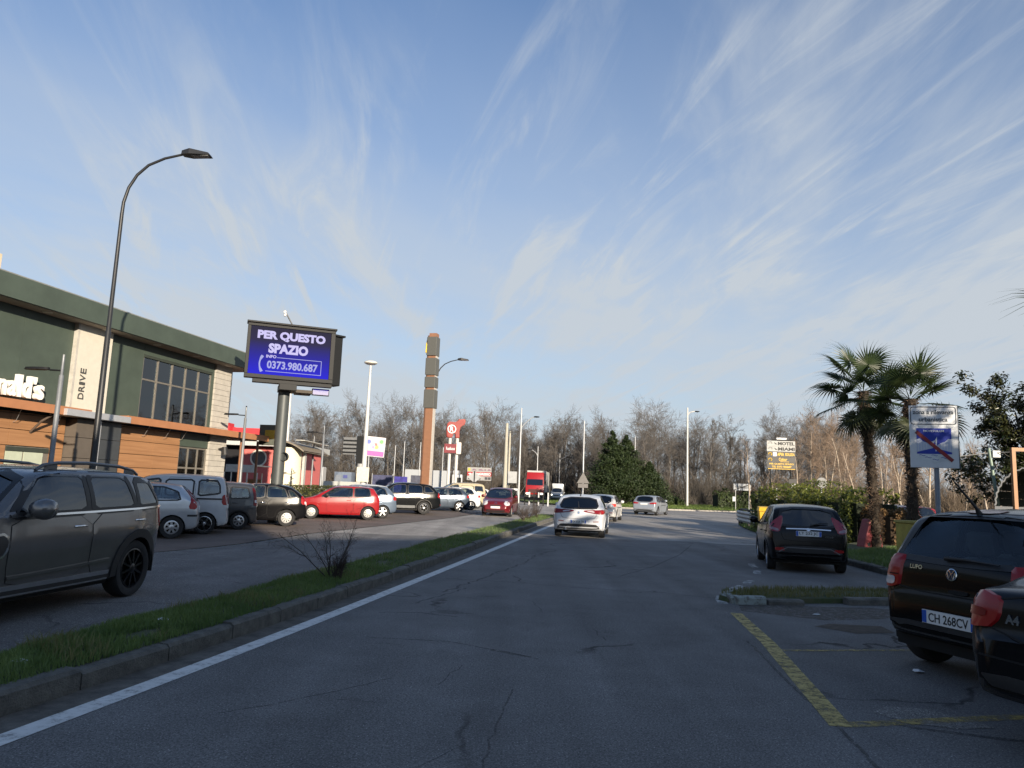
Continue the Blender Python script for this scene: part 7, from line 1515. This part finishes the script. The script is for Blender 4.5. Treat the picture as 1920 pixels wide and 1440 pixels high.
conifer(12.2, 88, 8.7, 4.2, 3, 'dark broad conifer with the taller left-hand tip on the roundabout'); conifer(14.1, 89.5, 8.3, 4.6, 8, 'dark conifer with the lower second tip grown into its neighbour on the roundabout'); conifer(16.8, 89, 5.2, 2.9, 12, 'low dark conifer spreading on the right side of the tall pair')
def hedge(name, label, line, w, h, n, size, m, seed, core, cat='hedge', top=.12):
    t = thing(name, label, cat); rs = np.random.RandomState(seed); L_ = [0]
    for a, b in zip(line, line[1:]): L_.append(L_[-1]+math.hypot(b[0]-a[0], b[1]-a[1]))
    u = rs.uniform(0, L_[-1], n); P = np.array(line, float); X = np.interp(u, L_, P[:, 0]); Y = np.interp(u, L_, P[:, 1]); i = np.clip(np.searchsorted(L_, u)-1, 0, len(line)-2); D = P[i+1]-P[i]; D /= np.linalg.norm(D, axis=1)[:, None]; nrm = np.c_[-D[:, 1], D[:, 0]]
    lump = .10*np.sin(u*2.1+seed)+.08*np.sin(u*5.3+1)+.05*np.sin(u*11); f = rs.uniform(0, 1, n); side = np.where(rs.rand(n) < .5, 1, -1.); ht = h*(1+top*lump*3)
    on_top = f < .36; v = np.where(on_top, rs.uniform(-1, 1, n), side*(1-np.abs(rs.normal(0, .08, n))+lump*.5)); z = np.where(on_top, ht-np.abs(rs.normal(0, .06, n)), rs.uniform(.02, 1, n)*ht); z -= np.where(np.abs(v) > .8, .1*h*np.maximum(0, z/ht-.8)/.2, 0)
    C = np.c_[X+nrm[:, 0]*v*w/2, Y+nrm[:, 1]*v*w/2, z+rs.normal(0, .02, n)]; N_ = np.c_[nrm[:, 0]*v*(~on_top), nrm[:, 1]*v*(~on_top), np.where(on_top, 1, .25)]+rs.normal(0, .55, (n, 3))
    link('foliage', leafmesh('foliage', C, N_, size, seed, .5, .12), m, t)
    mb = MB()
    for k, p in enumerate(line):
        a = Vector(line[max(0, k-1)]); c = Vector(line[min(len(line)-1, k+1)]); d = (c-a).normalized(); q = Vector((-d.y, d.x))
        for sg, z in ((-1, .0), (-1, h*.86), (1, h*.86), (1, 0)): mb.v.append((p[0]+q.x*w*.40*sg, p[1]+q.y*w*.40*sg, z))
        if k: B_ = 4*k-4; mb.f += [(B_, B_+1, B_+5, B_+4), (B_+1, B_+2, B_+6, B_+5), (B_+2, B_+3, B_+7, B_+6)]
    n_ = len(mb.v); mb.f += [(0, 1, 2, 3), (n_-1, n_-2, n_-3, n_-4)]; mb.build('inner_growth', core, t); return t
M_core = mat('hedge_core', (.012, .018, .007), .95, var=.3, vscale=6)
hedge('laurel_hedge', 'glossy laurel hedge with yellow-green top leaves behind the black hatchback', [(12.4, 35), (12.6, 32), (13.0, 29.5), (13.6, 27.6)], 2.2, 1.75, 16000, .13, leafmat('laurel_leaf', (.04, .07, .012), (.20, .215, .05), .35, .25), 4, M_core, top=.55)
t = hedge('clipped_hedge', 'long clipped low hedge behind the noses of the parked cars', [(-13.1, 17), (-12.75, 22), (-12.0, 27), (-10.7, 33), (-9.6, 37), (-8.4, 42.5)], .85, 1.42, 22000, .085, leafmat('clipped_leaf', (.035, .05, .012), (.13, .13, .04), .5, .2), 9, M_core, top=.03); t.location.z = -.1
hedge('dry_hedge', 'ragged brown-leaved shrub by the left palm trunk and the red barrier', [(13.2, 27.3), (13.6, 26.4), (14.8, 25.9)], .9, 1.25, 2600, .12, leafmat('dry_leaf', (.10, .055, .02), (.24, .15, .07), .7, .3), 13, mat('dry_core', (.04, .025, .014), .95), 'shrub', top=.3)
# ---------------------------------------------------------------- magnolia
def magnolia(x, y, h, rad, seed, label, n=36000, group=None):
    t = thing('magnolia_tree', label, 'tree', (x, y, 0), 0, group); rs = np.random.RandomState(seed); r_ = random.Random(seed); out = ([], [])
    cfg = dict(OAK, num=[1, 11, 5, 4], seg=[6, 4, 3, 2], t0=[0, .15, .2, .2], ang=[0, 55, 45, 40], len=[1, .5, .5, .5], rad=[1, .5, .5, .5], tap=[.8, .8, .7, .6], wob=[.05, .1, .15, .15], up=[.03, .1, .08, .05], rmin=.012)
    grow(r_, (0, 0, 0), (0, 0, 1), h*.85, .16, 0, cfg, out); link('trunk', segmesh('trunk', out[0], 8), M_bark, t); br = link('branches', segmesh('branches', out[1], 4), M_bark, t, 'stuff')
    C = []; N_ = []; E_ = np.array(out[1])[:, 3:6]; cl = E_[rs.randint(0, len(E_), 260)]; 
    extra = rs.normal(size=(150, 3)); extra /= np.linalg.norm(extra, axis=1)[:, None]; extra = extra*rad*rs.uniform(.3, 1.02, 150)[:, None]*np.array([1, 1, h*.46/rad])+np.array([0, 0, h*.56]); cl = np.concatenate([cl, extra])
    for c in cl:
        k = n//len(cl); d = rs.normal(size=(k, 3)); d /= np.linalg.norm(d, axis=1)[:, None]; C.append(c+d*rs.uniform(.08, .42, k)[:, None]*np.array([1, 1, .8])); N_.append(d*.6+np.array([0, 0, .7])+rs.normal(0, .4, (k, 3)))
    link('crown', leafmesh('crown', np.concatenate(C), np.concatenate(N_), .17, seed, .42, .08), leafmat('magnolia_leaf', (.014, .028, .008), (.06, .058, .022), .28, .1), t); return t
magnolia(20.2, 28.5, 6.2, 3.0, 5, 'dark glossy-leaved magnolia at the right frame edge behind the shelter')
magnolia(17.1, 10.6, 8.8, 2.7, 7, 'dark magnolia added out of the frame to shade the right palm', 5000); magnolia(14.0, 6.9, 6.6, 2.5, 17, 'nearer dark magnolia added out of the frame to shade the zone sign', 7000)  # both trees are added out of view to shade palm and zone sign
# ---------------------------------------------------------------- fan palms
M_frond = leafmat('palm_frond', (.013, .028, .011), (.042, .062, .022), .42, .2); M_frondd = leafmat('palm_frond_old', (.022, .034, .012), (.065, .075, .03), .5, .15); M_fib = mat('palm_fibre', (.035, .026, .018), .95, var=.4, vscale=12, bump=.8, bscale=40); M_stub = mat('palm_stub', (.085, .055, .035), .9, var=.4, vscale=8)
def frond_mesh(seed, droop, pl, fr):
    """petiole along +x then a fan of narrow folded blades; droop bends the tips"""
    rs = random.Random(seed); mb = MB(); n = 30; ex = pl
    mb.tube([(0, 0, 0), (pl*.5, 0, .03), (pl, 0, 0)], [.016, .011, .009], 4)
    for i in range(n):
        a = R(-142+284*i/(n-1))+rs.gauss(0, .02); L_ = fr*(1-.25*abs(a/R(142))**2)*rs.uniform(.93, 1.05); ca, sa = math.cos(a), math.sin(a); w = fr*.030; k = 4; base = len(mb.v); dr = droop*rs.uniform(.6, 1.4)
        for j in range(k+1):
            t = j/k; rr = .03+L_*t; z = -dr*L_*max(0, t-.45)**2*1.8+.04*math.sin(t*3)*math.cos(i*math.pi)*0; ww = w*(math.sin(min(1, .12+t*1.15)*math.pi)**.6 if t < 1 else .04)*(.6 if t > .8 else 1); x, y = ex+ca*rr, sa*rr
            mb.v += [(x-sa*ww, y+ca*ww, z), (x, y, z-ww*.55), (x+sa*ww, y-ca*ww, z)]
            if j: B_ = base+3*j-3; mb.f += [(B_, B_+1, B_+4, B_+3), (B_+1, B_+2, B_+5, B_+4)]
    o = mb.build('frond', None, None, fix=False); me = o.data; bpy.data.objects.remove(o); return me
FR = [frond_mesh(i, d, p, f) for i, (d, p, f) in enumerate(((.25, .72, .86), (.55, .84, .94), (.18, .64, .82), (.9, .80, .92), (.45, .88, .96)))]
for f in FR: f.materials.append(M_frond)
FRD = []
for i in (1, 3): c_ = FR[i].copy(); c_.materials.clear(); c_.materials.append(M_frondd); FRD.append(c_)
def palm(label, x, y, h, seed, lean=(0, 0), n=34, group='fan palms on the verge', sc=1., z=.1):
    t = thing('fan_palm', label, 'palm', (x, y, z), 0, group, sc); rs = random.Random(seed); rn = np.random.RandomState(seed); top = Vector((lean[0], lean[1], h))
    mb = MB(); k = 26; pts = [Vector((lean[0]*(i/k)**1.5, lean[1]*(i/k)**1.5, h*i/k)) for i in range(k+1)]; mb.tube(pts, [(.125+.03*math.sin(i*2.4)+.035*rs.random()+(.04 if i > 18 else 0)) for i in range(k+1)], 12); mb.build('trunk', M_fib, t, smooth=60)
    S = []
    for i in range(1300):
        u = rn.uniform(.02, 1.0); a = rn.uniform(0, 6.283); p = Vector((lean[0]*u**1.5, lean[1]*u**1.5, h*u)); rr = .135+.05*(u > .7); q = p+Vector((math.cos(a), math.sin(a), 0))*rr; e = q+Vector((math.cos(a+rn.normal(0, .5)), math.sin(a+rn.normal(0, .5)), rn.uniform(-.9, .9)))*rn.uniform(.06, .17); S.append((*q, *e, .012, .003))
    link('leaf_stubs', segmesh('leaf_stubs', S, 3), M_stub, t, 'stuff')
    for i in range(n):
        u = i/(n-1); el = R(80-158*u**.95+rs.gauss(0, 8)); az = i*2.39996+rs.gauss(0, .2); me = FR[rs.randrange(5)] if u < .62 else FRD[rs.randrange(2)]
        o = link('frond', me, None, t); s = rs.uniform(.85, 1.12)*(1.0 if u < .8 else .86); o.scale = (s, s, s)
        d = Vector((math.cos(az)*math.cos(el), math.sin(az)*math.cos(el), math.sin(el))); sid = Vector((-math.sin(az), math.cos(az), 0)); roll_ = rs.gauss(0, .35); nn = d.cross(sid); sid2 = sid*math.cos(roll_)+nn*math.sin(roll_); nn = d.cross(sid2)
        # the blade tips over against its stalk
        o.rotation_mode = 'QUATERNION'; o.rotation_quaternion = Matrix((d, sid2, nn)).transposed().to_quaternion(); o.location = top+Vector((0, 0, -.45*u+.1))+d*.08
    return t
palm('left fan palm with sun-touched fronds, its trunk rising beside the red barrier', 12.1, 24.6, 5.15, 3, (-.3, 0), 25); palm('right fan palm with the darker crown, its trunk just left of the white zone sign', 11.75, 21.7, 4.55, 4, (.1, .1), 25)
palm('palm outside the right frame edge with one frond tip showing', 8.95, 10.2, 4.25, 8, (.0, 0), 24, z=.0)
# ---------------------------------------------------------------- bare shrubs on the median
M_shrub = mat('shrub_bark', (.05, .036, .028), .9, var=.3, vscale=9)
SHR = dict(seg=[5, 4, 3, 2], wob=[.10, .14, .18, .2], up=[.02, .04, .03, .02], tap=[.7, .7, .7, .5], num=[1, 6, 4, 3], t0=[0, .25, .2, .2], ang=[0, 38, 40, 40], len=[1, .42, .5, .55], rad=[1, .6, .6, .7], rmin=.0018, tl=0)
def shrub(label, x, y, z, h, seed, stems, spread, group='bare shrubs on the median'):
    t = thing('bare_shrub', label, 'shrub', (x, y, z), 0, group); r_ = random.Random(seed); out = ([], [])
    for i in range(stems):
        a = r_.uniform(0, 6.28) if i > 2 else (0.2, 3.3, 2.6)[i]; e = r_.uniform(.35, 1.3)*spread; grow(r_, (r_.gauss(0, .03), r_.gauss(0, .03), -.02), (math.cos(a)*e, math.sin(a)*e, 1.), h*r_.uniform(.7, 1.1), .010, 0, SHR, out)
    link('stems', segmesh('stems', out[0], 5), M_shrub, t); link('twigs', segmesh('twigs', out[1], 3), M_shrub, t); return t
shrub('bare spiky shrub with long arching stems, largest on the median', -2.60, 11.25, .17, .95, 4, 6, 1.0); shrub('dense low twiggy shrub close against the large bare one', -2.46, 11.2, .17, .36, 5, 14, .35)
shrub('small round bare bush on the median near the white hatchback', kx(33)-.7, 33, .17, .75, 6, 16, .8); shrub('last small bare bush towards the far end of the median', kx(37.5)-.7, 37.5, .17, .8, 7, 16, .8); shrub('low bare bush between the other two on the far median', kx(35.2)-.8, 35.2, .17, .6, 8, 14, .9)
# low evergreen bushes below the place sign and dead weeds in the yard
brush_mass('yard_weeds', [(13.5+rr_.uniform(0, 6), 27+rr_.uniform(0, 9), rr_.uniform(.4, .9), .7, 60) for i in range(26)], mat('weed_dry', (.24, .17, .09), .95, var=.3, vscale=2), 8)
for i, (x, y, w_, h_) in enumerate(((20.2, 92.5, 3.2, 1.1), (27.5, 90, 5.0, 1.9), (33.5, 88, 4.2, 1.5))):
    hedge('evergreen_shrub', ('low dark evergreen shrub at the foot of the white lamp pole', 'wide dark evergreen bush behind the end-of-town sign', 'dark bush right of the end-of-town sign at the wood edge')[i], [(x-w_/2, y), (x, y+.4), (x+w_/2, y)], 1.8, h_, 1500, .28, leafmat('evergreen_leaf', (.02, .04, .01), (.055, .075, .02), .5, .2), 30+i, M_core, 'shrub', top=.5)
